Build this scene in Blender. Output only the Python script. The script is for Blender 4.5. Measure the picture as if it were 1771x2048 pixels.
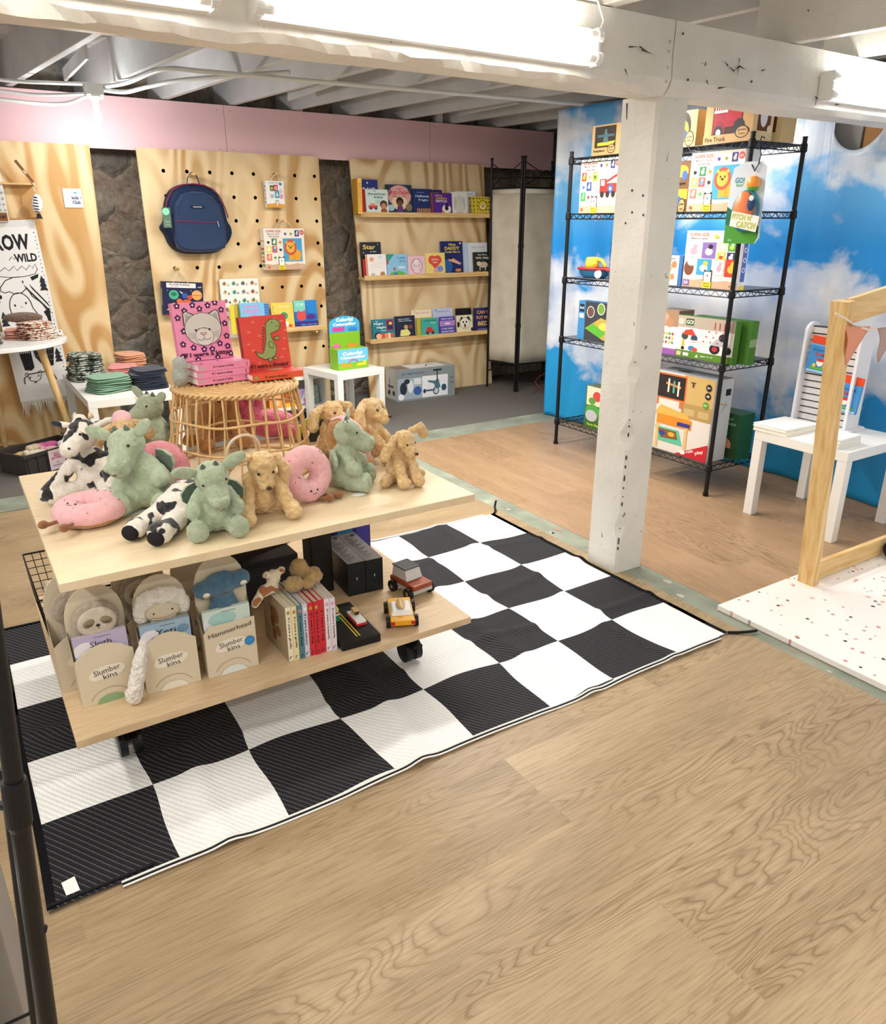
import bpy, bmesh, math, random
from mathutils import Vector, Matrix, Euler, noise
R=math.radians; PI=math.pi; rnd=random.Random(7)
sc=bpy.context.scene
for o in list(bpy.data.objects): bpy.data.objects.remove(o)
COL=sc.collection
# ---------- camera, world, exposure ----------
cd=bpy.data.cameras.new('camera'); cam=bpy.data.objects.new('camera',cd); COL.objects.link(cam); sc.camera=cam
F_PX,PITCH,ROLL,YAW,CH=1512.13,0.363006,0.001683,0.570087,1.492873
cd.sensor_fit='VERTICAL'; cd.sensor_height=24; cd.lens=24*F_PX/2048; cd.clip_start=.02
cp,sp,cy,sy=math.cos(PITCH),math.sin(PITCH),math.cos(YAW),math.sin(YAW)
fw=Vector((sy*cp,cy*cp,-sp)); rt=Vector((cy,-sy,0)); up=rt.cross(fw); c_,s_=math.cos(ROLL),math.sin(ROLL)
rr=c_*rt+s_*up; uu=-s_*rt+c_*up
mw=Matrix((rr,uu,-fw)).transposed().to_4x4(); mw.translation=(0,0,CH); cam.matrix_world=mw
w=bpy.data.worlds.new('world'); sc.world=w; w.use_nodes=True
w.node_tree.nodes['Background'].inputs[0].default_value=(1,.97,.93,1); w.node_tree.nodes['Background'].inputs[1].default_value=.34
sc.view_settings.view_transform='Standard'; sc.view_settings.look='None'; sc.view_settings.gamma=1; sc.view_settings.exposure=0.86
TUBE_E=15; BULB_E=14
def area(name,loc,sx,sy_,p,rot=(0,0,0),col=(1,.96,.9)):
    l=bpy.data.lights.new(name,'AREA'); l.shape='RECTANGLE'; l.size=sx; l.size_y=sy_; l.energy=p; l.color=col
    o=bpy.data.objects.new(name,l); COL.objects.link(o); o.location=loc; o.rotation_euler=rot; return o
# unseen fill lamps: tubes assumed behind and beside the camera, others added ahead
area('ceiling_fill_light',(1.0,-0.6,2.12),2.6,.12,20)
area('ceiling_fill_light',(-.9,1.0,2.1),.12,2.4,24)
area('ceiling_fill_light',(4.6,0.2,2.12),2.4,.12,18)
area('ceiling_fill_light',(2.9,3.3,2.16),2.4,.10,34)  # added lamp to brighten the book ledge panels, no fixture here
area('ceiling_fill_light',(1.9,4.2,2.2),2.6,.10,38)  # added to lift the back bay, stands for no real tube
# ---------- materials ----------
def s2l(c): return c/12.92 if c<=.04045 else ((c+.055)/1.055)**2.4
def hx(h):
    h=h.lstrip('#'); return tuple(s2l(int(h[i:i+2],16)/255) for i in (0,2,4))+(1,)
_m={}
def mat(h,rough=.6,metal=0,spec=.3,emit=0,bump=0,bscale=200,sheen=0,alpha=1,coat=0):
    k=(h,rough,metal,spec,emit,bump,bscale,sheen,alpha,coat)
    if k in _m: return _m[k]
    m=bpy.data.materials.new('m_'+h.strip('#')); m.use_nodes=True; nt=m.node_tree; b=nt.nodes['Principled BSDF']
    b.inputs['Base Color'].default_value=hx(h); b.inputs['Roughness'].default_value=rough; b.inputs['Metallic'].default_value=metal
    b.inputs['Specular IOR Level'].default_value=spec; b.inputs['Sheen Weight'].default_value=sheen; b.inputs['Coat Weight'].default_value=coat
    if emit: b.inputs['Emission Color'].default_value=hx(h); b.inputs['Emission Strength'].default_value=emit
    if bump:
        t=nt.nodes.new('ShaderNodeTexCoord'); n=nt.nodes.new('ShaderNodeTexNoise'); n.inputs['Scale'].default_value=bscale
        bp=nt.nodes.new('ShaderNodeBump'); bp.inputs['Strength'].default_value=bump; bp.inputs['Distance'].default_value=.005
        nt.links.new(t.outputs['Object'],n.inputs['Vector']); nt.links.new(n.outputs[0],bp.inputs['Height']); nt.links.new(bp.outputs[0],b.inputs['Normal'])
    _m[k]=m; return m
class NT:
    def __init__(s,name,rough=.6,spec=.3):
        s.m=bpy.data.materials.new(name); s.m.use_nodes=True; s.t=s.m.node_tree; s.b=s.t.nodes['Principled BSDF']
        s.b.inputs['Roughness'].default_value=rough; s.b.inputs['Specular IOR Level'].default_value=spec
        s.tc=s.n('TexCoord'); s.obj=s.tc.outputs['Object']
    def n(s,ty,**k):
        q=s.t.nodes.new('ShaderNode'+ty)
        for a,v in k.items(): setattr(q,a,v)
        return q
    def l(s,a,b): s.t.links.new(a,b)
    def mapping(s,scale=(1,1,1),rot=(0,0,0),loc=(0,0,0),src=None):
        q=s.n('Mapping'); q.inputs['Scale'].default_value=scale; q.inputs['Rotation'].default_value=rot; q.inputs['Location'].default_value=loc
        s.l(src or s.obj,q.inputs['Vector']); return q.outputs[0]
    def noise(s,vec,scale,detail=3,rough=.5,dist=0):
        q=s.n('TexNoise'); q.inputs['Scale'].default_value=scale; q.inputs['Detail'].default_value=detail; q.inputs['Roughness'].default_value=rough; q.inputs['Distortion'].default_value=dist
        s.l(vec,q.inputs['Vector']); return q.outputs[0]
    def wave(s,vec,scale,dist=0,det=2,dsc=1,prof='SIN',ty='BANDS',dirn='X'):
        q=s.n('TexWave'); q.wave_type=ty; q.wave_profile=prof
        if ty=='BANDS': q.bands_direction=dirn
        else: q.rings_direction=dirn
        for a,v in (('Scale',scale),('Distortion',dist),('Detail',det),('Detail Scale',dsc)): q.inputs[a].default_value=v
        s.l(vec,q.inputs['Vector']); return q.outputs['Fac']
    def ramp(s,fac,stops,interp='LINEAR'):
        q=s.n('ValToRGB'); e=q.color_ramp.elements; q.color_ramp.interpolation=interp
        while len(e)<len(stops): e.new(.5)
        for i,(p,c) in enumerate(stops):
            e[i].position=p; e[i].color=hx(c) if isinstance(c,str) else (c,c,c,1)
        s.l(fac,q.inputs[0]); return q.outputs[0]
    def math(s,op,a,b=None,c=None):
        q=s.n('Math',operation=op)
        for i,v in enumerate((a,b,c)):
            if v is None: continue
            if hasattr(v,'node'): s.l(v,q.inputs[i])
            else: q.inputs[i].default_value=v
        return q.outputs[0]
    def mix(s,f,a,b,bt='MIX'):
        q=s.n('Mix',data_type='RGBA',blend_type=bt)
        for i,v in ((0,f),(6,a),(7,b)):
            if hasattr(v,'node'): s.l(v,q.inputs[i])
            else: q.inputs[i].default_value=hx(v) if isinstance(v,str) else v
        return q.outputs[2]
    def bump(s,h,st=.3,d=.01):
        q=s.n('Bump'); q.inputs['Strength'].default_value=st; q.inputs['Distance'].default_value=d
        s.l(h,q.inputs['Height']); s.l(q.outputs[0],s.b.inputs['Normal'])
    def col(s,c): s.l(c,s.b.inputs['Base Color']); return s.m
def m_plywood(name,loc,c0='#dfbd88',c1='#f3dbae',c2='#cfa46c'):
    t=NT(name,.55); v=t.mapping((1,1,.28),loc=loc)
    n=t.noise(v,1.25,2.2,.45,.25); big=t.math('MULTIPLY',n,21)
    wv=t.math('FRACT',big); tri=t.math('ABSOLUTE',t.math('SUBTRACT',wv,.5))
    fine=t.noise(t.mapping((60,60,1.5),loc=loc),3,3)
    c=t.ramp(tri,((0,c2),(.14,c2),(.24,c0),(.38,c1),(.5,c1)))
    blot=t.noise(t.mapping((1,1,.5),loc=loc),2.2,2)
    c=t.mix(t.ramp(blot,((.38,.0),(.64,.8))),c,c1)
    c=t.mix(t.math('MULTIPLY',fine,.22),c,c2); return t.col(c)
PLY=[m_plywood('plywood_one',(3,0,1),'#dcb882','#efd5a4','#cb9c5f'),m_plywood('plywood_two',(9,4,2.5),'#dcba86','#efd6a8','#c89b62'),m_plywood('plywood_three',(-5,2,7),'#d9bb8c','#ecd6ac','#b98f5c')]
def m_planks(name,c0,c1,c2,plen,pw,rotz,off):
    t=NT(name,.42,.35); v=t.mapping((1,1,1),(0,0,rotz),off)
    br=t.n('TexBrick'); br.offset=.37; br.squash=1
    for a,q in (('Scale',1),('Brick Width',plen),('Row Height',pw),('Mortar Size',.0012),('Mortar Smooth',.2),('Bias',0)): br.inputs[a].default_value=q
    br.inputs['Color1'].default_value=(0,0,0,1); br.inputs['Color2'].default_value=(1,1,1,1); br.inputs['Mortar'].default_value=(.5,.5,.5,1); t.l(v,br.inputs['Vector'])
    sep=t.n('SeparateColor'); t.l(br.outputs['Color'],sep.inputs[0]); rv=sep.outputs[0]
    cx=t.n('CombineXYZ'); t.l(t.math('MULTIPLY',rv,11.),cx.inputs[2])
    ad=t.n('VectorMath',operation='ADD'); t.l(v,ad.inputs[0]); t.l(cx.outputs[0],ad.inputs[1])
    mp=t.mapping((.7,4.2,1),src=ad.outputs[0])
    n=t.noise(mp,1.25,3.2,.45,.35); wv=t.math('FRACT',t.math('MULTIPLY',n,34)); tri=t.math('ABSOLUTE',t.math('SUBTRACT',wv,.5))
    mask=t.ramp(t.noise(t.mapping((.5,2.4,1),src=ad.outputs[0],loc=(3,1,0)),1.2,1),((.42,0.),(.66,1.)))
    line=t.ramp(tri,((0,1.),(.14,.3),(.5,0.)))
    fine=t.noise(t.mapping((5,120,1),src=ad.outputs[0]),1.6,4,.6)
    broad=t.noise(t.mapping((.8,3.4,1),src=ad.outputs[0]),1.6,4)
    c=t.mix(t.ramp(broad,((.3,0.),(.72,1.))),c0,c1)
    c=t.mix(t.math('MULTIPLY',t.math('MULTIPLY',line,mask),.72),c,c2)
    c=t.mix(t.ramp(fine,((.46,0.),(.8,.7))),c,c2)
    c=t.mix(t.math('MULTIPLY',rv,.10),c,c2)
    c=t.mix(t.math('MULTIPLY',br.outputs['Fac'],.12),c,'#6f5a45')
    t.bump(t.math('ADD',fine,t.math('MULTIPLY',line,.3)),.08,.002); return t.col(c)
FLOORM=m_planks('oak_planks','#9f896a','#baa280','#6c5739',1.83,.30,0,(0,.04,0))
FLOORR=m_planks('brown_planks','#a38464','#b39472','#775c44',1.22,.18,R(90),(.3,.05,0))
def m_noisy(name,stops,scale=6,det=5,rough=.8,bump=.3,bscale=60,bd=.004,stretch=(1,1,1)):
    t=NT(name,rough); c=t.ramp(t.noise(t.mapping(stretch),scale,det),stops); t.bump(t.noise(t.obj,bscale,4),bump,bd); return t.col(c)
CONC=m_noisy('green_concrete',((.3,'#7b8273'),(.62,'#979c8b'),(.72,'#a9ab9b')),5,6,.75,.15)
CARPET=m_noisy('grey_carpet',((.35,'#5d5a56'),(.6,'#77736d')),260,3,.95,.6,400,.004)
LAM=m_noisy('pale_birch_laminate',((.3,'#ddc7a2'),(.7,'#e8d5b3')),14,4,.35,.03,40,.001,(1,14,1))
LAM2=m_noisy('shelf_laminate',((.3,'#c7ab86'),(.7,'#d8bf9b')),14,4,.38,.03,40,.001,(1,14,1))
PINE=m_noisy('pine',((.32,'#d3a565'),(.5,'#e3bf83'),(.72,'#ecd09b')),7,4,.5,.08,50,.001,(7,7,.6))
PINEX=m_noisy('pine_across',((.32,'#d3a565'),(.5,'#e3bf83'),(.72,'#ecd09b')),7,4,.5,.08,50,.001,(.6,7,7))
def m_paint():
    t=NT('old_white_paint',.5,.35); n=t.noise(t.mapping((1,1,1)),2.5,6,.6)
    c=t.ramp(n,((.28,'#dcd9cf'),(.5,'#e9e6dd'),(.75,'#f1efe8')))
    sp=t.noise(t.mapping((1,1,1),loc=(4,4,4)),26,2,.5)
    c=t.mix(t.ramp(sp,((.735,0.),(.76,.8))),c,'#6d6256')
    t.bump(t.math('ADD',t.noise(t.obj,7,8,.65),t.math('MULTIPLY',t.noise(t.mapping((2,2,8)),3,3),.12)),.55,.012); return t.col(c)
PAINT=m_paint()
JOISTP=m_noisy('joist_paint',((.3,'#bcbdbd'),(.7,'#d3d3d0')),3,6,.6,.4,12,.01)
def m_stone():
    t=NT('fieldstone',.85,.2); wn=t.noise(t.obj,2.2,3); 
    ad=t.n('VectorMath',operation='MULTIPLY_ADD'); q=t.n('TexNoise'); q.inputs['Scale'].default_value=4; t.l(t.obj,q.inputs['Vector'])
    t.l(q.outputs['Color'],ad.inputs[0]); ad.inputs[1].default_value=(.18,.18,.18); t.l(t.obj,ad.inputs[2])
    vo=t.n('TexVoronoi'); vo.inputs['Scale'].default_value=5.2; t.l(ad.outputs[0],vo.inputs['Vector'])
    ve=t.n('TexVoronoi',feature='DISTANCE_TO_EDGE'); ve.inputs['Scale'].default_value=5.2; t.l(ad.outputs[0],ve.inputs['Vector'])
    sep=t.n('SeparateColor'); t.l(vo.outputs['Color'],sep.inputs[0])
    c=t.ramp(sep.outputs[0],((0,'#857e77'),(.3,'#ab9d8c'),(.55,'#b89e86'),(.8,'#8d908b'),(1,'#c4b8a8')))
    c=t.mix(t.ramp(t.noise(t.obj,22,6,.7),((.40,0.),(.78,.75))),c,'#47423d')
    e=t.math('MULTIPLY',t.ramp(ve.outputs['Distance'],((.0,1.),(.16,0.))),t.ramp(t.noise(t.obj,3,2),((.35,.25),(.6,.9))))
    c=t.mix(e,c,t.ramp(t.noise(t.obj,30,5),((.3,'#8a7f70'),(.7,'#c2b59e'))))
    h=t.math('ADD',t.math('MULTIPLY',t.math('MINIMUM',ve.outputs['Distance'],.2),2.2),t.math('MULTIPLY',t.noise(t.obj,18,8,.7),.45))
    t.bump(h,1,.07); return t.col(c)
STONE=m_stone()
def m_fur(h,h2=None,curl=0,spots=None):
    t=NT('fur_'+h.strip('#'),.95,.1); t.b.inputs['Sheen Weight'].default_value=.35; t.b.inputs['Sheen Roughness'].default_value=.6
    n=t.noise(t.obj,55 if not curl else 42,5,.7,.6)
    c=t.ramp(n,((.33,h2 or h),(.66,h)))
    if spots:
        s=t.noise(t.mapping((1,1,1),loc=(1.3,.4,2.2)),23,1.5,.4); c=t.mix(t.ramp(s,((.545,0.),(.565,1.))),c,spots)
    f=t.noise(t.obj,240,4,.7); 
    if curl:
        v=t.n('TexVoronoi'); v.inputs['Scale'].default_value=75; t.l(t.obj,v.inputs['Vector']); t.bump(t.math('ADD',t.math('MULTIPLY',v.outputs['Distance'],-1.2),t.math('MULTIPLY',f,.4)),.9,.006)
    else: t.bump(t.math('ADD',f,t.math('MULTIPLY',n,.7)),.7,.004)
    return t.col(c)
GREENF=m_fur('#b8c4a6','#98a88a'); TANF=m_fur('#ebcb95','#d4ab70',1); TAND=m_fur('#c48d52','#a4703a',1); COWF=m_fur('#f3ece0','#e2d8ca',0,'#17161a')
PINKF=m_fur('#ec9ea6','#de848e'); PINKL=m_fur('#f4c1c3','#eba9ae'); HOTP=m_fur('#e67699','#cd5a80'); GREYF=m_fur('#b9bab4','#98a096'); WHITEF=m_fur('#f0ece2','#d8d3c6',1)
SLOTHF=m_fur('#b3a592','#978977'); SLOTHL=m_fur('#d6cbb8','#c3b7a3'); BLUEF=m_fur('#4d7790','#3a6079'); DOUGH=m_fur('#c99755','#b88141'); BOOT=m_fur('#9c6437','#855028')
GREEND=m_fur('#5f7361','#4c5f50'); BLACKF=m_fur('#23231f','#151513'); LIMEF=m_fur('#bccb3c','#a5b52c'); GIRF=m_fur('#efe4cc','#e2d2b2',0,'#a8683a')
def m_pattern(name,base,spotc,scale,thr=.5,base2=None):
    t=NT(name,.85); n=t.noise(t.obj,scale,2,.5,.3); c=t.mix(t.ramp(n,((thr,0.),(thr+.03,1.))),base,spotc)
    if base2: c=t.mix(t.ramp(t.noise(t.mapping(loc=(5,5,5)),scale*.8,2),((.58,0.),(.61,1.))),c,base2)
    t.bump(t.noise(t.obj,40,3),.3,.003); return t.col(c)
CAMO=m_pattern('camo_cloth','#b9bdb4','#394238',34,.5,'#7e8679'); CHEETAH=m_pattern('brown_spot_cloth','#f0e4d6','#a9573a',48,.5); SPOTB=m_pattern('black_spot_cloth','#efe6da','#4a3a34',60,.55)
BLACK=mat('#141416',.45); BLACKM=mat('#161718',.38,.3,.5); WHITE=mat('#f1efea',.4); WHITEP=mat('#efeee9',.3,0,.4); PAGES=mat('#f2ede0',.8)
RATTAN=mat('#dcb680',.55,0,.3,0,.4,120); SCREW=mat('#26221f',.5)
# ---------- mesh building ----------
class MB:
    def __init__(s): s.v=[]; s.f=[]; s.mi=[]; s.ms=[]; s.X=None
    def mid(s,m):
        if m not in s.ms: s.ms.append(m)
        return s.ms.index(m)
    def add(s,vs,fs,m):
        o=len(s.v); k=s.mid(m)
        for v in vs:
            v=Vector(v); s.v.append(s.X@v if s.X else v)
        for f in fs: s.f.append([i+o for i in f]); s.mi.append(k)
    def box(s,a,b,m):
        x0,y0,z0=a; x1,y1,z1=b
        s.add([(x0,y0,z0),(x1,y0,z0),(x1,y1,z0),(x0,y1,z0),(x0,y0,z1),(x1,y0,z1),(x1,y1,z1),(x0,y1,z1)],[(0,3,2,1),(4,5,6,7),(0,1,5,4),(1,2,6,5),(2,3,7,6),(3,0,4,7)],m)
    def rbox(s,a,b,m,r=.004,n=2):
        bm=bmesh.new(); bmesh.ops.create_cube(bm,size=1)
        d=[b[i]-a[i] for i in range(3)]; c=[(b[i]+a[i])/2 for i in range(3)]
        for v in bm.verts: v.co=Vector([v.co[i]*d[i]+c[i] for i in range(3)])
        bmesh.ops.bevel(bm,geom=bm.edges[:],offset=r,segments=n,profile=.6,affect='EDGES')
        s.frombm(bm,m)
    def frombm(s,bm,m):
        bm.verts.ensure_lookup_table(); bm.verts.index_update(); s.add([v.co.copy() for v in bm.verts],[[v.index for v in f.verts] for f in bm.faces],m); bm.free()
    def prism(s,poly,y0,y1,m,m2=None):  # poly in (x,z), counter-clockwise seen from -y
        n=len(poly); s.add([(x,y0,z) for x,z in poly],[list(range(n))],m)
        vs=[(x,y0,z) for x,z in poly]+[(x,y1,z) for x,z in poly]
        s.add(vs,[list(range(2*n-1,n-1,-1))]+[(i,i+n,(i+1)%n+n,(i+1)%n) for i in range(n)],m2 or m)
    def zprism(s,poly,z0,z1,m):
        n=len(poly); vs=[(x,y,z0) for x,y in poly]+[(x,y,z1) for x,y in poly]
        s.add(vs,[list(range(n-1,-1,-1)),list(range(n,2*n))]+[(i,(i+1)%n,(i+1)%n+n,i+n) for i in range(n)],m)
    def tube(s,pts,r,m,n=8,close=False):
        pts=[Vector(p) for p in pts]; N=len(pts); rs=r if isinstance(r,(list,tuple)) else [r]*N; vs=[]; 
        t0=(pts[1]-pts[0]).normalized(); nrm=t0.orthogonal().normalized()
        for i,p in enumerate(pts):
            if close: t=(pts[(i+1)%N]-pts[i-1]).normalized()
            else: t=(pts[min(i+1,N-1)]-pts[max(i-1,0)]).normalized()
            nrm=(nrm-t*nrm.dot(t)).normalized(); b=t.cross(nrm)
            for k in range(n): a=2*PI*k/n; vs.append(p+(nrm*math.cos(a)+b*math.sin(a))*rs[i])
        fs=[]
        for i in range(N if close else N-1):
            j=(i+1)%N
            for k in range(n): fs.append((i*n+k,i*n+(k+1)%n,j*n+(k+1)%n,j*n+k))
        if not close: fs.append(list(range(n-1,-1,-1))); fs.append(list(range((N-1)*n,N*n)))
        s.add(vs,fs,m)
    def cyl(s,p,q,r,m,n=16,r2=None): s.tube([p,q],[r,r if r2 is None else r2],m,n)
    def lathe(s,prof,m,n=24,c=(0,0,0)):
        vs=[];fs=[]
        for (r,z) in prof:
            for k in range(n): a=2*PI*k/n; vs.append((c[0]+r*math.cos(a),c[1]+r*math.sin(a),c[2]+z))
        for i in range(len(prof)-1):
            for k in range(n): fs.append((i*n+k,i*n+(k+1)%n,(i+1)*n+(k+1)%n,(i+1)*n+k))
        fs.append(list(range(n-1,-1,-1))); fs.append(list(range((len(prof)-1)*n,len(prof)*n))); s.add(vs,fs,m)
    def ell(s,c,r,m,rot=(0,0,0),u=16,v=10):
        E_=Euler(rot).to_matrix(); vs=[];fs=[]
        for j in range(v+1):
            th=PI*j/v
            for i in range(u):
                ph=2*PI*i/u; vs.append(Vector(c)+E_@Vector((r[0]*math.sin(th)*math.cos(ph),r[1]*math.sin(th)*math.sin(ph),r[2]*math.cos(th))))
        for j in range(v):
            for i in range(u): fs.append((j*u+i,(j+1)*u+i,(j+1)*u+(i+1)%u,j*u+(i+1)%u))
        s.add(vs,fs,m)
    def torus(s,c,R_,r,m,rot=(0,0,0),n=32,k=10,sc_=(1,1,1)):
        E_=Euler(rot).to_matrix(); s.tube([Vector(c)+E_@Vector((R_*sc_[0]*math.cos(2*PI*i/n),R_*sc_[1]*math.sin(2*PI*i/n),0)) for i in range(n)],r,m,k,True)
    def build(s,name,parent=None,loc=(0,0,0),rot=(0,0,0),smooth=False,bevel=0,label=None):
        me=bpy.data.meshes.new(name); me.from_pydata([tuple(v) for v in s.v],[],s.f)
        for m in s.ms: me.materials.append(m)
        me.polygons.foreach_set('material_index',s.mi)
        if smooth: me.polygons.foreach_set('use_smooth',[True]*len(me.polygons))
        me.update(); o=bpy.data.objects.new(name,me); COL.objects.link(o); o.location=loc; o.rotation_euler=rot
        if parent: o.parent=parent
        if bevel:
            b=o.modifiers.new('bevel','BEVEL'); b.width=bevel; b.segments=2; b.limit_method='ANGLE'
        if label: o['label']=label
        return o
def tag(o,label,cat,group=None,kind=None):
    o['label']=label; o['category']=cat
    if group: o['group']=group
    if kind: o['kind']=kind
    return o
def struct(o): o['kind']='structure'; return o
def empty(name,label,cat,loc=(0,0,0),rot=(0,0,0),group=None):
    o=bpy.data.objects.new(name,None); COL.objects.link(o); o.empty_display_size=.05; o.location=loc; o.rotation_euler=rot; return tag(o,label,cat,group)
def dup(src,label=None,loc=None,rot=None,parent=None,group=None):
    o=src.copy(); COL.objects.link(o)
    if parent: o.parent=parent
    if label: o['label']=label
    if group: o['group']=group
    if loc is not None: o.location=loc
    if rot is not None: o.rotation_euler=rot
    for c in src.children: dup(c,parent=o)
    return o
# ---------- flat print artwork on a face looking to -y ----------
_tx={}
def textmesh(s,bold):
    k=(s,bold)
    if k in _tx: return _tx[k]
    c=bpy.data.curves.new('t','FONT'); c.body=s; c.size=1; c.align_x='CENTER'; c.resolution_u=2; c.offset=bold; c.space_line=.85
    o=bpy.data.objects.new('t',c); me=bpy.data.meshes.new_from_object(o)
    vs=[v.co.copy() for v in me.vertices]; fs=[list(p.vertices) for p in me.polygons]
    bpy.data.objects.remove(o); bpy.data.curves.remove(c); bpy.data.meshes.remove(me)
    if vs:
        x0=min(v.x for v in vs);x1=max(v.x for v in vs);y0=min(v.y for v in vs);y1=max(v.y for v in vs)
        vs=[((v.x-(x0+x1)/2),(v.y-(y0+y1)/2)) for v in vs]; sz=(x1-x0,y1-y0)
    else: sz=(1,1)
    _tx[k]=(vs,fs,sz); return _tx[k]
def prt(mb,w,h,items,y=-.0004,dy=.00025,x0=0,z0=0):
    """items in fractions of w,h (origin lower left of the face)"""
    L=0; dy=min(dy,.004/max(1,len(items)))
    for it in items:
        k=it[0]; L+=1; yy=y-dy*L
        pt=lambda u,v:(x0+u*w,yy,z0+v*h)
        if k=='R': _,a,b,c,d,col=it; mb.add([pt(a,b),pt(c,b),pt(c,d),pt(a,d)],[(0,1,2,3)],mat(col))
        elif k=='E':
            _,u,v,rx,ry,col=it[:6]; ro=it[6] if len(it)>6 else 0; n=20; vs=[]
            for i in range(n):
                a=2*PI*i/n; ex,ez=rx*w*math.cos(a),ry*h*math.sin(a); vs.append((min(max(x0+u*w+ex*math.cos(ro)-ez*math.sin(ro),x0),x0+w),yy,min(max(z0+v*h+ex*math.sin(ro)+ez*math.cos(ro),z0),z0+h)))
            mb.add(vs,[list(range(n))],mat(col))
        elif k=='P': mb.add([pt(*q) for q in it[1]],[list(range(len(it[1])))],mat(it[2]))
        elif k=='L':
            _,ps,lw,col=it; q=[(x0+a*w,z0+b*h) for a,b in ps]; lw*=w; vs=[];fs=[]
            for i,(a,b) in enumerate(q):
                p0=q[max(i-1,0)];p1=q[min(i+1,len(q)-1)]; dx,dz=p1[0]-p0[0],p1[1]-p0[1]; l=math.hypot(dx,dz) or 1
                nx,nz=-dz/l*lw/2,dx/l*lw/2; vs+=[(a-nx,yy,b-nz),(a+nx,yy,b+nz)]
            for i in range(len(q)-1): fs.append((2*i,2*i+2,2*i+3,2*i+1))
            mb.add(vs,fs,mat(col))
        elif k=='T':
            _,st,u,v,tw,th,col=it[:7]; ro=it[7] if len(it)>7 else 0; bo=it[8] if len(it)>8 else .025
            vs,fs,sz=textmesh(st,bo); sx,sz_=tw*w/sz[0],th*h/sz[1]
            mb.add([(x0+u*w+a*sx*math.cos(ro)-b*sz_*math.sin(ro),yy,z0+v*h+a*sx*math.sin(ro)+b*sz_*math.cos(ro)) for a,b in vs],fs,mat(col))
        elif k=='F': # flower
            _,u,v,r,col,cc=it
            for i in range(5):
                a=2*PI*i/5+.3; prt(mb,w,h,[('E',u+r*math.cos(a),v+r*math.sin(a)*w/h,r*.62,r*.62*w/h,col)],yy,0,x0,z0)
            prt(mb,w,h,[('E',u,v,r*.45,r*.45*w/h,cc)],yy-.0002,0,x0,z0)
def arc(u,v,rx,ry,a0,a1,n=14): return [(u+rx*math.cos(a0+(a1-a0)*i/n),v+ry*math.sin(a0+(a1-a0)*i/n)) for i in range(n+1)]
def book(label,w,h,t,cover,items=(),loc=(0,0,0),rz=0,tilt=0,spine=None,group=None,name='picture_book',flat=False,spi=(),rx=None):
    """upright book, front cover to -y, spine at -x ; base centre of front at origin"""
    r=(-tilt,0,rz) if rx is None else (rx,0,rz)
    e=empty(name,label,'book',loc,r,group); cm=mat(cover,.35,0,.4); sm=mat(spine or cover,.35,0,.4)
    b=MB(); b.box((-w/2,0,0),(w/2,.002,h),cm); b.box((-w/2,t-.002,0),(w/2,t,h),cm); b.box((-w/2,.002,0),(-w/2+.002,t-.002,h),sm)
    prt(b,w,h,items,0,.0003,-w/2,0)
    if spi:
        q=MB(); prt(q,t,h,spi,0,.0003); X=Matrix.Translation((-w/2,t,0))@Matrix.Rotation(-PI/2,4,'Z'); b.X=X
        for m in q.ms:
            k=q.ms.index(m); b.add(q.v,[f for f,i in zip(q.f,q.mi) if i==k],m)
        b.X=None
    b.build('cover',e); p=MB(); p.box((-w/2+.002,.002,.002),(w/2-.003,t-.002,h-.002),PAGES)
    for i in range(3): p.box((-w/2+.003,.002+(t-.004)*(i+.8)/4,.001),(w/2-.0025,.0026+(t-.004)*(i+.8)/4,h-.0012),mat('#b9b2a2'))
    p.build('pages',e); return e
def carton(label,w,h,d,front,side,items=(),loc=(0,0,0),rot=(0,0,0),group=None,name='toy_box',cat='box',sitems=(),titems=(),rs=None,top=None,parts=()):
    """box, front to -y, origin base front-left corner"""
    b=MB(); b.box((0,0,0),(w,d,h),mat(side,.45)); fm=mat(front,.4,0,.4)
    b.add([(0,-.0002,0),(w,-.0002,0),(w,-.0002,h),(0,-.0002,h)],[(0,1,2,3)],fm)
    b.add([(0,0,h+.0002),(w,0,h+.0002),(w,d,h+.0002),(0,d,h+.0002)],[(0,1,2,3)],mat(top or side,.45))
    prt(b,w,h,items,-.0004,.0003)
    def side_(its,X,ww,hh):
        q=MB(); prt(q,ww,hh,its,-.0003,.0003); b.X=X
        for k,m in enumerate(q.ms): b.add(q.v,[f for f,i in zip(q.f,q.mi) if i==k],m)
        b.X=None
    if sitems: side_(sitems,Matrix.Translation((0,d,0))@Matrix.Rotation(-PI/2,4,'Z'),d,h)      # left (-x) face
    if rs: side_(rs,Matrix.Translation((w,0,0))@Matrix.Rotation(PI/2,4,'Z'),d,h)               # right face
    if titems: side_(titems,Matrix.Translation((0,0,h))@Matrix.Rotation(-PI/2,4,'X'),w,d)      # top
    return tag(b.build(name,None,loc,rot),label,cat,group)
# ================= THE SETTING =================
def slab(name,a,b,m,**k):
    q=MB(); q.box(a,b,m); return struct(q.build(name,**k))
slab('floor',(-2.5,-1.8,-.04),(2.405,4.60,0),FLOORM)
slab('floor',(2.53,-1.8,-.04),(6.4,4.62,0),FLOORR)
slab('floor',(2.4055,-1.8,-.04),(2.5295,4.62,-.001),CONC)
slab('floor',(-2.5,4.6205,-.04),(6.4,4.87,-.0015),CONC)
slab('floor',(-2.5,4.87,-.04),(6.4,6.75,0),CARPET)
# wear marks where the concrete was chipped and patched
q=MB(); rnd.seed(4)
for i in range(16):
    x=2.42+rnd.random()*.09; y=1.1+rnd.random()*2.6; r=.006+rnd.random()*.012
    q.add([(x+r*(1+rnd.random())*math.cos(a)*.6,y+r*(1+rnd.random())*math.sin(a),.0002) for a in [k*PI/4 for k in range(8)]],[list(range(8))],mat('#b7b6a6' if i%2 else '#a08a78',.8))
struct(q.build('trim_1'))
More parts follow.
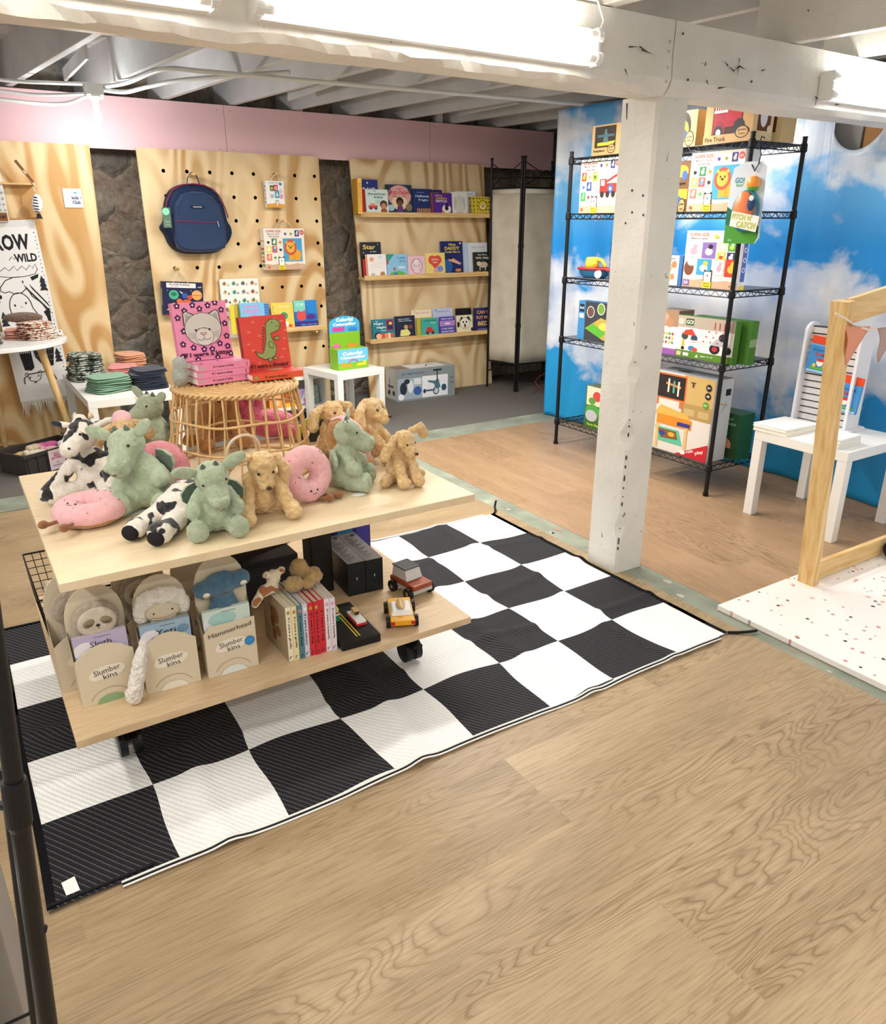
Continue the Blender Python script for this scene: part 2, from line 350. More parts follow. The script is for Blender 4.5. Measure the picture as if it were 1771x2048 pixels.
# stone wall with real relief
bm=MB(); nx,nz=230,90; vs=[];fs=[]
for j in range(nz+1):
    for i in range(nx+1):
        x=-2.4+8.7*i/nx; z=2.62*j/nz; p=Vector((x*2.1,0,z*2.3)); d=noise.voronoi(p)[0]; h=.07*(d[1]-d[0])+.03*noise.noise(p*2.3)
        vs.append((x,6.47-min(h,.07),z))
for j in range(nz):
    for i in range(nx): a=j*(nx+1)+i; fs.append((a,a+1,a+nx+2,a+nx+1))
bm.add(vs,fs,STONE); struct(bm.build('wall_back',smooth=True))
slab('wall_right',(6.3,-1.8,0),(6.4,6.6,2.62),mat('#a9a59c',.8))
slab('ceiling',(-2.5,-1.8,2.58),(6.4,6.75,2.62),JOISTP)
# ceiling joists: back bay, slightly skewed to the wall
k=0
for i in range(-3,11):
    xb=.71+.492*i; q=MB(); y0,y1=2.34,6.5; x0=xb-.12*(y0-5.5); x1=xb-.12*(y1-5.5); tw=.045
    q.add([(x0-tw/2,y0,2.325),(x0+tw/2,y0,2.325),(x1+tw/2,y1,2.325),(x1-tw/2,y1,2.325),(x0-tw/2,y0,2.58),(x0+tw/2,y0,2.58),(x1+tw/2,y1,2.58),(x1-tw/2,y1,2.58)],[(0,3,2,1),(4,5,6,7),(0,1,5,4),(1,2,6,5),(2,3,7,6),(3,0,4,7)],JOISTP)
    if i%3==1: q.box((x1-.18,5.0,2.33),(x1-.16,5.8,2.40),JOISTP)
    struct(q.build('trim_%d'%(10+k),bevel=.004)); k+=1
# near bay joists, doubled boards with patches
for i in range(7):
    xb=.15+.47*i+ (0.55 if i>4 else 0); q=MB(); y0,y1=-1.7,2.42
    sk=.14
    def jb(x,yy0,yy1,z0,tw):
        a=x-sk*(yy0-2.3); b=x-sk*(yy1-2.3)
        q.add([(a-tw/2,yy0,z0),(a+tw/2,yy0,z0),(b+tw/2,yy1,z0),(b-tw/2,yy1,z0),(a-tw/2,yy0,2.58),(a+tw/2,yy0,2.58),(b+tw/2,yy1,2.58),(b-tw/2,yy1,2.58)],[(0,3,2,1),(4,5,6,7),(0,1,5,4),(1,2,6,5),(2,3,7,6),(3,0,4,7)],PAINT)
    jb(xb,y0,2.34,2.172,.05); jb(xb+.05,y0,1.6-.12*(i%3),2.195,.04)
    struct(q.build('trim_%d'%(10+k),bevel=.004)); k+=1
# deck boards across, seen between joists
for i in range(14):
    q=MB(); q.box((-2.4,2.45+i*.29,2.566),(5.2,2.45+i*.29+.27,2.58),JOISTP); struct(q.build('trim_%d'%(10+k))); k+=1
# main beam: hewn lower left edge, joint above the post
def beam(x0,x1,rough,name):
    n=int((x1-x0)/.035); vs=[];fs=[]
    prof=[(2.175,2.168),(2.175,2.06),(2.17,1.985),(2.178,1.958),(2.205,1.938),(2.27,1.936),(2.335,1.94),(2.342,1.98),(2.342,2.168)]
    P_=len(prof)
    for i in range(n+1):
        x=x0+(x1-x0)*i/n
        for j,(y,z) in enumerate(prof):
            a=noise.noise(Vector((x*3,y*5,z*5+j)))*.006
            if rough and j in (3,4): a+= .016*noise.noise(Vector((x*5,1,j)))+.008*noise.noise(Vector((x*19,2,j)))
            vs.append((x,y+a*.6,z+a if j not in(0,8) else z))
    for i in range(n):
        for j in range(P_): a=i*P_+j; b=i*P_+(j+1)%P_; fs.append((a,b,b+P_,a+P_))
    fs.append(list(range(P_))[::-1]); fs.append([n*P_+j for j in range(P_)])
    q=MB(); q.add(vs,fs,PAINT); return q
def crack(q,pts,w=.003):
    for (a,b) in zip(pts,pts[1:]):
        dx,dz=b[0]-a[0],b[1]-a[1]; l=math.hypot(dx,dz) or 1; nx,nz=-dz/l*w/2,dx/l*w/2; y=2.1665
        q.box
        q.add([(a[0]-nx,y,a[1]-nz),(b[0],y,b[1]),(a[0]+nx,y,a[1]+nz)],[(0,1,2)],SCREW)
q=beam(-2.4,2.366,True,'b'); 
for p in ([(.87,2.01),(.871,1.985)],[(1.205,1.99),(1.215,1.972)],[(2.13,1.995),(2.15,1.97)],[(2.14,2.062),(2.19,2.068),(2.24,2.056)],[(2.2,2.06),(2.27,2.05)]): crack(q,p,.005)
for z in (1.975,2.02,2.07,2.10): q.ell((2.345,2.173,z),(.005,.003,.005),mat('#c9c6bc'))
struct(q.build('trim_2'))
q=beam(2.371,5.25,False,'b')
for p in ([(2.72,2.085),(2.722,2.058),(2.70,2.04),(2.66,2.055),(2.635,2.068)],[(2.722,2.06),(2.72,2.02)],[(2.722,2.06),(2.775,2.05)],[(2.86,2.057),(2.89,2.064)],[(2.62,1.977),(2.67,1.985)],[(3.24,1.965),(3.242,1.992),(3.225,1.998)],[(3.242,1.99),(3.28,1.99)],[(3.38,1.977),(3.42,1.98)],[(2.55,1.997),(2.565,1.98)]): crack(q,p,.006)
for x,z in ((2.81,2.015),(2.45,1.99),(2.40,2.13)): q.ell((x,2.167,z),(.004,.003,.004),SCREW)
struct(q.build('trim_3'))
# square post under the joint, chipped front edge
def post():
    q=MB(); n=60; vs=[];fs=[]; c=[(2.356,2.396),(2.360,2.216),(2.512,2.212),(2.509,2.392)]
    for i in range(n+1):
        z=1.945*i/n
        for j,(x,y) in enumerate(c):
            a=.004*noise.noise(Vector((z*6,j*3,0))); ch=0
            if j==1: ch=max(0,noise.noise(Vector((z*7,5,1)))-.12)*.03
            pts=[(x+a,y+a)] if j!=1 else [(x+a,y+.012+ch*2),(x+.012+ch*2,y+a)]
            for p in pts: vs.append((p[0],p[1],z))
    for i in range(n):
        for j in range(5): a=i*5+j;b=i*5+(j+1)%5; fs.append((a,b,b+5,a+5))
    fs+= [[4,3,2,1,0],[n*5+j for j in range(5)]]
    q.add(vs,fs,PAINT)
    q2=[(1.905,1.84),(1.60,1.60)]
    q.add([(2.3575,2.37,1.93),(2.3575,2.362,1.80),(2.3572,2.378,1.93)],[(0,1,2)],SCREW)
    for (x,z,x2,z2) in ((2.425,1.72,2.44,1.77),(2.40,1.30,2.405,1.31)): q.add([(x,2.2105,z),(x+.003,2.2105,z),(x2,2.2105,z2)],[(0,1,2)],SCREW)
    for y,z in ((2.31,1.62),(2.25,1.60),(2.30,1.54),(2.33,1.50),(2.24,1.53)): q.ell((2.357,y,z),(.002,.004,.005),SCREW,u=8,v=6)
    rnd.seed(9); 
    for i in range(15):
        z=.12+rnd.random()**1.6*1.0; q.ell((2.3655,2.2205,z),(.0035,.0035,.002+rnd.random()**2*.016),mat('#4a3a30',.8),u=8,v=6)
    return q
struct(post().build('trim_4'))
# pink fascia board with two joints
q=MB()
for a,b in ((-1.5,1.12+.9),(2.023,3.81),(3.813,5.2)): q.box((a,6.17,1.985),(b,6.19,2.317),mat('#ecc4c6',.55))
for x in (1.1,2.6,3.9): q.box((x,6.192,2.2),(x+.06,6.24,2.5),JOISTP)
for x in (1.97,2.07,3.77,3.86):
    for z in (2.02,2.28): q.ell((x,6.169,z),(.004,.002,.004),mat('#a98a8c'),u=8,v=5)
struct(q.build('trim_5'))
# ================= wall panels =================
def panel_plain(label,x0,x1,xb0,xb1,m,y=6.13):
    q=MB(); t=.018
    q.add([(xb0,y,0),(xb1,y,0),(xb1,y+t,0),(xb0,y+t,0),(x0,y,2.0),(x1,y,2.0),(x1,y+t,2.0),(x0,y+t,2.0)],[(0,3,2,1),(4,5,6,7),(0,1,5,4),(1,2,6,5),(2,3,7,6),(3,0,4,7)],m)
    return tag(q.build('plywood_panel'),label,'panel')
panel_plain('plain plywood panel behind the hanging banner and round table',-.20,1.05,-.22,.99,PLY[0])
def pegboard():
    q=MB(); y=6.13; xs=[1.525+.168*i for i in range(8)]; zs=[1.855-.168*j for j in range(11)][::-1]; r=.0135; g=.03; N=16
    holes=set()
    X=[1.355]; 
    for x in xs: X+=[x-g,x+g]
    X.append(2.745); Z=[0]
    for z in zs: Z+=[z-g,z+g]
    Z.append(2.0); m=PLY[1]; dk=mat('#1b1410',.9)
    for i in range(len(X)-1):
        for j in range(len(Z)-1):
            a,b,c,d=X[i],X[i+1],Z[j],Z[j+1]
            if i%2==1 and j%2==1 and Z[j]>.15:
                cx,cz=(a+b)/2,(c+d)/2; vs=[];fs=[]
                for k in range(N):
                    an=2*PI*k/N+PI/4; ca,sa=math.cos(an),math.sin(an); s_=1/max(abs(ca),abs(sa)); vs+=[(cx+g*ca*s_,y,cz+g*sa*s_),(cx+r*ca,y,cz+r*sa),(cx+r*ca,y+.018,cz+r*sa)]
                for k in range(N):
                    k2=(k+1)%N; fs.append((3*k,3*k2,3*k2+1,3*k+1)[::-1]); 
                q.add(vs,fs,m); q.add(vs,[(3*k+1,3*((k+1)%N)+1,3*((k+1)%N)+2,3*k+2) for k in range(N)]+[[3*k+2 for k in range(N)]],dk)
            else: q.add([(a,y,c),(b,y,c),(b,y,d),(a,y,d)],[(0,1,2,3)],m)
    x0,x1=X[0],X[-1]; t=.018
    q.add([(x0,y,0),(x1,y,0),(x1,y+t,0),(x0,y+t,0),(x0,y,2),(x1,y,2),(x1,y+t,2),(x0,y+t,2)],[(0,3,2,1),(4,5,6,7),(1,2,6,5),(2,3,7,6),(3,0,4,7)],m)
    return tag(q.build('peg_panel'),'plywood panel drilled with rows of black peg holes','panel')
pegboard()
panel_plain('plywood panel carrying three long book ledges',3.02,4.36,3.14,4.515,PLY[2])
def ledge(label,x0,x1,z,y=6.13,rail=True,d=.11,loc=None):
    e=empty('book_ledge',label,'shelf',(0,0,0),group='wall book ledges')
    q=MB(); q.box((x0,y-d,z-.018),(x1,y-.0005,z),PINEX); q.build('shelf_board',e,bevel=.001)
    if rail: q=MB(); q.box((x0,y-d-.012,z-.022),(x1,y-d,z+.016),PINEX); q.build('front_lip',e,bevel=.001)
    return e
ledge('topmost pine ledge on the right hand plywood panel',3.045,4.42,1.575)
ledge('middle pine ledge on the right hand plywood panel',3.06,4.47,1.07)
ledge('lowest pine ledge on the right hand plywood panel',3.10,4.53,.535)
e=ledge('short pine ledge on peg dowels on the drilled panel',1.93,2.69,.69)
for x in (2.05,2.60): q=MB(); q.cyl((x,6.02,.655),(x,6.13,.655),.011,PINEX); q.build('dowel',e)
# ================= lights in view =================
TUBE=mat('#fffaf2',.5,0,.3,TUBE_E); FIXM=mat('#eeeeea',.4)
def tube_fixture(label,x0,x1):
    e=empty('tube_light',label,'light',((x0+x1)/2,2.12,2.03),group='fluorescent tube lights on the beam'); X=(x0+x1)/2; L=(x1-x0)/2
    q=MB(); q.box((-L,.018,-.05),(L,.052,.055),FIXM); q.build('housing',e,bevel=.004)
    for a_,b_ in ((-L-.002,-L+.012),(L-.012,L+.002)): q=MB(); q.box((a_,-.012,-.052),(b_,.05,.058),FIXM); q.build('end_cap',e,bevel=.003)
    for z in (-.028,.034):
        q=MB(); q.cyl((-L+.05,-.006,z),(L-.05,-.006,z),.0165,TUBE,14); tb=q.build('fluorescent_tube',e,smooth=True)
        for s in (-1,1):
            q=MB(); q.cyl((s*(L-.05),-.006,z),(s*(L-.014),-.006,z),.0135,FIXM,14); q.cyl((s*(L-.016),-.006,z),(s*(L+.006),-.006,z),.019,WHITEP,14); q.build('lamp_holder',tb)
    return e
tube_fixture('long twin tube light on the beam, running out of frame at top left',-.60,.70)
tube_fixture('brightest twin tube light on the beam just left of the white post',.80,1.955)
tube_fixture('twin tube light on the beam at the right edge',3.25,4.45)
q=MB(); q.tube([(.68,2.12,2.075),(.72,2.105,2.09),(.80,2.105,2.09)],.005,WHITE); q.tube([(1.9,2.15,2.17),(1.96,2.14,2.168),(2.0,2.15,2.12),(1.985,2.158,2.07),(2.005,2.158,2.03),(1.975,2.15,2.02)],.0035,WHITE)
tag(q.build('light_cable',smooth=True),'thin white cable hanging beside the tube light by the post','cable')
# conduits and bulb
def pipe(label,pts,r,m,name='conduit'):
    P=[Vector(p) for p in pts]; out=[]
    for i in range(len(P)-1):
        p0=P[max(i-1,0)];p1=P[i];p2=P[i+1];p3=P[min(i+2,len(P)-1)]
        for k in range(6):
            t=k/6; out.append(.5*((2*p1)+(-p0+p2)*t+(2*p0-5*p1+4*p2-p3)*t*t+(-p0+3*p1-3*p2+p3)*t**3))
    out.append(P[-1]); q=MB(); q.tube(out,r,m,10); return tag(q.build(name,smooth=True),label,'pipe')
CDT=mat('#d9dad6',.4)
BX,BY=1.035,5.62
pipe('straight white conduit crossing the joists from the bulb to the post',[(BX+.05,BY,2.29),(1.2,5.45,2.30),(1.30,4.95,2.31),(1.5,4.83,2.30),(2.1,4.755,2.295),(3.2,4.65,2.295),(4.4,4.54,2.295)],.013,CDT)
pipe('short bent white conduit beside the bulb box running up between joists',[(BX+.05,BY-.02,2.27),(1.22,5.6,2.27),(1.33,5.45,2.29),(1.5,5.2,2.31),(1.95,4.7,2.32)],.013,CDT)
pipe('white conduit running left from the bulb box below the joists',[(-.6,5.4,2.30),(.45,5.6,2.28),(.8,5.6,2.285),(BX-.02,BY,2.30)],.011,CDT)
pipe('ribbed flexible conduit left of the bulb box',[(-.3,5.55,2.25),(.5,5.75,2.24),(.75,5.75,2.235),(BX-.04,BY,2.245)],.010,mat('#d2d3cf',.5,0,.3,0,1,400))
pipe('lowest white conduit sagging left of the bulb box',[(-.3,5.7,2.235),(.5,5.8,2.20),(.85,5.78,2.195),(BX-.04,BY,2.235)],.012,CDT)
e=empty('bulb_fixture','bare glowing bulb on a white junction box in front of the pink board','light',(BX,BY,2.0))
q=MB(); q.rbox((-.05,-.05,.235),(.05,.05,.30),CDT); q.build('junction_box',e)
q=MB(); q.lathe([(.052,.222),(.055,.232),(.05,.238)],WHITE); q.lathe([(.018,.16),(.021,.19),(.026,.222)],WHITE); q.build('lamp_holder',e,smooth=True)
q=MB(); q.lathe([(.001,.075),(.018,.08),(.028,.095),(.030,.112),(.024,.13),(.015,.15),(.015,.16)],mat('#fbfdff',.4,0,.3,BULB_E)); q.build('bulb',e,smooth=True)
l=bpy.data.lights.new('bulb_glow','POINT'); l.energy=9; l.color=(.93,.95,1); l.shadow_soft_size=.035; o=bpy.data.objects.new('bulb_glow',l); COL.objects.link(o); o.parent=e; o.location=(0,-.02,.04)
# ================= rug =================
def rug_material():
    t=NT('checker_weave',.75,.25); SX,SY=.3004,.3095
    w1=t.noise(t.mapping(loc=(3,1,0)),2.2,1); w2=t.noise(t.mapping(loc=(-4,7,0)),2.2,1)
    sx=t.n('SeparateXYZ'); t.l(t.obj,sx.inputs[0])
    X=t.math('ADD',t.math('DIVIDE',sx.outputs[0],SX),t.math('MULTIPLY',t.math('SUBTRACT',w1,.5),.28))
    Y=t.math('ADD',t.math('DIVIDE',sx.outputs[1],SY),t.math('MULTIPLY',t.math('SUBTRACT',w2,.5),.28))
    par=t.math('ABSOLUTE',t.math('MODULO',t.math('ADD',t.math('FLOOR',X),t.math('FLOOR',Y)),2.))
    d=t.wave(t.mapping((1,1,1),(0,0,R(-33))),22,0,0,1,'SIN')           # woven diagonal ribs
    fine=t.wave(t.mapping((1,1,1),(0,0,R(12))),60,0,0,1)
    wh=t.mix(t.ramp(d,((.0,.35),(.25,0.))),'#f3f3f1','#c9c9c9')
    bl=t.mix(t.math('MULTIPLY',t.ramp(d,((.86,0.),(.97,1.))),t.ramp(fine,((.3,.15),(.6,.6)))),'#1d1d21','#7b7b80')
    c=t.mix(par,wh,bl); t.bump(t.math('ADD',d,t.math('MULTIPLY',fine,.4)),.5,.0025); return t.col(c)
RUGM=rug_material()
RX0,RY0,SX,SY=2.338,3.131,.3004,.3095
def rug():
    e=empty('checkered_rug','large black and white checkered woven rug under the display table','rug',(RX0,RY0,0))
    nx,ny=240,155; vs=[];fs=[]
    def hgt(x,y):
        u=-x/SX; v=-y/SY
        h=0
        # soft ridges left by folding
        for (a,b,s,am) in ((2.55,.3,.13,.010),(4.6,-.2,.12,.012),(6.5,.2,.12,.010),(1.1,.25,.1,.006)):
            h+=am*math.exp(-((u-a-.12*math.sin(v*1.7+a))/s)**2)
        for (a,s,am) in ((2.45,.10,.010),(1.25,.08,.006),(3.6,.08,.008)):
            h+=am*math.exp(-((v-a-.15*math.sin(u*1.3+a*2))/s)**2)
        h+=.006*max(0,noise.noise(Vector((x*2.7,y*2.7,3))))
        if v>4.75: h+=.016*max(0,noise.noise(Vector((x*3.1,2,0)))+.15)*(v-4.75)/.25
        if v<.2: h+=.010*max(0,noise.noise(Vector((x*3.1,9,0))))*(.2-v)/.2
        return .004+h
    for j in range(ny+1):
        for i in range(nx+1):
            x=-8*SX*i/nx; y=-5*SY*j/ny; h=hgt(x,y); wob=.012*noise.noise(Vector((x*2,y*2,11)))
            vs.append((x+wob*.5,y+wob,h))
    for j in range(ny):
        for i in range(nx): a=j*(nx+1)+i; fs.append((a+1,a,a+nx+1,a+nx+2))
    q=MB(); q.add(vs,fs,RUGM); q.build('woven_mat',e,smooth=True)
    # border bands: black tape on the short ends, black and white cord on the long sides
    bk=mat('#15151a',.8)
    for i0 in (0,nx):
        q=MB()
        for j in range(ny):
            a=Vector(vs[j*(nx+1)+i0]); b=Vector(vs[(j+1)*(nx+1)+i0]); o_=.022 if i0==0 else -.020; up_=Vector((0,0,.0015))
            q.add([a+up_,b+up_,b+Vector((-o_,0,.0015)),a+Vector((-o_,0,.0015)),a+Vector((0,0,-.003)),b+Vector((0,0,-.003))],[(0,3,2,1),(0,1,5,4),(0,1,2,3)],bk)
        q.build('end_binding',e)
    for j0,s in ((0,1),(ny,-1)):
        q=MB(); pts=[Vector(vs[j0*(nx+1)+i]) for i in range(6,nx-14,2)]
        q.tube([p+Vector((0,.004*s,.0015)) for p in pts],.0035,WHITE,6); q.tube([p+Vector((0,.010*s,.0)) for p in pts],.003,bk,6); q.tube([p+Vector((0,.016*s,-.001)) for p in pts],.0028,WHITE,6)
        ends=[Vector(vs[j0*(nx+1)+i]) for i in range(nx-24,nx+1,2)]
        q.tube([p+Vector((0,-.012*s,.003)) for p in ends],[.004]*len(ends),bk,6)
        q.build('edge_cord',e,smooth=True)
    q=MB(); q.tube([(0,-.005,.006),(.03,.02,.006),(.045,.05,.02),(.06,.06,.05)],.006,bk); q.build('corner_tie',e)
    q=MB(); q.tube([(0,-5*SY,.006),(.03,-5*SY-.02,.006),(.06,-5*SY-.045,.012),(.10,-5*SY-.055,.01)],.006,bk); q.build('corner_tie',e)
    q=MB(); q.add([(-8*SX+.045,-5*SY+.03,.010),(-8*SX+.075,-5*SY+.03,.010),(-8*SX+.07,-5*SY+.075,.016),(-8*SX+.04,-5*SY+.07,.016)],[(0,1,2,3)],WHITE); q.build('care_label',e)
rug()
# ================= DISPLAY TABLE =================
TX0,TX1=.092,1.302
e=empty('display_table','two tier rolling birch display table on the checkered rug','table',(.70,2.33,0))
def T(b,name,**k): b.X=None; return b.build(name,e,(-.70,-2.33,0),**k)
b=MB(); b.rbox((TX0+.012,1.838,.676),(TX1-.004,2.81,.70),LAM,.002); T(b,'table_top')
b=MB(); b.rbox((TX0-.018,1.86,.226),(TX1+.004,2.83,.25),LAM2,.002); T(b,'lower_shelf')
for x in (.96,.36):
    b=MB(); b.rbox((x-.04,2.29,.2505),(x+.04,2.37,.6755),BLACKM,.004); T(b,'support_post')
for x,y in ((1.185,2.07),(.22,2.07),(1.185,2.68),(.22,2.68)):
    b=MB(); b.prism([(x-.022,.14),(x+.022,.14),(x+.03,.215),(x-.03,.215)],y-.022,y+.022,BLACKM)
    b.cyl((x-.026,y,.056),(x+.026,y,.056),.012,mat('#7c7f82',.3,1),12); b.box((x-.018,y-.06,.09),(x+.018,y-.03,.10),BLACKM); b.box((x-.02,y-.03,.09),(x+.02,y+.02,.145),BLACKM); cs=T(b,'caster')
    for s in (-.02,.02): b=MB(); b.cyl((x+s-.011,y,.056),(x+s+.011,y,.056),.04,BLACK,24); b.build('wheel',cs)
# ================= WHITE TABLES =================
def lack(label,cx,cy,w,d,h,rz=0,leg=.05,tt=.05):
    e=empty('side_table',label,'table',(cx,cy,0),(0,0,rz),'white square legged tables')
    b=MB(); b.rbox((-w/2,-d/2,h-tt),(w/2,d/2,h),WHITEP,.002); b.build('table_top',e)
    for sx in (-1,1):
        for sy in (-1,1):
            b=MB(); x=sx*(w/2-leg/2-.0005); y=sy*(d/2-leg/2-.0005); b.rbox((x-leg/2,y-leg/2,.001),(x+leg/2,y+leg/2,h-tt-.0003),WHITEP,.0015); b.build('leg',e)
lack('white table on the brown floor in front of the blue backdrop',3.79,2.15,.535,.52,.472)
lack('small white table holding the green caterpillar display box',2.55,5.42,.45,.45,.45,R(11),.05)
lack('long white table stacked with folded clothes at the left',.90,5.50,.55,1.07,.49)
# round table with splayed pine leg
e=empty('round_table','round white tabletop on a slanted pine leg at the left edge','table',(.2,5.66,0))
b=MB(); b.lathe([(.0,.772),(.445,.772),(.45,.776),(.45,.796),(.446,.80),(0,.80)],WHITEP,64); b.build('table_top',e,smooth=False)
for a in (-28,92,212):
    a=R(a); b=MB(); u=Vector((math.cos(a),math.sin(a),0)); b.tube([u*.30+Vector((0,0,.772)),u*.31+Vector((0,0,.74))],.026,WHITEP,16); b.tube([u*.31+Vector((0,0,.74)),u*.44+Vector((0,0,.0))],[.024,.016],PINE,16); b.build('leg',e,smooth=False)
# low white cubby shelf
e=empty('cubby_shelf','low white two level cubby shelf against the drilled panel','shelf',(1.55,5.62,0))
b=MB()
for x in (0,.917): b.box((x,0,0),(x+.016,.35,.36),WHITEP)
b.box((.0163,0,.343),(.9167,.35,.36),WHITEP); b.box((.0163,0,.115),(.9167,.35,.131),WHITEP); b.box((.0163,.34,.0),(.9167,.35,.343),WHITEP); b.build('carcass',e)
# ================= WIRE RACK =================
def wire_rack():
    e=empty('wire_shelving_rack','tall black wire shelving rack of toys against the blue backdrop','shelf',(3.79,3.38,0))
    x0,x1,y0,y1=-.216,.216,-.673,.673; zs=(1.89,1.56,1.158,.763,.18)
    for x in (x0,x1):
        for y in (y0,y1):
            b=MB(); b.cyl((x,y,.0),(x,y,1.925),.0125,BLACKM,16); b.cyl((x,y,1.925),(x,y,1.932),.0135,BLACK,16); b.cyl((x,y,0),(x,y,.02),.016,BLACK,16)
            for z in zs: b.tube([(x,y,z-.035),(x,y,z-.03),(x,y,z+.005),(x,y,z+.010)],[.0145,.0195,.0175,.0145],BLACK,16)
            for k in range(70): b.torus((x,y,.05+k*.0265),.0127,.0006,BLACK,n=12,k=4)
            b.build('post',e,smooth=False)
    for i,z in enumerate(zs):
        b=MB(); r=.0032
        for zz in (z,z-.03):
            for p,q in (((x0,y0),(x1,y0)),((x1,y0),(x1,y1)),((x1,y1),(x0,y1)),((x0,y1),(x0,y0))): b.cyl((*p,zz),(*q,zz),r,BLACKM,8)
        def zig(p,q,n):
            pts=[Vector(p).lerp(Vector(q),k/n)+Vector((0,0,0 if k%2 else -.03)) for k in range(n+1)]; b.tube(pts,.0022,BLACKM,6)
        for x in (x0,x1): zig((x,y0+.02,z),(x,y1-.02,z),44)
        for y in (y0,y1): zig((x0+.02,y,z),(x1-.02,y,z),14)
        for k in range(1,18): x=x0+(x1-x0)*k/18; b.cyl((x,y0,z+.002),(x,y1,z+.002),.0018,BLACKM,6)
        for k in (-.44,-.15,.15,.44): b.cyl((x0,k,z-.003),(x1,k,z-.003),.0028,BLACKM,6)
        ws=b.build('wire_shelf',e)
        if i in (2,3): b=MB(); b.box((x0+.02,y0+.005,z+.004),(x1-.02,y1-.005,z+.006),mat('#6d7075',.5)); b.build('shelf_liner',ws)
wire_rack()
# ================= BLUE CLOUD BACKDROP =================
def sky_print():
    t=NT('cloud_print',.42,.4); sx=t.n('SeparateXYZ'); t.l(t.obj,sx.inputs[0]); z=sx.outputs[2]; y=sx.outputs[1]
    base=t.ramp(t.math('DIVIDE',z,2.3),((0,'#1f9fdc'),(.2,'#2b9fe0'),(.45,'#2a95de'),(.60,'#2397e6'),(.75,'#6dbcf2'),(.9,'#7cc2f4'),(1,'#5fb2f0')))
    base=t.mix(t.ramp(t.noise(t.obj,1.5,2),((.45,0.),(.75,.35))),base,'#1d82da')
    v=t.mapping((1,1,1.35),loc=(2,.7,.35)); n=t.noise(v,1.9,7,.55,.25)
    band=t.ramp(t.math('DIVIDE',z,2.3),((.0,.30),(.10,.36),(.17,.52),(.28,.72),(.40,.76),(.52,.62),(.62,.40),(.72,.56),(.85,.66),(1,.50)))
    f=t.math('ADD',n,t.math('SUBTRACT',band,.5)); c=t.ramp(f,((.53,0.),(.62,.75),(.78,1.)))
    shade=t.ramp(t.noise(t.mapping(loc=(5,1,2)),3.5,5),((.35,'#cbd5ea'),(.6,'#eef2fa'),(.75,'#fbfbfd')))
    col=t.mix(c,base,shade); t.bump(t.noise(t.mapping((6,6,.4)),2,3),.35,.02); return t.col(col)
def backdrop():
    path=[(4.42,4.98),(4.22,4.86),(4.075,4.80),(4.10,4.5),(4.16,4.0),(4.20,3.4),(4.26,2.9),(4.27,2.67),(4.24,2.35),(4.22,2.0),(4.24,1.6),(4.2,1.1),(4.22,.5)]
    P=[Vector((*p,0)) for p in path]; out=[]
    for i in range(len(P)-1):
        for k in range(20): out.append(P[i].lerp(P[i+1],k/20))
    out.append(P[-1]); n=len(out); nz=60; vs=[];fs=[]
    for i,p in enumerate(out):
        t=(out[min(i+1,n-1)]-out[max(i-1,0)]).normalized(); nr=Vector((t.y,-t.x,0)); s=p.y
        top=2.285
        d=s-2.575
        if abs(d)<.15: top=2.02-math.sqrt(max(0,.15**2-d*d))*1.0+.0
        if 2.36<s<2.425: top=2.285-(s-2.36)*3
        for j in range(nz+1):
            f=j/nz; z=.004+(top-.004)*f
            a=.022*math.sin(s*13+1.2*math.sin(z*2))*(.35+.65*(1-abs(2*f-1)))+.028*noise.noise(Vector((s*2.2,z*1.1,2)))+.03*(1-f)**3*math.sin(s*9)
            if s>4.79: a*=.3
            if 2.25<s<2.45: a-=.05*math.sin((s-2.25)/.2*PI)*f
            vs.append(p-nr*a if False else Vector((p.x+abs(a)*.8+.0,p.y,z)))
    for i in range(n-1):
        for j in range(nz): a=i*(nz+1)+j; fs.append((a,a+1,a+nz+2,a+nz+1))
    b=MB(); b.add(vs,fs,sky_print()); o=b.build('cloud_backdrop',smooth=True); tag(o,'tall blue sky and white cloud printed backdrop cloth hanging behind the wire rack','backdrop')
    so=o.modifiers.new('thick','SOLIDIFY'); so.thickness=.001
backdrop()
b=MB(); b.box((0,0,0),(.3,.55,.45),mat('#cf9a66',.8)); prt(b,1,1,[]) 
q=MB(); prt(q,.5,.3,[('T','L BCR',.24,.75,.34,.24,'#4a3a2c',.12,0),('T','BTCH',.26,.38,.34,.24,'#4a3a2c',.12,0)]); b.X=Matrix.Translation((0,.20,.155))@Matrix.Rotation(-PI/2,4,'Z')@Matrix.Scale(.36,4)
for k,m in enumerate(q.ms): b.add(q.v,q.f,m)
b.X=None
tag(b.build('cardboard_box',None,(4.36,2.045,1.80)),'brown cardboard box seen through the notch cut in the blue backdrop','box')
b=MB(); b.box((0,0,0),(.45,1.2,1.79),mat('#8b8a88',.7)); b.box((.0,.905,1.79),(.45,1.2,2.25),mat('#b5b4b3',.7)); tag(b.build('storage_cabinet',None,(4.35,1.7,.001)),'grey cabinet behind the backdrop carrying the cardboard box','cabinet')
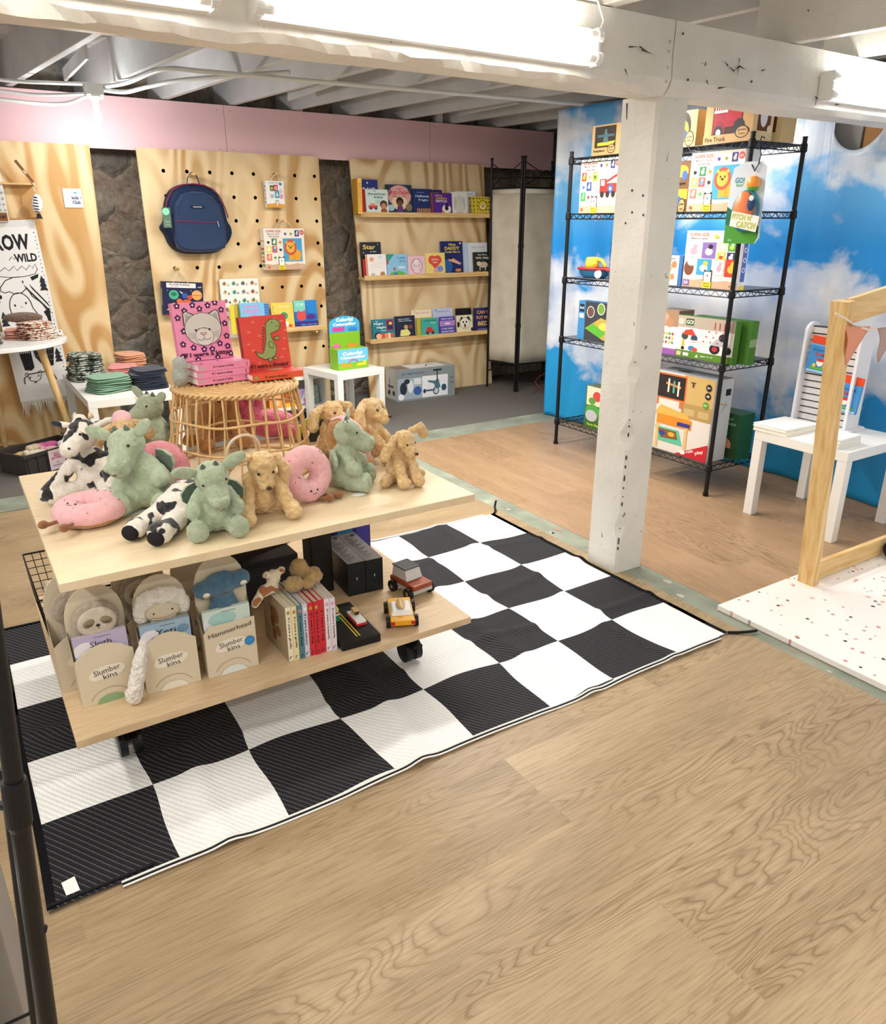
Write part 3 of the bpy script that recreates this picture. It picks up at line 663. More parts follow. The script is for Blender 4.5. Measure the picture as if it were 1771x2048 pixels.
# ================= FOLDING SCREEN =================
def screen():
    e=empty('folding_screen','cream cloth folding screen with black metal frame beside the book ledges','screen',(4.45,5.66,0)); o=Vector((4.45,5.66,0))
    pts=[Vector((4.36,6.02,0)),Vector((4.45,5.66,0)),Vector((4.93,5.62,0)),Vector((5.05,6.0,0))]
    cream=m_noisy('cream_cloth',((.3,'#cfc6b3'),(.7,'#ddd5c4')),8,3,.85,.2,300,.001)
    for i in range(3):
        a,c=pts[i],pts[i+1]; d=(c-a).normalized(); L=(c-a).length
        for k,p in enumerate((a+d*.014,c-d*.014)):
            b=MB(); b.cyl(p-o,p-o+Vector((0,0,2.03)),.011,BLACKM,12); b.cyl(p-o+Vector((0,0,2.03)),p-o+Vector((0,0,2.05)),.014,BLACK,12)
            for z in (.6,1.3): b.cyl(p-o+Vector((0,0,z)),p-o+Vector((0,0,z+.035)),.014,BLACK,12)
            b.build('frame_post',e)
        A=a+d*.028-o; B=c-d*.028-o; b=MB()
        for z in (.17,.26): b.cyl(A+Vector((0,0,z)),B+Vector((0,0,z)),.006,BLACKM,8)
        for k in range(5): p_=A.lerp(B,(k+.5)/5); b.cyl(p_+Vector((0,0,.17)),p_+Vector((0,0,.26)),.003,BLACKM,6)
        b.build('lower_rail',e); b=MB()
        for z in (1.80,1.88): b.cyl(A+Vector((0,0,z)),B+Vector((0,0,z)),.006,BLACKM,8)
        m=A.lerp(B,.5)
        b.tube([A+Vector((0,0,2.0)),m+Vector((0,0,1.90)),B+Vector((0,0,2.0))],.004,BLACKM,6); b.tube([A+Vector((0,0,1.82)),m+Vector((0,0,1.93)),B+Vector((0,0,1.82))],.004,BLACKM,6)
        b.tube([m+Vector((0,0,1.91))+(d*math.cos(t*.35)+Vector((0,0,math.sin(t*.35))))*.03 for t in range(10)],.004,BLACKM,6)
        b.build('upper_rail',e)
        n=24; vs=[];fs=[]
        for u in range(n+1):
            for v in range(13):
                p=A.lerp(B,u/n); nr=Vector((d.y,-d.x,0)); vs.append(p+nr*(-.004+.004*math.sin(u/n*PI*3+v*.7))+Vector((0,0,.27+1.52*v/12)))
        for u in range(n):
            for v in range(12): q=u*13+v; fs.append((q,q+1,q+14,q+13))
        b=MB(); b.add(vs,fs,cream); b.add([A+Vector((0,-.006,1.75)),B+Vector((0,-.006,1.75)),B+Vector((0,-.006,1.79)),A+Vector((0,-.006,1.79))],[(0,1,2,3)],mat('#e3dccb',.8)); q=b.build('cloth_panel',e,smooth=True); so=q.modifiers.new('t','SOLIDIFY'); so.thickness=.0015
screen()
b=MB(); b.tube([(4.55,5.5,.01),(4.62,5.58,.05),(4.72,5.62,.05),(4.8,5.55,.02),(4.75,5.48,.01),(4.64,5.5,.02),(4.6,5.56,.10),(4.7,5.6,.14),(4.85,5.55,.20)],.004,mat('#8e3330',.5),8); tag(b.build('extension_cord',smooth=True),'dark red cord coiled on the carpet under the folding screen','cord')
# ================= TERRAZZO PLATFORM + HOUSE FRAME =================
e=empty('play_platform','low white terrazzo speckled platform board at the right edge','platform',(2.463,1.735,0))
t=NT('terrazzo',.4,.3); c='#f4ece6'
for sc_,off,col,th in ((24,1,'#3b3735',.055),(21,2,'#c98d86',.06),(26,3,'#a9a29b',.05),(18,5,'#e0b3a2',.05)):
    v=t.n('TexVoronoi'); v.inputs['Scale'].default_value=sc_; v.inputs['Randomness'].default_value=1; mp=t.mapping((1,1,.01),loc=(off,off*2,0)); t.l(mp,v.inputs['Vector'])
    sp=t.n('SeparateColor'); t.l(v.outputs['Color'],sp.inputs[0]); sel=t.math('GREATER_THAN',sp.outputs[0],.72); di=t.math('ADD',v.outputs['Distance'],t.math('MULTIPLY',t.noise(mp,90,1),.16))
    f=t.math('MULTIPLY',t.math('LESS_THAN',di,.26),sel); c=t.mix(f,c,col)
TERR=t.col(c)
b=MB(); b.rbox((0,-2.2,.001),(1.6,0,.024),TERR,.002); b.build('board',e)
e=empty('wooden_house_frame','pine house shaped frame with a slanted post standing on the terrazzo board','frame',(2.97,1.66,.0242))
def bar(p,q,w,d,m,name):
    p,q=Vector(p),Vector(q); ax=(q-p); L=ax.length; X=Matrix.Translation(p)@ax.to_track_quat('Z','Y').to_matrix().to_4x4(); b=MB(); b.X=X; b.rbox((-w/2,-d/2,0),(w/2,d/2,L),m,.002); b.X=None; return b,name
b,_=bar((0,0,0),(-.125,0,1.205),.072,.045,PINE,'post'); b.cyl((-.002,-.026,.05),(-.002,-.0225,.05),.008,SCREW,12); b.cyl((-.11,-.026,1.08),(-.11,-.0225,1.08),.008,SCREW,12); b.build('post',e)
b=MB(); b.rbox((.04,-.01,.002),(1.1,.012,.088),PINEX,.002); b.build('bottom_rail',e)
b=MB(); b.prism([(-.087,1.115),(.75,1.225),(.75,1.33),(-.095,1.21)],-.012,.012,PINEX); b.build('top_rail',e,bevel=.002)
b=MB(); b.tube([(3.3,1.60,.075),(3.34,1.60,.075)],.05,BLACK,24); b.tube([(3.295,1.6,.075),(3.345,1.6,.075)],.02,mat('#888888',.3,1),12); tag(b.build('rubber_wheel',None,(.215,-.012,0)),'black rubber wheel at the right edge on the terrazzo board','wheel')
e=empty('bunting','string of triangle cloth flags tied across the pine frame','bunting',(2.83,1.63,1.17))
b=MB(); b.tube([(-.07,.0,-.02+.04),(-.02,-.01,.0),(.05,-.012,-.03),(.15,-.012,-.052),(.25,-.012,-.055),(.36,-.012,-.03),(.5,-.012,.01)],.0045,mat('#efe2cf',.8),8); b.build('string',e,smooth=True)
for x,c,z in ((.075,'#e8a084',-.035),(.30,'#b79e95',-.045)):
    b=MB(); vs=[];N=10
    for i in range(N+1):
        for j in range(N+1-i):
            u=(j+ i*.35)/N; vs.append((x-.095+.19*u,-.014-.008*math.sin(u*5+i*.4),z-.145*i/N+(-.012 if c=='#e8a084' else .01)*(u-.5)*(1-i/N)))
    idx={};k=0
    for i in range(N+1):
        for j in range(N+1-i): idx[i,j]=k;k+=1
    fs=[]
    for i in range(N):
        for j in range(N-i):
            fs.append((idx[i,j],idx[i,j+1],idx[i+1,j]))
            if j+1<N-i: fs.append((idx[i,j+1],idx[i+1,j+1],idx[i+1,j]))
    b.add(vs,fs,mat(c,.9,0,.1,0,.4,300)); q=b.build('flag',e,smooth=True,label='coral pink flag' if c=='#e8a084' else 'dusty mauve flag'); so=q.modifiers.new('t','SOLIDIFY'); so.thickness=.0015
# slatwall display on the table
e=empty('slatwall_display','grey white countertop slat stand on the white table before the backdrop','display stand',(3.92,2.275,.4722),(0,0,-PI/2))
WG=mat('#e6e6ea',.4)
b=MB(); pl=[]
for cx_,cy_,a0 in ((.155,.085,0),(-.155,.085,90),(-.155,-.085,180),(.155,-.085,270)):
    for k in range(5): a=R(a0+k*22.5); pl.append((cx_+.025*math.cos(a),cy_+.025*math.sin(a)))
b.zprism(pl,0,.014,WG); b.build('base',e,bevel=.002)
for x in (-.15,.15):
    b=MB(); X=Matrix.Translation((x,0,0)); pr=[(-.06,.0143),(.06,.0143),(.06,.49)]+[(.06*math.cos(R(a)),.49+.05*math.sin(R(a))) for a in range(0,181,20)]+[]
    b.X=Matrix.Translation((x-.008,0,0))@Matrix.Rotation(PI/2,4,'Z'); b.prism(pr,-.016,0,WG); b.build('side_panel',e,bevel=.002)
b=MB()
b.box((-.142,-.012,.0145),(.142,.012,.52),mat('#3a3b3f',.6))
for k in range(14): z=.02+k*.0358; b.box((-.1415,-.022,z),(.1415,.022,z+.0285),mat('#d6d4d4',.5))
b.build('slat_panel',e)
def packet(label,x,z):
    e=empty('toy_packet',label,'toy packet',(3.885,x,z),(0,R(4),-PI/2),'blue toy packets on the slat stand'); b=MB()
    b.rbox((-.075,-.012,0),(.075,.003,.15),mat('#3f8fd0',.25,0,.5),.006)
    prt(b,.15,.15,[('T','SCOOTER',.5,.80,.7,.08,'#1f4f8f'),('T','RAMP',.5,.66,.5,.13,'#c8402e'),('R',.12,.12,.88,.2,'#5fb045'),('E',.5,.38,.13,.13,'#f3e7d8'),('E',.5,.47,.15,.06,'#c8402e'),('E',.3,.26,.07,.07,'#e5c53b'),('E',.7,.26,.07,.07,'#e5c53b'),('R',.05,.03,.95,.1,'#9fd0ee')],-.0125,.0003,-.075,0); b.build('pouch',e)
    b=MB(); b.box((-.073,-.008,.15),(.073,.0,.19),mat('#e2502c',.3)); b.tube([(0,-.002,.185),(0,.03,.19)],.003,mat('#999999',.3,1),6); b.build('header_card',e,label='orange header card')
packet('upper blue packet with orange header hanging on the slat stand',2.33,.752)
packet('lower blue packet with orange header hanging on the slat stand',2.16,.577)
# books on that table
def flatbook(label,cx,cy,z,w,d,t,rz,cover,items=(),group=None,name='picture_book',cat='book',edge=None,spine=None,spi=()):
    """book lying flat, cover up; spine toward -y"""
    e=empty(name,label,cat,(cx,cy,z),(0,0,rz),group); b=MB(); cm=mat(cover,.35,0,.4)
    b.box((-w/2,-d/2,0),(w/2,d/2,.0018),cm); b.box((-w/2,-d/2,t-.0018),(w/2,d/2,t),cm); b.box((-w/2,-d/2,.0018),(w/2,-d/2+.002,t-.0018),mat(spine or cover,.35))
    if items:
        q=MB(); prt(q,w,d,items,-.0002,.0002); b.X=Matrix.Translation((-w/2,-d/2,t))@Matrix.Rotation(-PI/2,4,'X')
        for k,m in enumerate(q.ms): b.add(q.v,[f for f,i in zip(q.f,q.mi) if i==k],m)
        b.X=None
    if spi: prt(b,w,t,spi,-d/2-.0002,.0002,-w/2,0)
    b.build('cover',e); p=MB(); p.box((-w/2+.002,-d/2+.0025,.002),(w/2-.002,d/2-.003,t-.002),mat(edge,.8) if edge else PAGES); p.build('pages',e); return e
fr=[('L',[(.12,.15),(.88,.15),(.88,.85),(.12,.85),(.12,.15)],.012,'#9bb8cc'),('T','',.5,.5,.1,.1,'#9bb8cc')][:1]
flatbook('lower thick cream book in the stack at the left of the white table',3.655,2.325,.4722,.20,.27,.022,R(90)+.02,'#efe9dc')
flatbook('topmost white book with thin blue outline at the left of the white table',3.66,2.33,.4944,.20,.265,.013,R(90)-.03,'#f6f4ef',fr)
for k in range(3): flatbook(['bottom','middle','top'][k]+' one of three small white speckled books by the pine post',3.62,2.01,.4722+.0163*k,.125,.19,.016,R(90)+.03*(k-1),'#f4f3f0',[('E',.2+.13*i,.25+.37*((i*5)%3)*.7,.012,.012,'#b9b4b4') for i in range(5)])
# ================= FOREGROUND LEFT =================
e=empty('clothes_rack_pole','black telescoping rack pole close to the camera at the left edge','rack',(-.1015,.8,0))
def pp(z): return (.0732*z,0,z)
b=MB(); b.tube([pp(0),pp(.90)],.0105,BLACKM,20); b.build('lower_tube',e,smooth=False)
b=MB(); b.tube([pp(.9),pp(1.9)],.0098,BLACKM,20); b.build('upper_tube',e)
b=MB(); b.tube([pp(.872),pp(.88),pp(.93),pp(.936)],[.0108,.0132,.0132,.0122],BLACK,20); b.tube([(.06,.005,.90),(.03,.03,.90)],.005,BLACK,8); b.build('collar',e)
b=MB(); b.tube([(.050,0,.73),(.064,0,.722)],.005,BLACK,8); b.build('spring_button',e)
e=empty('wire_grid_panel','thin black wire grid beside the foreground pole at the left edge','grid',(-.35,.88,0))
b=MB()
for z in (.30,.45,.52,.74,.80,.96,1.0): b.cyl((-.3,0,z),(.255 if z>.7 else .27,0,z),.0022,BLACKM,8)
b.tube([(.305,.0,.9),(.27,0,.5),(.25,0,.0)],.004,BLACKM,8); b.cyl((-.3,0,0),(-.3,0,1.0),.004,BLACKM,8); b.build('wire_grid',e)
b=MB(); b.rbox((-.30,0,0),(0,.24,.72),mat('#8d857d',.6),.004); tag(b.build('grey_cabinet',None,(-.095,.96,.001)),'grey painted side of a low unit at the bottom left corner','cabinet')
b=MB(); b.rbox((-.12,0,0),(0,.10,.70),mat('#eef1f2',.35),.004); prt(b,.12,.70,[('E',.8,.93,.3,.05,'#6fae4a'),('E',.85,.62,.25,.04,'#2c2a33')],-.0005,.0004,-.12,0); tag(b.build('white_carton',None,(-.128,.83,.001)),'white printed carton at the bottom left corner behind the pole','box')
# ================= WALL BOOKS =================
def WB(label,x0,x1,h,z,layer,cover,items=(),t=.018,rz=0,gr='picture books on the wall ledges',tilt=None,spine=None):
    y={0:6.022,1:6.049,2:6.076}[layer]; tl=.10; t=min(t,.021)
    return book(label,x1-x0,h,t,cover,items,((x0+x1)/2,y,z+.0008+ (0)),rz,tl,spine,gr)
Z1,Z2,Z3,Z4=1.575,1.07,.535,.69
def figure(u,v,s,skin,hair,top): return [('E',u,v-.16*s*1.2,.11*s,.15*s,top),('E',u,v+.05*s,.13*s,.13*s,hair),('E',u,v,.09*s,.09*s,skin)]
book('yellow checked book standing edge on at the left end of the top ledge',.20,.265,.035,'#e3a93a',[],(3.045,6.03,Z1+.001),R(76),.0,'#e8b545','picture books on the wall ledges',spi=[('R',.1,.06*k,.9,.06*k+.02,'#c98b22') for k in range(1,15)])
WB('tall navy blue book titled BRAVE behind the pale baby book',3.06,3.255,.27,Z1,2,'#2b3a86',[('T','BRAVE',.5,.72,.72,.10,'#f4dfe0'),('E',.5,.9,.04,.03,'#f2e6c9'),('T','a story',.5,.6,.4,.05,'#c9d2ef')],.015)
WB('red edged book hidden behind the pale baby book',3.085,3.28,.19,Z1,1,'#c8323c',[],.02)
WB('pale mint book titled American baby on the top ledge',3.105,3.315,.192,Z1,0,'#dcebe4',[('T','My',.42,.93,.12,.05,'#2c5f58'),('T','American',.5,.82,.8,.10,'#2c6a62'),('T','baby',.58,.68,.42,.11,'#2c6a62'),('R',.1,.22,.5,.36,'#d4574d'),('R',.2,.34,.4,.44,'#e89a8d'),('E',.2,.22,.05,.05,'#3d3532'),('E',.42,.22,.05,.05,'#3d3532'),('E',.52,.5,.12,.10,'#b9dccb')]+figure(.78,.33,1.3,'#c98c68','#5a3424','#a4533c'),.012)
WB('dark and pink book titled THE BOO CREW with a witch figure',3.318,3.565,.236,Z1,1,'#2f4150',[('E',.5,.62,.46,.36,'#e4a5a4'),('E',.5,.40,.30,.26,'#ecd6ae'),('T','THE',.5,.84,.14,.045,'#96353b'),('T','BOO CREW',.5,.72,.8,.11,'#c8463e'),('T','NEEDS YOU!',.5,.60,.5,.06,'#a13b3d'),('E',.15,.22,.13,.11,'#b9cdd6'),('E',.85,.24,.13,.13,'#8c7a5a')]+figure(.5,.38,1.1,'#7b4a35','#231a24','#6d3e7b')+[('L',[(.02,.95),(.18,.78),(.06,.62)],.03,'#26313c'),('L',[(.98,.95),(.85,.8),(.97,.66)],.03,'#26313c')])
WB('navy Halloween book with a pumpkin fence between two purple books',3.572,3.765,.208,Z1,1,'#28356f',[('T','Hallowe',.5,.72,.7,.1,'#c7d4e8'),('T','Fright',.55,.56,.5,.1,'#c7d4e8'),('T','pumpkins',.4,.86,.4,.05,'#8ea0cf')]+[('R',.2+.09*k,.04,.25+.09*k,.24,'#e2a053') for k in range(8)])
WB('dark violet book behind the witch book on the top ledge',3.74,3.89,.205,Z1,2,'#3b2f78',[('T','spooky',.5,.88,.6,.06,'#b6a8e2')],.012)
WB('orange edged copy just behind the purple witch book',3.75,3.925,.178,Z1,1,'#d0693b',[],.02)
WB('purple book titled How to CATCH a WITCH',3.765,3.958,.178,Z1,0,'#5b2f92',[('T','HOW to',.28,.88,.4,.08,'#f1c04e'),('T','CATCH a',.42,.75,.6,.10,'#f1c04e'),('T','WITCH',.4,.62,.6,.11,'#f5e9e1'),('E',.68,.26,.24,.22,'#f3ede9'),('E',.68,.30,.1,.1,'#2d2533'),('P',[(.55,.38),(.85,.38),(.7,.55)],'#2d2533'),('E',.48,.12,.08,.07,'#e58a35')],.012)
WB('white book with a floppy grey bunny drawing on the top ledge',3.955,4.118,.189,Z1,0,'#efebe4',[('E',.5,.62,.24,.24,'#d9d4cb'),('E',.22,.5,.09,.3,'#cdc7bd'),('E',.78,.5,.09,.3,'#cdc7bd'),('E',.5,.3,.27,.26,'#dcd7ce'),('T','If I were',.5,.08,.5,.05,'#6a645d')])
WB('plain white tall book at the back beside the leopard print book',4.035,4.25,.200,Z1,2,'#eef0f2',[('T','little stories',.5,.9,.7,.05,'#9aa7b5')],.012)
for k in range(3): WB(['front','middle','rear'][k]+' yellow leopard spotted book of three at the right end of the top ledge',4.205-.02*k,4.368-.02*k,.155,Z1,k,'#e8cf3f',[('E',.12+.19*(i%5)+.05*(i//5%2),.1+.2*(i//5),.045,.04,'#3a2f1c') for i in range(25)]+[('E',.5,.52,.29,.29,'#3a2f1c'),('E',.5,.52,.26,.26,'#e8cf3f'),('E',.5,.48,.19,.17,'#efe0a0'),('E',.42,.56,.03,.03,'#2a2118'),('E',.58,.56,.03,.03,'#2a2118'),('E',.5,.47,.05,.04,'#2a2118')],.012)
WB('black book titled Star standing tall at the left end of the middle ledge',3.075,3.27,.285,Z2,2,'#23262c',[('T','Star',.42,.86,.62,.13,'#e9c65a'),('T','in the',.6,.73,.3,.04,'#cfd3d8'),('E',.85,.93,.02,.015,'#f0eacb'),('E',.12,.7,.02,.015,'#f0eacb')],.012)
WB('red covered book partly hidden behind the white flower book',3.075,3.21,.15,Z2,1,'#b9342f',[],.014)
WB('white book with orange spine and flower sketches on the middle ledge',3.09,3.283,.188,Z2,0,'#f2ece6',[('R',0,0,.07,1,'#e38a6c'),('E',.28,.78,.12,.11,'#ecb8a0'),('E',.28,.78,.06,.05,'#e38a6c'),('L',[(.2,.55),(.85,.6)],.01,'#c9c3bd'),('L',[(.25,.45),(.8,.48)],.01,'#c9c3bd'),('E',.78,.14,.12,.1,'#b98355'),('E',.3,.12,.1,.07,'#a8c19a'),('E',.7,.88,.09,.07,'#d6dbe6')],.012)
WB('light blue book with a green globe on the middle ledge',3.288,3.492,.186,Z2,0,'#8fc4e4',[('P',[(0,.55),(.38,1),(0,1)],'#3b9b7f'),('P',[(0,.5),(.1,.62),(0,.9)],'#c24b4b'),('E',.5,.08,.38,.16,'#6db04c'),('E',.4,.1,.1,.08,'#3d7fc1'),('T','To THINK',.7,.82,.4,.07,'#4a79ab'),('T','YOU can',.75,.68,.3,.07,'#4a79ab'),('E',.35,.34,.06,.08,'#c4663d'),('E',.7,.4,.2,.06,'#c9e3f2')])
WB('pink book with an outlined bunny face on the middle ledge',3.497,3.675,.165,Z2,0,'#eec3cd',[('E',.5,.5,.33,.38,'#5d4a55'),('E',.5,.5,.315,.365,'#f1d3da'),('E',.5,.68,.2,.2,'#5d4a55'),('E',.5,.68,.18,.18,'#f4dde2'),('E',.28,.5,.08,.25,'#5d4a55'),('E',.28,.5,.065,.23,'#f1d3da'),('E',.72,.5,.08,.25,'#5d4a55'),('E',.72,.5,.065,.23,'#f1d3da'),('T','If I were a Bunny',.5,.06,.8,.06,'#5d4a55')])
WB('yellow book with a big red heart on the middle ledge',3.68,3.885,.19,Z2,0,'#f0da7d',[('E',.34,.68,.2,.2,'#e05548'),('E',.62,.68,.2,.2,'#e05548'),('P',[(.16,.6),(.48,.28),(.8,.6),(.6,.85),(.35,.85)],'#e05548'),('T','LOTS of',.48,.70,.34,.08,'#f5e9dc'),('T','love',.48,.58,.2,.08,'#f5e9dc'),('E',.72,.28,.16,.14,'#7c98d8'),('E',.5,.2,.12,.1,'#dfa0c0')])
WB('tall navy book titled When DADDY Tucks Me In',3.868,4.10,.285,Z2,1,'#28306b',[('T','When',.5,.90,.34,.07,'#f0d94a'),('T','DADDY',.5,.79,.68,.10,'#f0d94a'),('T','Tucks Me In',.5,.68,.72,.06,'#f0d94a'),('E',.28,.25,.2,.22,'#2e63ad'),('P',[(.3,.42),(.85,.28),(.9,.33),(.4,.54)],'#e9b08e'),('E',.45,.46,.08,.06,'#e9b08e'),('E',.42,.5,.09,.05,'#332430'),('E',.75,.12,.14,.05,'#dc9544'),('E',.88,.94,.04,.03,'#f2eec9')],.022,tilt=.08)
WB('light blue spined thick book behind the napping sloth book',4.10,4.19,.27,Z2,2,'#c5d9ee',[],.022,tilt=.08)
WB('tall white book behind the napping sloth book',4.165,4.375,.27,Z2,1,'#e4e9ee',[('T','little lambs',.5,.86,.7,.05,'#a9b4c2'),('L',arc(.5,.72,.3,.1,.3,2.8),.012,'#b3c0d0')],.012,tilt=.08)
WB('black book titled But First we nap with a sloth',4.20,4.405,.188,Z2,0,'#24302c',[('T','But First,',.5,.87,.5,.07,'#e7e4d8'),('T','we nap',.48,.71,.78,.11,'#e7e4d8'),('E',.52,.40,.26,.14,'#cdbba4'),('R',.3,.14,.36,.4,'#cdbba4'),('R',.6,.14,.66,.4,'#cdbba4'),('E',.27,.46,.12,.1,'#e8dccb'),('E',.24,.46,.03,.02,'#4c3b2d'),('E',.2,.06,.12,.05,'#cf9a62'),('E',.55,.05,.12,.04,'#e8dccb'),('E',.88,.14,.05,.1,'#e7d5b8')],.016)
WB('teal book titled Night Night with a sleeping child',3.13,3.355,.18,Z3,0,'#2a7f90',[('T','The',.2,.9,.12,.05,'#f2f0e6'),('T','Night',.28,.78,.42,.12,'#f2f0e6'),('T','Night',.40,.60,.42,.12,'#f2f0e6'),('T','Book',.5,.46,.24,.06,'#f2f0e6'),('R',.6,.45,.95,.95,'#a23a52'),('R',.66,.5,.9,.9,'#28326a'),('E',.8,.78,.08,.08,'#f0c545'),('E',.22,.22,.16,.17,'#3a241b'),('E',.26,.2,.13,.13,'#eeb99a')]+[('R',.38+.14*i,.0,.50+.14*i,.32,['#e0562e','#f09a4c','#f2d9a6','#e0562e'][i]) for i in range(4)],.02)
WB('dark bedtime book with a big pale yellow shape on the lowest ledge',3.362,3.565,.195,Z3,0,'#2a2c42',[('T','How to Build a',.45,.86,.6,.05,'#cfe3e0'),('T','Pillow to Dream',.5,.78,.66,.05,'#cfe3e0'),('P',[(.2,.12),(.55,.05),(.75,.2),(.6,.4),(.25,.38)],'#e8e08a'),('E',.52,.5,.1,.1,'#c9a45c'),('E',.75,.5,.1,.1,'#8d3d3f'),('E',.5,.06,.5,.05,'#6d5a3f')],.02)
WB('cream tall book behind the teal car book on the lowest ledge',3.565,3.78,.232,Z3,2,'#f0e2c3',[('T','CARS & TRUCKS',.5,.88,.7,.05,'#d98b94'),('E',.15,.94,.03,.02,'#d98b94')],.014)
WB('lime green spined book beside the teal car book',3.60,3.78,.165,Z3,1,'#c4b84a',[],.022)
WB('teal book with a small red car on the lowest ledge',3.635,3.81,.160,Z3,0,'#48b0a4',[('T','ADVENTURES',.5,.86,.75,.1,'#2c6f6d'),('T','baby',.7,.74,.3,.07,'#e8f2e6'),('R',.2,.2,.75,.34,'#c9393c'),('E',.45,.4,.17,.12,'#c9393c'),('E',.32,.18,.07,.07,'#2a2a2e'),('E',.65,.18,.07,.07,'#2a2a2e'),('R',0,0,1,.08,'#3a857f')],.014)
WB('tall lavender book behind the violet stories book',3.79,4.01,.235,Z3,2,'#c7d0ec',[('T','bedtime',.5,.88,.6,.06,'#8c96c9'),('E',.15,.93,.04,.03,'#5e7ab5')],.014)
WB('violet and indigo book of short stories on the lowest ledge',3.828,3.995,.163,Z3,0,'#5a4bb0',[('T','NIGHT NIGHT',.5,.88,.78,.09,'#ecd5ee'),('R',0,.48,1,.78,'#b489cf'),('E',.5,.62,.2,.06,'#ecd5ee'),('T','10 TINY SHORT',.5,.34,.8,.1,'#dfe1f6'),('T','BEDTIME STORIES',.5,.18,.8,.08,'#dfe1f6')],.014)
WB('black backed book with round top behind the spotted puppy book',4.05,4.22,.222,Z3,2,'#1d1c20',[],.014)
WB('cream book with a black and white puppy face on the lowest ledge',4.02,4.195,.165,Z3,0,'#ece7c4',[('E',.5,.55,.31,.32,'#27221f'),('E',.5,.55,.29,.30,'#f4f0e2'),('P',[(.2,.72),(.38,.85),(.3,.95),(.08,.6)],'#27221f'),('P',[(.8,.72),(.62,.85),(.75,.95),(.95,.6)],'#27221f'),('E',.40,.62,.05,.06,'#27221f'),('E',.6,.62,.05,.06,'#27221f'),('E',.5,.46,.07,.05,'#27221f'),('E',.5,.36,.1,.05,'#c9564b'),('E',.06,.5,.1,.15,'#27221f'),('E',.95,.2,.08,.1,'#27221f'),('T','If I were a puppy',.5,.06,.6,.05,'#3a3430')],.02)
WB('dark blue book titled CAN YOU PUT ME TO BED on the lowest ledge',4.222,4.478,.222,Z3,0,'#29276a',[('T','CAN YOU',.5,.82,.78,.14,'#f0ae4b'),('T','PUT ME TO',.5,.60,.84,.13,'#f0ae4b'),('T','BED?',.42,.35,.56,.18,'#f3c34f'),('E',.82,.34,.08,.07,'#b7633b'),('E',.9,.22,.08,.06,'#6aa7d6'),('R',.1,.1,.9,.13,'#8d86c9')],.018)
# short ledge
book('bright yellow spined book at the left end of the short ledge',.20,.22,.03,'#f0cf33',[],(1.935,6.025,Z4+.001),R(60),0,'#f3d53c','picture books on the wall ledges')
WB('sky blue book with pink lettering about hippo potties',1.965,2.165,.222,Z4,0,'#76bfe6',[('T','HAVE FUN',.45,.86,.6,.1,'#f06fa8'),('T','THE POTTY',.48,.70,.75,.12,'#f06fa8'),('T','FAMILY',.6,.54,.5,.09,'#f06fa8'),('E',.3,.24,.26,.2,'#f2f2f0')],.02)
WB('blue patterned book pressed behind the hippo book',2.13,2.215,.205,Z4,1,'#3f78c0',[('R',.1,.1*k,.9,.1*k+.03,'#6a9bd6') for k in range(1,10)],.014)
WB('yellow book with a green dinosaur on the short ledge',2.222,2.41,.212,Z4,0,'#f0cd5c',[('T','dinosaur',.6,.86,.5,.07,'#f5e8b0'),('P',[(0,.05),(.4,.05),(.45,.45),(.1,.55)],'#f4f0e6'),('E',.55,.5,.17,.14,'#2d9b76'),('E',.45,.32,.15,.18,'#2d9b76'),('E',.62,.2,.1,.1,'#f4f0e6'),('E',.8,.12,.08,.07,'#d9532e'),('L',[(.1,.9),(.05,.7),(.12,.6)],.012,'#4a3a1c')],.016)
WB('turquoise and blue book titled OK with a red crab',2.415,2.618,.220,Z4,0,'#2a6fbf',[('R',0,.6,.5,1,'#7fd3c0'),('P',[(.5,1),(1,1),(1,.5),(.6,.55)],'#2588d4'),('T','OK',.3,.85,.35,.12,'#c5efdc'),('E',.3,.42,.2,.16,'#e1504a'),('P',[(.1,.5),(.2,.7),(.25,.45)],'#e1504a'),('P',[(.35,.5),(.45,.72),(.5,.4)],'#e1504a'),('R',0,0,1,.24,'#3a2d86'),('T','tiny cute sea',.6,.12,.7,.08,'#5fa0e0'),('E',.7,.4,.2,.1,'#57308a')],.016)
# ================= PEG DISPLAYS =================
ANI=['#a25a3a','#efe6d9','#d9a441','#4b6b9d','#5aa45a','#d98a8f','#7c62ad','#2f2c2b','#e0c24b']
def tile(u,v,w,h,bg,fig,f2='#f2e7d5'): return [('R',u-w,v-h,u+w,v+h,bg),('E',u,v-h*.15,w*.55,h*.45,fig),('E',u+w*.2,v+h*.45,w*.35,h*.3,f2)]
def logo(u=.48): return [('R',u-.075,.05,u+.075,.30,'#2a2a2e'),('E',u-.055,.30,.02,.025,'#2a2a2e'),('E',u+.055,.30,.02,.025,'#2a2a2e'),('R',u-.063,.05,u+.063,.288,'#f4f1ea'),('E',u,.22,.012,.016,'#2a2a2e'),('R',u-.078,0,u+.078,.115,'#f2dc33'),('T','Banana',u,.083,.11,.03,'#2a2a2e'),('T','Panda',u,.035,.10,.03,'#2a2a2e')]
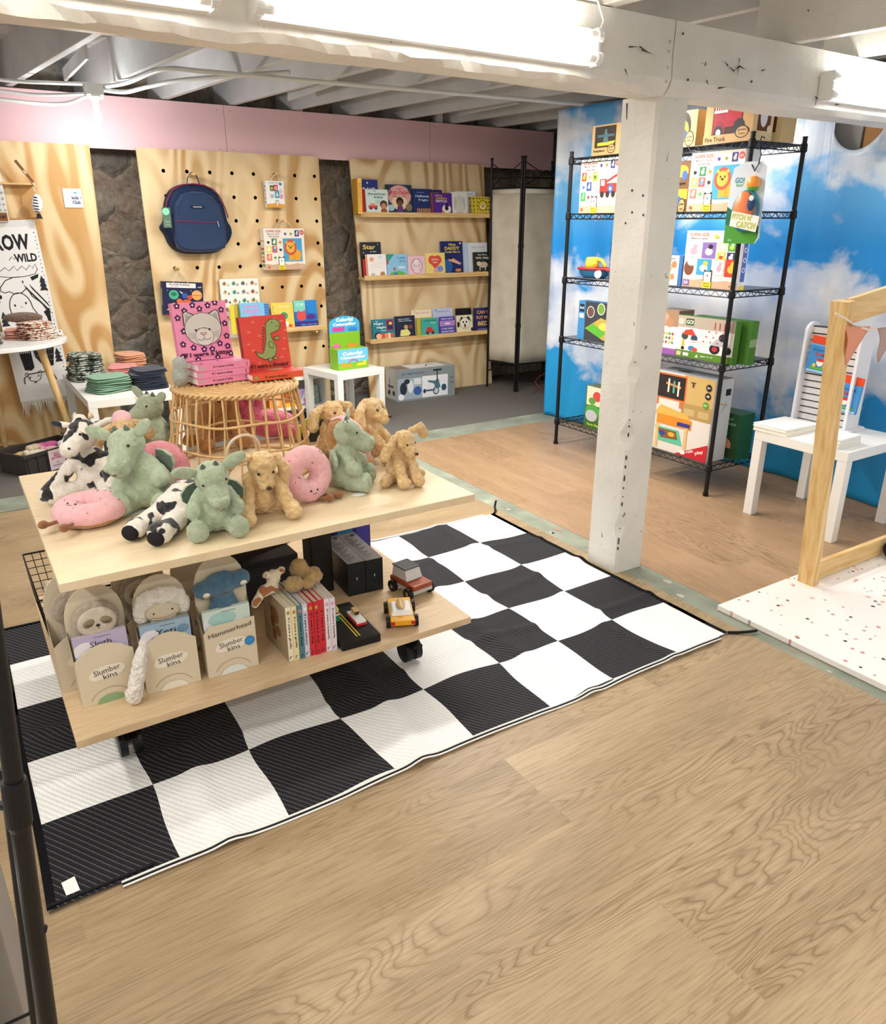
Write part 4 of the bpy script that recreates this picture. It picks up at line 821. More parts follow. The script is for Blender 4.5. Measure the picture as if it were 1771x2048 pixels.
def game(kind):
    it=[('R',0,0,1,1,'#efe4d8'),('P',[(0,0),(1,0),(1,.12),(.8,.15),(.6,.12),(.4,.16),(.2,.13),(0,.15)],'#cfa98c'),('T','SUPER SIZE',.24,.93,.36,.055,'#b9503f'),('T','Memory Game',.24,.86,.30,.04,'#4a4038')]
    if kind=='farm':
        for u,v,c,a,b in ((.16,.66,'#f3e3dc','#ee9fb0','#ee9fb0'),(.44,.66,'#8a6ab0','#f3efe8','#2b2626')): it+=tile(u,v,.125,.14,c,a,b)
        for u,v,c,a in ((.67,.73,'#efd9a8','#f5f2ea'),(.84,.73,'#4fa04c','#d9cf3f'),(.67,.56,'#e8c545','#b2503b'),(.84,.56,'#28365f','#f2ede3')): it+=tile(u,v,.07,.075,c,a)
        it+=[('E',.10,.34,.09,.13,'#7a4a33'),('E',.14,.44,.07,.06,'#f2ede4')]+tile(.38,.37,.13,.14,'#3f9ccb','#f2f0ea','#e9b93c')+tile(.66,.37,.08,.13,'#efe4d8','#ee9fb0','#ee9fb0')+tile(.87,.37,.11,.15,'#c5402e','#e8b73b','#e8b73b')
        it+=[('R',.02,.03,.13,.13,'#8a6ab0'),('T','24',.075,.08,.07,.05,'#f4f1ea'),('E',.55,.90,.04,.035,'#ddd04a'),('E',.72,.92,.04,.035,'#47a071'),('E',.87,.88,.04,.035,'#e8b24b'),('T','16',.9,.06,.06,.03,'#6a5a4d')]
    else:
        it+=[('T','Wild Animals' if kind=='wild' else 'Vehicles',.24,.805,.26,.035,'#4a4038')]
        for k,(u,c) in enumerate(((.53,'#efe4d8'),(.67,'#efe4d8'),(.82,'#3f3f86'))): it+=tile(u,.88,.055,.075,c,['#5a3f9a','#8f9450','#c9bdb0'][k])
        it+=[('E',.94,.90,.055,.06,'#d0604e'),('T','2+',.94,.90,.06,.04,'#f5efe6')]
        cs=['#efe4d8','#3a7f49','#efe0cd','#e5d84e','#cf5f5f','#f0e2d4','#e2786b','#efe4d8']; fg=['#262426','#f2efe6','#d78b3e','#f2efe6','#4f95c4','#3a3534','#eeb49f','#5aa650']
        if kind!='wild': cs=['#d2542e','#efe0cd','#9db33a','#efe4d8','#33508f','#f0dcd8','#3f9a63','#efe4d8']; fg=['#e8b53b','#de9a4a','#57702c','#4a7ab0','#f2efe6','#c9a9a0','#8dc46a','#cf4c40']
        for k in range(8): it+=tile(.10+.145*(k%3),[.68,.50,.31][k//3],.062,.08,cs[k],fg[k])
        if kind=='wild':
            it+=[('R',0.460,.20,0.930,.76,'#4a9fcb'),('E',0.750,.36,.16,.14,'#e2a238'),('R',0.590,.22,0.650,.36,'#e2a238'),('R',0.710,.22,0.750,.36,'#d8942f'),('R',0.830,.22,0.880,.36,'#e2a238'),('E',0.640,.54,.155,.19,'#c9573a'),('E',0.640,.54,.105,.13,'#e9ae45'),('E',0.600,.57,.014,.02,'#2a2422'),('E',0.680,.57,.014,.02,'#2a2422'),('E',0.640,.53,.025,.02,'#2a2422'),('E',0.550,.66,.03,.03,'#e9ae45'),('E',0.730,.66,.03,.03,'#e9ae45')]
        else:
            it+=[('R',.50,.28,.99,.72,'#eacdb9'),('R',.53,.36,.95,.54,'#c7342e'),('R',.53,.48,.70,.62,'#c7342e'),('R',.56,.50,.65,.60,'#dfe9ee'),('E',.80,.44,.07,.08,'#3b62a8'),('E',.80,.44,.03,.035,'#f2efe6'),('L',[(.68,.56),(.97,.69)],.04,'#c7342e'),('E',.60,.34,.05,.06,'#2b2a2c'),('E',.74,.34,.05,.06,'#2b2a2c'),('E',.88,.34,.05,.06,'#2b2a2c')]
        it+=[('T','24',.88,.08,.06,.04,'#efe4d8'),('E',.08,.07,.03,.03,'#d0604e')]
    return it+logo(.40 if kind!='farm' else .47)
GS=[('T','SUPER SIZE',.5,.7,.08,.3,'#b9503f',PI/2)]+[('R',.2,.08+.1*k,.8,.14+.1*k,['#5aa45a','#b9503f','#d9a441'][k%3]) for k in range(5)]
SIDE=[('R',0,0,1,1,'#eee2d4')]+GS
def peg(x,z,label):
    b=MB(); b.cyl((x,5.99,z+.004),(x,6.146,z-.004),.011,PINEX,12); return tag(b.build('wooden_peg',smooth=False),label,'peg','wooden pegs in the drilled panel')
def handle(x0,x1,z0,x,z,y,label):
    b=MB(); b.tube([(x0,y,z0),(x0+(x-x0)*.5,y,z0+(z-z0)*.75),(x,y,z+.012),(x1+(x-x1)*.5,y,z0+(z-z0)*.75),(x1,y,z0)],.0022,mat('#e8dcc8',.7),6); return b
def hang(o,x0,x1,z0,x,z,y):
    b=handle(x0,x1,z0,x,z,y,''); l=Matrix.Rotation(-o.rotation_euler.z,4,'Z')@Matrix.Translation(-o.location)
    q=b.build('carry_cord',None); q.parent=o; q.matrix_parent_inverse=o.matrix_world.inverted() if False else l
o=carton('hanging memory game box with an orange lion on the drilled panel',.335,.31,.08,'#efe4d8','#e7dacb',game('wild'),(2.205,6.035,1.155),(0,0,0),'lion memory games',sitems=SIDE); hang(o,2.30,2.45,1.46,2.373,1.525,6.03); peg(2.373,1.519,'wooden peg holding the lion memory game')
o=carton('small hanging alphabet flash card pack on the drilled panel',.145,.19,.045,'#f3f2ee','#e8e6e2',[('T','ALPHABET CARDS',.45,.93,.6,.05,'#8a94a5'),('E',.82,.89,.08,.06,'#5b7fae'),('R',.22,.62,.42,.84,'#3f7a3b'),('E',.32,.72,.06,.06,'#e2b03b'),('R',.42,.62,.66,.86,'#cf3a4d'),('T','G',.54,.74,.15,.13,'#f5f2ee'),('R',.48,.36,.72,.64,'#3b9fc0'),('T','6',.6,.5,.13,.17,'#f5f2ee'),('R',.22,.36,.4,.5,'#b7bcc7'),('E',.82,.62,.08,.09,'#e9c9c9'),('R',.76,.34,.92,.5,'#ec9aab'),('P',[(0,0),(1,0),(1,.12),(.5,.16),(0,.13)],'#e9a23c'),('R',.5,.08,.64,.28,'#2a2a2e'),('R',.52,.08,.62,.26,'#f4f1ea')],(2.262,6.06,1.617),(0,0,0),sitems=[('E',.5,.2+.15*k,.2,.04,['#5a6fb0','#cf3a4d','#e9a23c'][k%3]) for k in range(5)]); hang(o,2.30,2.37,1.805,2.365,1.86,6.06); peg(2.365,1.855,'wooden peg holding the small flash card pack')
pl=[('R',0,0,1,1,'#1c2247'),('R',.1,.83,.82,.97,'#ece8e4'),('T','FLOOR PUZZLE',.42,.92,.5,.055,'#2a2c40'),('T','solar system',.3,.86,.2,.03,'#8a8a96'),('R',.86,.78,.98,.9,'#2a2c40'),('T','petit',.92,.86,.09,.04,'#f2f0ea'),('E',.27,.62,.12,.14,'#4bb08b'),('E',.27,.64,.07,.06,'#27775c'),('E',.84,.62,.13,.15,'#e4a65a'),('R',.73,.60,.95,.63,'#c67f37'),('R',.72,.66,.95,.68,'#f0c78c'),('E',.54,.60,.07,.08,'#2e5fb2'),('E',.66,.55,.06,.07,'#c94f3e'),('E',.40,.43,.07,.08,'#e06f41'),('E',.27,.25,.12,.13,'#e7c162'),('E',.27,.25,.2,.03,'#f0ddb0',.35),('E',.58,.32,.16,.17,'#cf6239'),('P',[(.40,.74),(.5,.68),(.46,.66)],'#ece8e4'),('E',.12,.75,.01,.01,'#fff'*1+'fff'),('E',.7,.75,.01,.01,'#ffffff'),('E',.45,.12,.01,.01,'#ffffff'),('R',.0,.0,1,.03,'#a33a34')]
o=carton('hanging floor puzzle box with planets on dark blue',.30,.245,.05,'#1c2247','#23305f',pl,(1.385,6.06,.852),(0,R(4),0),sitems=[('R',.3,.3,.7,.8,'#e8e4e0')]); hang(o,1.46,1.58,1.08,1.53,1.185,6.06); peg(1.53,1.183,'wooden peg holding the floor puzzle')
letters='ABCDEFGHIJKLMNOPRS'; it=[]
for k,ch in enumerate(letters):
    u=.14+.24*(k%4); v=.92-.145*(k//4); c=['#b58a4c','#4f9a7c','#55635f','#c05f4c','#d9b98a','#3f9a8a','#8a8f93','#c24b4b','#b0607a','#c98b5a','#2f9a7a','#a98b3a'][k%12]
    it+=[('E',u-.03,v,.05,.03,c),('E',u-.02,v+.02,.025,.02,'#6d7a5a'),('T',ch,u+.07,v-.02,.05,.038,'#6b665f')]
o=carton('cream hanging alphabet print bag with small nature drawings',.31,.45,.02,'#f0eee6','#e6e2d6',it,(1.84,6.085,.645),(0,0,0),name='alphabet_print',cat='print')
# ---- backpack
def backpack():
    e=empty('backpack','navy blue backpack with dark red zips hanging on the drilled panel','backpack',(1.705,6.03,1.56))
    out=[(-.235,-.14),(-.205,-.215),(-.13,-.268),(0,-.278),(.13,-.27),(.205,-.225),(.262,-.15),(.262,-.09),(.236,-.04),(.225,.04),(.195,.12),(.15,.175),(.08,.205),(.0,.213),(-.08,.205),(-.16,.165),(-.205,.09),(-.225,.0),(-.235,-.05),(-.262,-.09)]
    NAV=mat('#1f3557',.6,0,.25,0,.5,90,.2); ND=mat('#182845',.65,0,.2,0,.4,90); RED=mat('#8d2447',.5)
    def pill(sx,sz,cz,y0,y1,m,b):
        n=len(out); rings=[]
        for k in range(7):
            a=k/6*PI/2; s_=.90+.10*math.sin(PI/2-a) if k else 1; y=y0+(y1-y0)*math.sin(a); s_=1-.16*(1-math.cos(a)); rings.append((s_,y))
        vs=[];fs=[]
        # smooth the outline
        P=[Vector((x*sx,0,z*sz+cz)) for x,z in out]; O=[]
        for i in range(n):
            p0,p1,p2,p3=P[i-1],P[i],P[(i+1)%n],P[(i+2)%n]
            for q in range(3):
                t_=q/3; O.append(.5*((2*p1)+(-p0+p2)*t_+(2*p0-5*p1+4*p2-p3)*t_*t_+(-p0+3*p1-3*p2+p3)*t_**3))
        N=len(O); c=Vector((0,0,cz-.02))
        for s_,y in rings:
            for p in O: q=c+(p-c)*s_; vs.append((q.x,y+.006*noise.noise(Vector((q.x*22,q.z*22,y*9))),q.z))
        for k in range(6):
            for i in range(N): fs.append((k*N+i,k*N+(i+1)%N,(k+1)*N+(i+1)%N,(k+1)*N+i))
        fs.append([6*N+i for i in range(N)]); fs.append([i for i in range(N)][::-1]); b.add(vs,fs,m); return O
    b=MB(); O=pill(1,1,0,.09,-.02,ND,b); b.build('main_bag',e,smooth=True)
    b=MB(); b.tube([(x*.985,.012,z*.985) for x,z in [(-.235,-.02),(-.222,.02),(-.205,.09),(-.16,.165),(-.08,.205),(0,.213),(.08,.205),(.15,.175),(.195,.12),(.225,.04),(.238,-.02)]],.0045,RED,8); b.build('main_zip',e,smooth=True,label='dark red zip')
    b=MB(); O=[]
    n=28; vs=[];fs=[]
    pr=[(-.17,-.235),(-.12,-.255),(0,-.262),(.12,-.256),(.18,-.235),(.195,-.18),(.195,-.08),(.17,.06),(.12,.125),(.05,.155),(-.03,.158),(-.11,.135),(-.16,.07),(-.185,-.05),(-.19,-.18)]
    for s_,y in ((1,-.0),(.99,-.03),(.955,-.046),(.9,-.052)):
        for x,z in pr: vs.append((x*s_,y-.004*math.sin(z*40)*(y<-.04),(z+.05)*s_-.05))
    m=len(pr)
    for k in range(3):
        for i in range(m): fs.append((k*m+i,k*m+(i+1)%m,(k+1)*m+(i+1)%m,(k+1)*m+i))
    fs.append([3*m+i for i in range(m)]); b.add(vs,fs,NAV); prt(b,.1,.02,[('R',0,0,1,1,'#101a2c'),('T','MADRONE',.5,.5,.6,.35,'#e9e9ea')],-.0535,.0006,-.055,.042); b.ell((.112,-.0515,-.225),(.004,.002,.004),mat('#d2459a')); fp=b.build('front_pocket',e,smooth=False,bevel=.003)
    b=MB(); b.tube([(-.17,-.05,-.045),(.13,-.053,-.055)],.003,RED,8); b.build('pocket_zip',fp,label='dark red zip'); b=MB(); b.tube([(.132,-.055,-.045),(.138,-.058,-.085)],.004,mat('#dcdcd8',.3,1),8); b.build('zip_pull',fp)
    b=MB(); G=mat('#4d5560',.7)
    pts=[(-.045,.03,.20),(-.035,.02,.25),(-.01,.02,.285),(.015,.02,.285),(.035,.02,.25),(.05,.03,.20)]
    for a,c in zip(pts,pts[1:]): b.add([(a[0],a[1]-.012,a[2]),(a[0],a[1]+.012,a[2]),(c[0],c[1]+.012,c[2]),(c[0],c[1]-.012,c[2]),(a[0]+.003,a[1]-.012,a[2]+.003),(a[0]+.003,a[1]+.012,a[2]+.003),(c[0]+.003,c[1]+.012,c[2]+.003),(c[0]+.003,c[1]-.012,c[2]+.003)],[(0,1,2,3),(4,7,6,5),(0,3,7,4),(1,5,6,2)],G)
    b.build('top_handle',e)
    b=MB(); b.box((-.262,-.058,-.09),(-.205,-.056,.045),mat('#5f7a63',.7)); prt(b,.057,.135,[('T','TERRA',.5,.3,.7,.1,'#8fb096'),('T','CARE',.5,.15,.6,.1,'#8fb096')],-.0583,.0003,-.262,-.09); b.zprism([],0,0,NAV) if False else None
    b.ell((-.236,-.061,.018),(.025,.0015,.025),mat('#8fe0b8',.6)); b.tube([(-.236,-.061,.05),(-.225,-.03,.07),(-.21,.0,.09)],.001,BLACK,5); b.build('swing_tag',e,label='green card swing tag')
    return e
backpack()
peg(1.707,1.831,'wooden peg holding the navy backpack')
# ---- left panel items
def flatprint(name,label,cat,w,h,t,items,loc,base='#f3f4f6',ry=0):
    b=MB(); b.box((0,0,0),(w,t,h),mat(base,.7)); prt(b,w,h,items,-.0003,.0003); return tag(b.build(name,None,loc,(0,ry,0)),label,cat)
flatprint('paper_sign','small white kids Club paper sign on the left plywood panel','sign',.118,.122,.001,[('E',.25,.68,.2,.2,'#dde6f5'),('E',.3,.35,.14,.12,'#f6d9df'),('T','kids',.62,.52,.36,.17,'#23285a',0,.03),('T','Club',.66,.28,.44,.18,'#23285a',0,.03),('E',.66,.78,.07,.05,'#4f9fdc'),('E',.92,.52,.05,.05,'#e78aa8'),('L',[(.3,.62),(.42,.74)],.03,'#b9c3dc'),('T','123',.66,.1,.1,.03,'#8a8fa8')],(.835,6.124,1.600))
ow=[('R',0,0,1,1,'#f0efec'),('R',0,.965,1,1,'#e2e0dc')]
def LL(ps,w=.012): return ('L',ps,w,'#1e1e22')
ow+=[('T','GROW',.42,.885,.82,.085,'#1e1e22',0,.04),('T','WILD',.70,.80,.40,.045,'#1e1e22',0,.04),LL([(.40,.79),(.46,.81),(.5,.795),(.54,.808)])]
for k in range(44): ow.append(('E',.94+.012*(k%2),.93-.021*k,.009,.0026 if k%3 else .004,'#1e1e22'))
ow+=[LL([(.0,.735),(.1,.755),(.2,.735),(.3,.755),(.36,.735),(.46,.76),(.5,.735),(.6,.757),(.66,.735),(.74,.76),(.78,.74),(.84,.765),(.86,.735),(.80,.71),(.6,.70),(.35,.70),(.15,.71),(.02,.72)]),
 LL([(.52,.70),(.40,.70),(.25,.685),(.14,.65),(.13,.63),(.2,.62),(.28,.625),(.36,.61),(.5,.615),(.6,.64)],.016),('P',[(.70,.695),(.86,.71),(.84,.69),(.72,.675)],'#1e1e22'),('E',.55,.672,.013,.008,'#1e1e22')]
for k in range(16): ow.append(LL([(.56+.022*k,.655-.009*k),(.60+.022*k,.625-.009*k)],.012)); ow.append(LL([(.66+.016*k,.655-.007*k),(.69+.016*k,.63-.007*k)],.010))
ow+=[LL([(.60,.64),(.66,.59),(.80,.55),(.88,.50),(.88,.45)],.016),('P',[(.80,.50),(.92,.52),(.90,.42),(.86,.42),(.84,.47)],'#1e1e22')]
ow+=[LL(arc(.42,.53,.20,.085,.0,PI,16),.016),LL([(.22,.53),(.24,.47),(.34,.42)],.016),LL([(.62,.53),(.70,.48),(.78,.42)],.016),('E',.32,.548,.016,.007,'#1e1e22'),('E',.52,.556,.016,.007,'#1e1e22'),LL([(.42,.54),(.44,.535)],.01)]
for k in range(36): ow.append(('E',.28+.035*(k%8)+.012*(k//8%2),.50-.014*(k//8),.010,.003,'#1e1e22'))
for (u,v) in ((.90,.68),(.08,.50),(.88,.27)):
    for j in range(3): ow.append(('P',[(u-.055-.01*j,v-.022*j-.018),(u+.055+.01*j,v-.022*j-.018),(u,v-.022*j+.02)],'#2a2a2e'))
for (u,v) in ((.06,.69),(.03,.64),(.10,.60),(.05,.575)): ow+=[('E',u,v,.03,.012,'#1e1e22')]
ow+=[('P',[(.16,.36),(.40,.36),(.40,.19),(.34,.175),(.22,.18)],'#1f2022'),('P',[(.42,.37),(.66,.36),(.66,.22),(.60,.18),(.46,.25)],'#26272a'),('P',[(.68,.37),(.86,.36),(.84,.30),(.76,.19),(.68,.19)],'#1f2022'),('E',.86,.33,.1,.02,'#1f2022')]
for k in range(30): ow.append(('E',.19+.035*(k%6)+.01*(k//6%2),.345-.016*(k//6),.008,.006,'#e8e6e2'))
for k in range(40): ow.append(('E',.46+.045*(k%8),.345-.03*(k//8),.005,.003,'#c8c6c2'))
ow+=[LL([(.16,.10),(.17,.135),(.28,.155),(.56,.16),(.72,.14),(.76,.105)],.018),LL([(.20,.15),(.22,.165),(.28,.155)],.014),LL([(.42,.157),(.50,.17),(.52,.155)],.014),LL([(.24,.145),(.27,.12),(.36,.105),(.46,.12),(.50,.15)],.012),('E',.36,.106,.02,.006,'#1e1e22'),('E',.28,.135,.012,.005,'#1e1e22'),('E',.44,.14,.012,.005,'#1e1e22')]
e=empty('wall_banner','black and white GROW WILD cloth banner with animals and a fringe','banner',(.335,6.095,.28),(0,R(-2.5),0))
b=MB(); n=30; vs=[];fs=[]; W_,H_=.345,1.20
b.X=Matrix.Translation((0,-.012,.03)); b.box((-.0,0,0),(W_,.003,H_),mat('#efeeea',.9)); prt(b,W_,H_,ow,-.0006,.00012); b.X=None; b.build('printed_cloth',e)
b=MB(); b.cyl((-.02,-.01,1.235),(W_+.03,-.01,1.235),.006,mat('#b98a4e',.6),8); b.build('hanging_rod',e)
b=MB(); FR=mat('#e9e2d2',.9); rnd.seed(2)
for k in range(60):
    x=.004+k*(W_-.008)/59; L_=.07+.035*math.sin(k*.45)+rnd.random()*.02; b.tube([(x,-.011,.03),(x+rnd.uniform(-.004,.004),-.016,.03-L_*.5),(x+rnd.uniform(-.008,.008),-.012,.03-L_)],[.0028,.0026,.0012],FR,5)
b.build('fringe',e)
b=MB(); b.rbox((.30,6.04,1.735),(.665,6.128,1.747),PINEX,.001); tag(b.build('small_shelf'),'tiny pine shelf on the left plywood panel above the fish toy','shelf')
e=empty('hanging_fish','small black and white striped fish toy on a twisted cord and wooden clip','toy',(.655,6.035,1.60))
b=MB(); b.ell((0,0,.02),(.033,.018,.06),mat('#f0efec',.8),(0,.15,0)); 
for k in range(7): b.add([(-.028+.004*abs(k-3),-.0165,.065-.018*k),(.006,-.0195,.06-.018*k),(.006,-.0195,.053-.018*k),(-.028+.004*abs(k-3),-.0165,.058-.018*k)],[(0,3,2,1)],mat('#1d1d20'))
b.prism([(-.02,-.07),(.02,-.075),(.008,-.04),(-.008,-.04)],-.006,.006,mat('#26262a')); b.build('fish_body',e,smooth=False)
b=MB(); b.tube([(.004*math.sin(k*1.3),.004*math.cos(k*1.3),.08+k*.008) for k in range(10)],.0045,mat('#d8cdb8',.8),6); b.build('twisted_cord',e)
b=MB(); b.X=Matrix.Translation((0,0,.15))@Matrix.Rotation(R(-33),4,'Y'); b.rbox((-.009,-.003,0),(.009,.003,.155),mat('#7a4f2d',.5),.001); b.box((-.0045,-.0042,.06),(.0045,-.003,.085),mat('#d8cdb8')); b.X=None; b.build('wooden_clip',e)
b=MB(); b.rbox((0,0,0),(.13,.05,.36),mat('#dcdad4',.9,0,.1,0,.6,90),.01); prt(b,.13,.36,[('R',.45,.02,.95,.16,'#8a5433'),('T','CAMP',.7,.09,.4,.06,'#4f2c18')]+[('E',.1+.2*(i%5),.2+.1*(i//5),.05,.02,'#a9a7a2') for i in range(20)],-.0006,.0003)
tag(b.build('cloth_pouch',None,(.345,6.05,1.505)),'grey white knitted pouch with a brown leather label at the far left','pouch')
# ================= CLOTHES =================
def garment(label,cx,cy,z,w,d,t,rz,m,seed,group,name='folded_garment',cat='clothing'):
    b=MB(); nu,nv=36,14
    def pw(x,p): return math.copysign(abs(x)**p,x)
    for part,(dz,ss) in enumerate(((0,1),(t*.5,.965))):
        vs=[];fs=[]; hh=t*.27
        for j in range(nv+1):
            th=-PI/2+PI*j/nv
            for i in range(nu):
                ph=2*PI*i/nu; r_=pw(math.cos(th),.45); x=w/2*ss*r_*pw(math.cos(ph),.42); y=d/2*ss*r_*pw(math.sin(ph),.42); zz=dz+hh+hh*pw(math.sin(th),.75)
                nn=noise.noise(Vector((x*13+seed,y*13,part+seed*3.1))); x*=1+.05*noise.noise(Vector((seed,ph*1.5,part))); y*=1+.06*noise.noise(Vector((ph*1.7,seed,part+4)))
                vs.append((x,y,max(.0,zz+nn*t*.30*(abs(math.sin(th))+.2))))
        for j in range(nv):
            for i in range(nu): fs.append((j*nu+i,j*nu+(i+1)%nu,(j+1)*nu+(i+1)%nu,(j+1)*nu+i))
        b.add(vs,fs,m)
    return tag(b.build(name,None,(cx,cy,z),(0,0,rz),smooth=True),label,cat,group)
ORD=['bottom','second','third','fourth','fifth','sixth','topmost']
def stack(desc,n,cx,cy,z,w,d,t,rz,m,group,sd):
    rnd.seed(sd)
    for k in range(n):
        nm='topmost' if k==n-1 else ORD[k]+' from below'
        if k==0: nm='bottom'
        garment('%s piece in the stack of %s'%(nm,desc),cx+rnd.uniform(-.013,.013),cy+rnd.uniform(-.012,.012),z+k*t,w*(1-.025*k+rnd.uniform(-.02,.02)),d*(1-.03*k),t*1.02,rz+rnd.uniform(-.16,.16),m,sd*10+k,group)
CL=lambda h: mat(h,.9,0,.1,0,.35,160,.3)
ZT=.4905
stack('black and white camouflage shirts',6,.745,5.74,ZT,.22,.26,.029,R(8),CAMO,'camouflage shirts',3)
stack('sage green shirts on the white table',4,.80,5.24,ZT,.26,.24,.025,R(12),CL('#79a184'),'sage green shirts',5)
stack('dusty pink shirts on the white table',4,.965,5.60,ZT,.20,.26,.023,R(-10),CL('#d98a84'),'dusty pink shirts',7)
stack('apricot orange shirts behind the navy ones',5,1.07,5.87,ZT,.20,.25,.027,R(5),CL('#dda07b'),'apricot shirts',9)
stack('navy blue shirts on the white table',5,1.045,5.24,ZT,.22,.28,.024,R(4),CL('#1a2438'),'navy shirts',11)
b=MB(); t=NT('pastel_gradient_paper',.7); sx=t.n('SeparateXYZ'); t.l(t.obj,sx.inputs[0]); 
PG=t.col(t.ramp(t.math('ADD',t.math('MULTIPLY',sx.outputs[0],4.),t.math('MULTIPLY',sx.outputs[2],4.)),((.05,'#cde6a6'),(.45,'#f6dcae'),(.7,'#f3c9b0'),(.95,'#f6e9d2'))))
b.box((0,0,0),(.12,.0008,.105),PG); prt(b,.12,.105,[('T','CLEARANCE',.5,.62,.5,.06,'#e3a184',0,0),('T','$15',.52,.45,.14,.08,'#e3a184',0,0)],-.0004,.0003); tag(b.build('paper_sign',None,(.905,4.9625,.385)),'small pastel gradient paper sign taped to the front of the clothes table','sign')
ZR=.8005
stack('dark green trousers on the round table',5,.13,5.50,ZR,.26,.24,.026,R(15),CL('#42534d'),'dark green trousers',13)
garment('blue green folded shirt on top of the dark green trousers',.10,5.52,ZR+.131,.22,.2,.025,R(20),CL('#5f7c80'),40,'loose clothes on the round table')
stack('pink linen shirts under the brown checked cloth',3,.37,5.72,ZR,.17,.22,.018,R(-5),CL('#e0a08e'),'pink linen shirts',15)
stack('brown and white checked cloths',5,.475,5.60,ZR,.20,.20,.021,R(35),CHEETAH,'checked cloths',17)
garment('black speckled cream cloth at the right edge of the round table',.565,5.70,ZR,.12,.16,.045,R(20),SPOTB,44,'loose clothes on the round table')
b=MB(); b.ell((0,0,.035),(.12,.036,.034),m_fur('#86705f','#6b5647',1),(0,0,R(-12))); tag(b.build('rolled_cloth',None,(.43,5.83,ZR+.08),smooth=True),'brown woolly rolled cloth lying on the round table','cloth')
b=MB(); b.ell((0,0,.032),(.13,.042,.032),mat('#f1e8da',.95,0,.1,0,.5,80),(0,0,R(15))); tag(b.build('rolled_cloth',None,(.16,5.80,ZR+.13),smooth=True),'cream rolled cloth at the left of the brown woolly roll','cloth')
# crate of mittens
e=empty('storage_crate','black plastic crate of mittens on the carpet below the banner','crate',(.368,5.436,.001),(0,0,R(31)))
CR=mat('#403c38',.5); b=MB(); w_,d_,h_=.44,.255,.14
b.box((-w_/2,-d_/2,0),(w_/2,d_/2,.004),CR)
for s in (-1,1):
    b.box((-w_/2,s*d_/2-(.004 if s>0 else 0),.0041),(w_/2,s*d_/2+(.004 if s<0 else 0),h_-.0),CR); b.box((s*w_/2-(.004 if s>0 else 0),-d_/2+.0041,.0041),(s*w_/2+(.004 if s<0 else 0),d_/2-.0041,h_),CR)
for k in range(7): x=-w_/2+.02+k*(w_-.04)/6; b.box((x-.008,-d_/2-.008,.0),(x+.008,-d_/2-.0002,h_-.012),CR)
b.build('bin',e); b=MB()
for p,q in (((-w_/2-.012,-d_/2-.012),(w_/2+.012,-d_/2+.0)),((-w_/2-.012,d_/2),(w_/2+.012,d_/2+.012))): b.box((*p,h_-.02),(*q,h_),CR)
for p,q in (((-w_/2-.012,-d_/2),(-w_/2,d_/2)),((w_/2,-d_/2),(w_/2+.012,d_/2))): b.box((*p,h_-.02),(*q,h_),CR)
b.build('rim',e)
flatprint('paper_sign','pink and white price sign for hand made mittens on the black crate','sign',.115,.13,.001,[('T','HAND',.45,.80,.3,.08,'#d9336b'),('T','MADE',.5,.70,.36,.08,'#d9336b'),('T','MITTENS',.45,.58,.64,.10,'#d9336b'),('T','$5',.5,.36,.12,.08,'#5a5560',0,0),('T','WOMENS',.45,.22,.6,.07,'#5a5560',0,0)],(.378,5.285,.005),'#f5dfe4')
bpy.data.objects[-1] if False else None
for o in bpy.data.objects:
    if o.name.startswith('paper_sign') and 'mittens' in o['label']: o.rotation_euler=(0,0,R(31)); o.location=(.385,5.278,.006)
rnd.seed(5)
for k,(u,v,c,a,ds) in enumerate(((-.13,.03,'#d9b878',20,'mustard yellow'),(-.07,-.05,'#efe6d2',-10,'cream'),(-.02,.04,'#e6cfb2',30,'beige'),(.06,-.03,'#efb3c6',-20,'pale pink'),(.10,.05,'#e46fb0',10,'bright pink'),(.14,-.04,'#f4f2ef',40,'white'),(.0,-.08,'#ecd69c',5,'light yellow'))):
    p=Vector((.368,5.436,0))+Matrix.Rotation(R(31),3,'Z')@Vector((u,v,0)); b=MB(); b.ell((0,0,0),(.065,.036,.022),CL(c)); b.ell((.02,.03,.0),(.026,.016,.014),CL(c),(0,0,.6)); b.cyl((-.06,0,0),(-.085,0,0),.024,CL(c),14)
    tag(b.build('mitten',None,(p.x,p.y,.105+.012*(k%3)),(0,R(rnd.uniform(-12,12)),R(31+a)),smooth=True),ds+' mitten lying in the black crate','mitten','mittens in the crate')
# ================= CUBBY AND LITTLE TABLE THINGS =================
cz=.1315; 
for k,(x,w_,h_,c,c2,ds,its) in enumerate(((1.60,.12,.115,'#cf2f57','#a8244a','crimson pink',[('E',.5,.25,.3,.2,'#efb9c2'),('T','EAT',.5,.7,.5,.14,'#f3e6e6')]),(1.735,.11,.12,'#8f4a24','#6b361b','brown',[('E',.5,.25,.35,.2,'#e9a63a'),('R',.2,.6,.8,.75,'#5c2d14')]),(1.862,.12,.125,'#f1dd3a','#d9c32c','bright yellow',[('T','Dough',.5,.8,.6,.12,'#6a5a1a'),('E',.5,.35,.1,.12,'#4a3a1a'),('E',.62,.45,.05,.06,'#4a3a1a')]),(2.01,.11,.12,'#e8924a','#cf7a36','orange',[('T','Crunchy',.5,.75,.7,.12,'#f7e4cf'),('E',.5,.35,.3,.2,'#f3c089')]),(2.14,.11,.11,'#b5612b','#8d4a20','rust brown',[('R',0,0,1,.3,'#f0b52f'),('R',.2,.55,.8,.7,'#7a3a18')]))):
    carton(ds+' snack toy box in the white cubby shelf',w_,h_,.08,c,c2,its,(x,5.66,cz+.0006),(0,0,0),'small boxes in the cubby shelf')
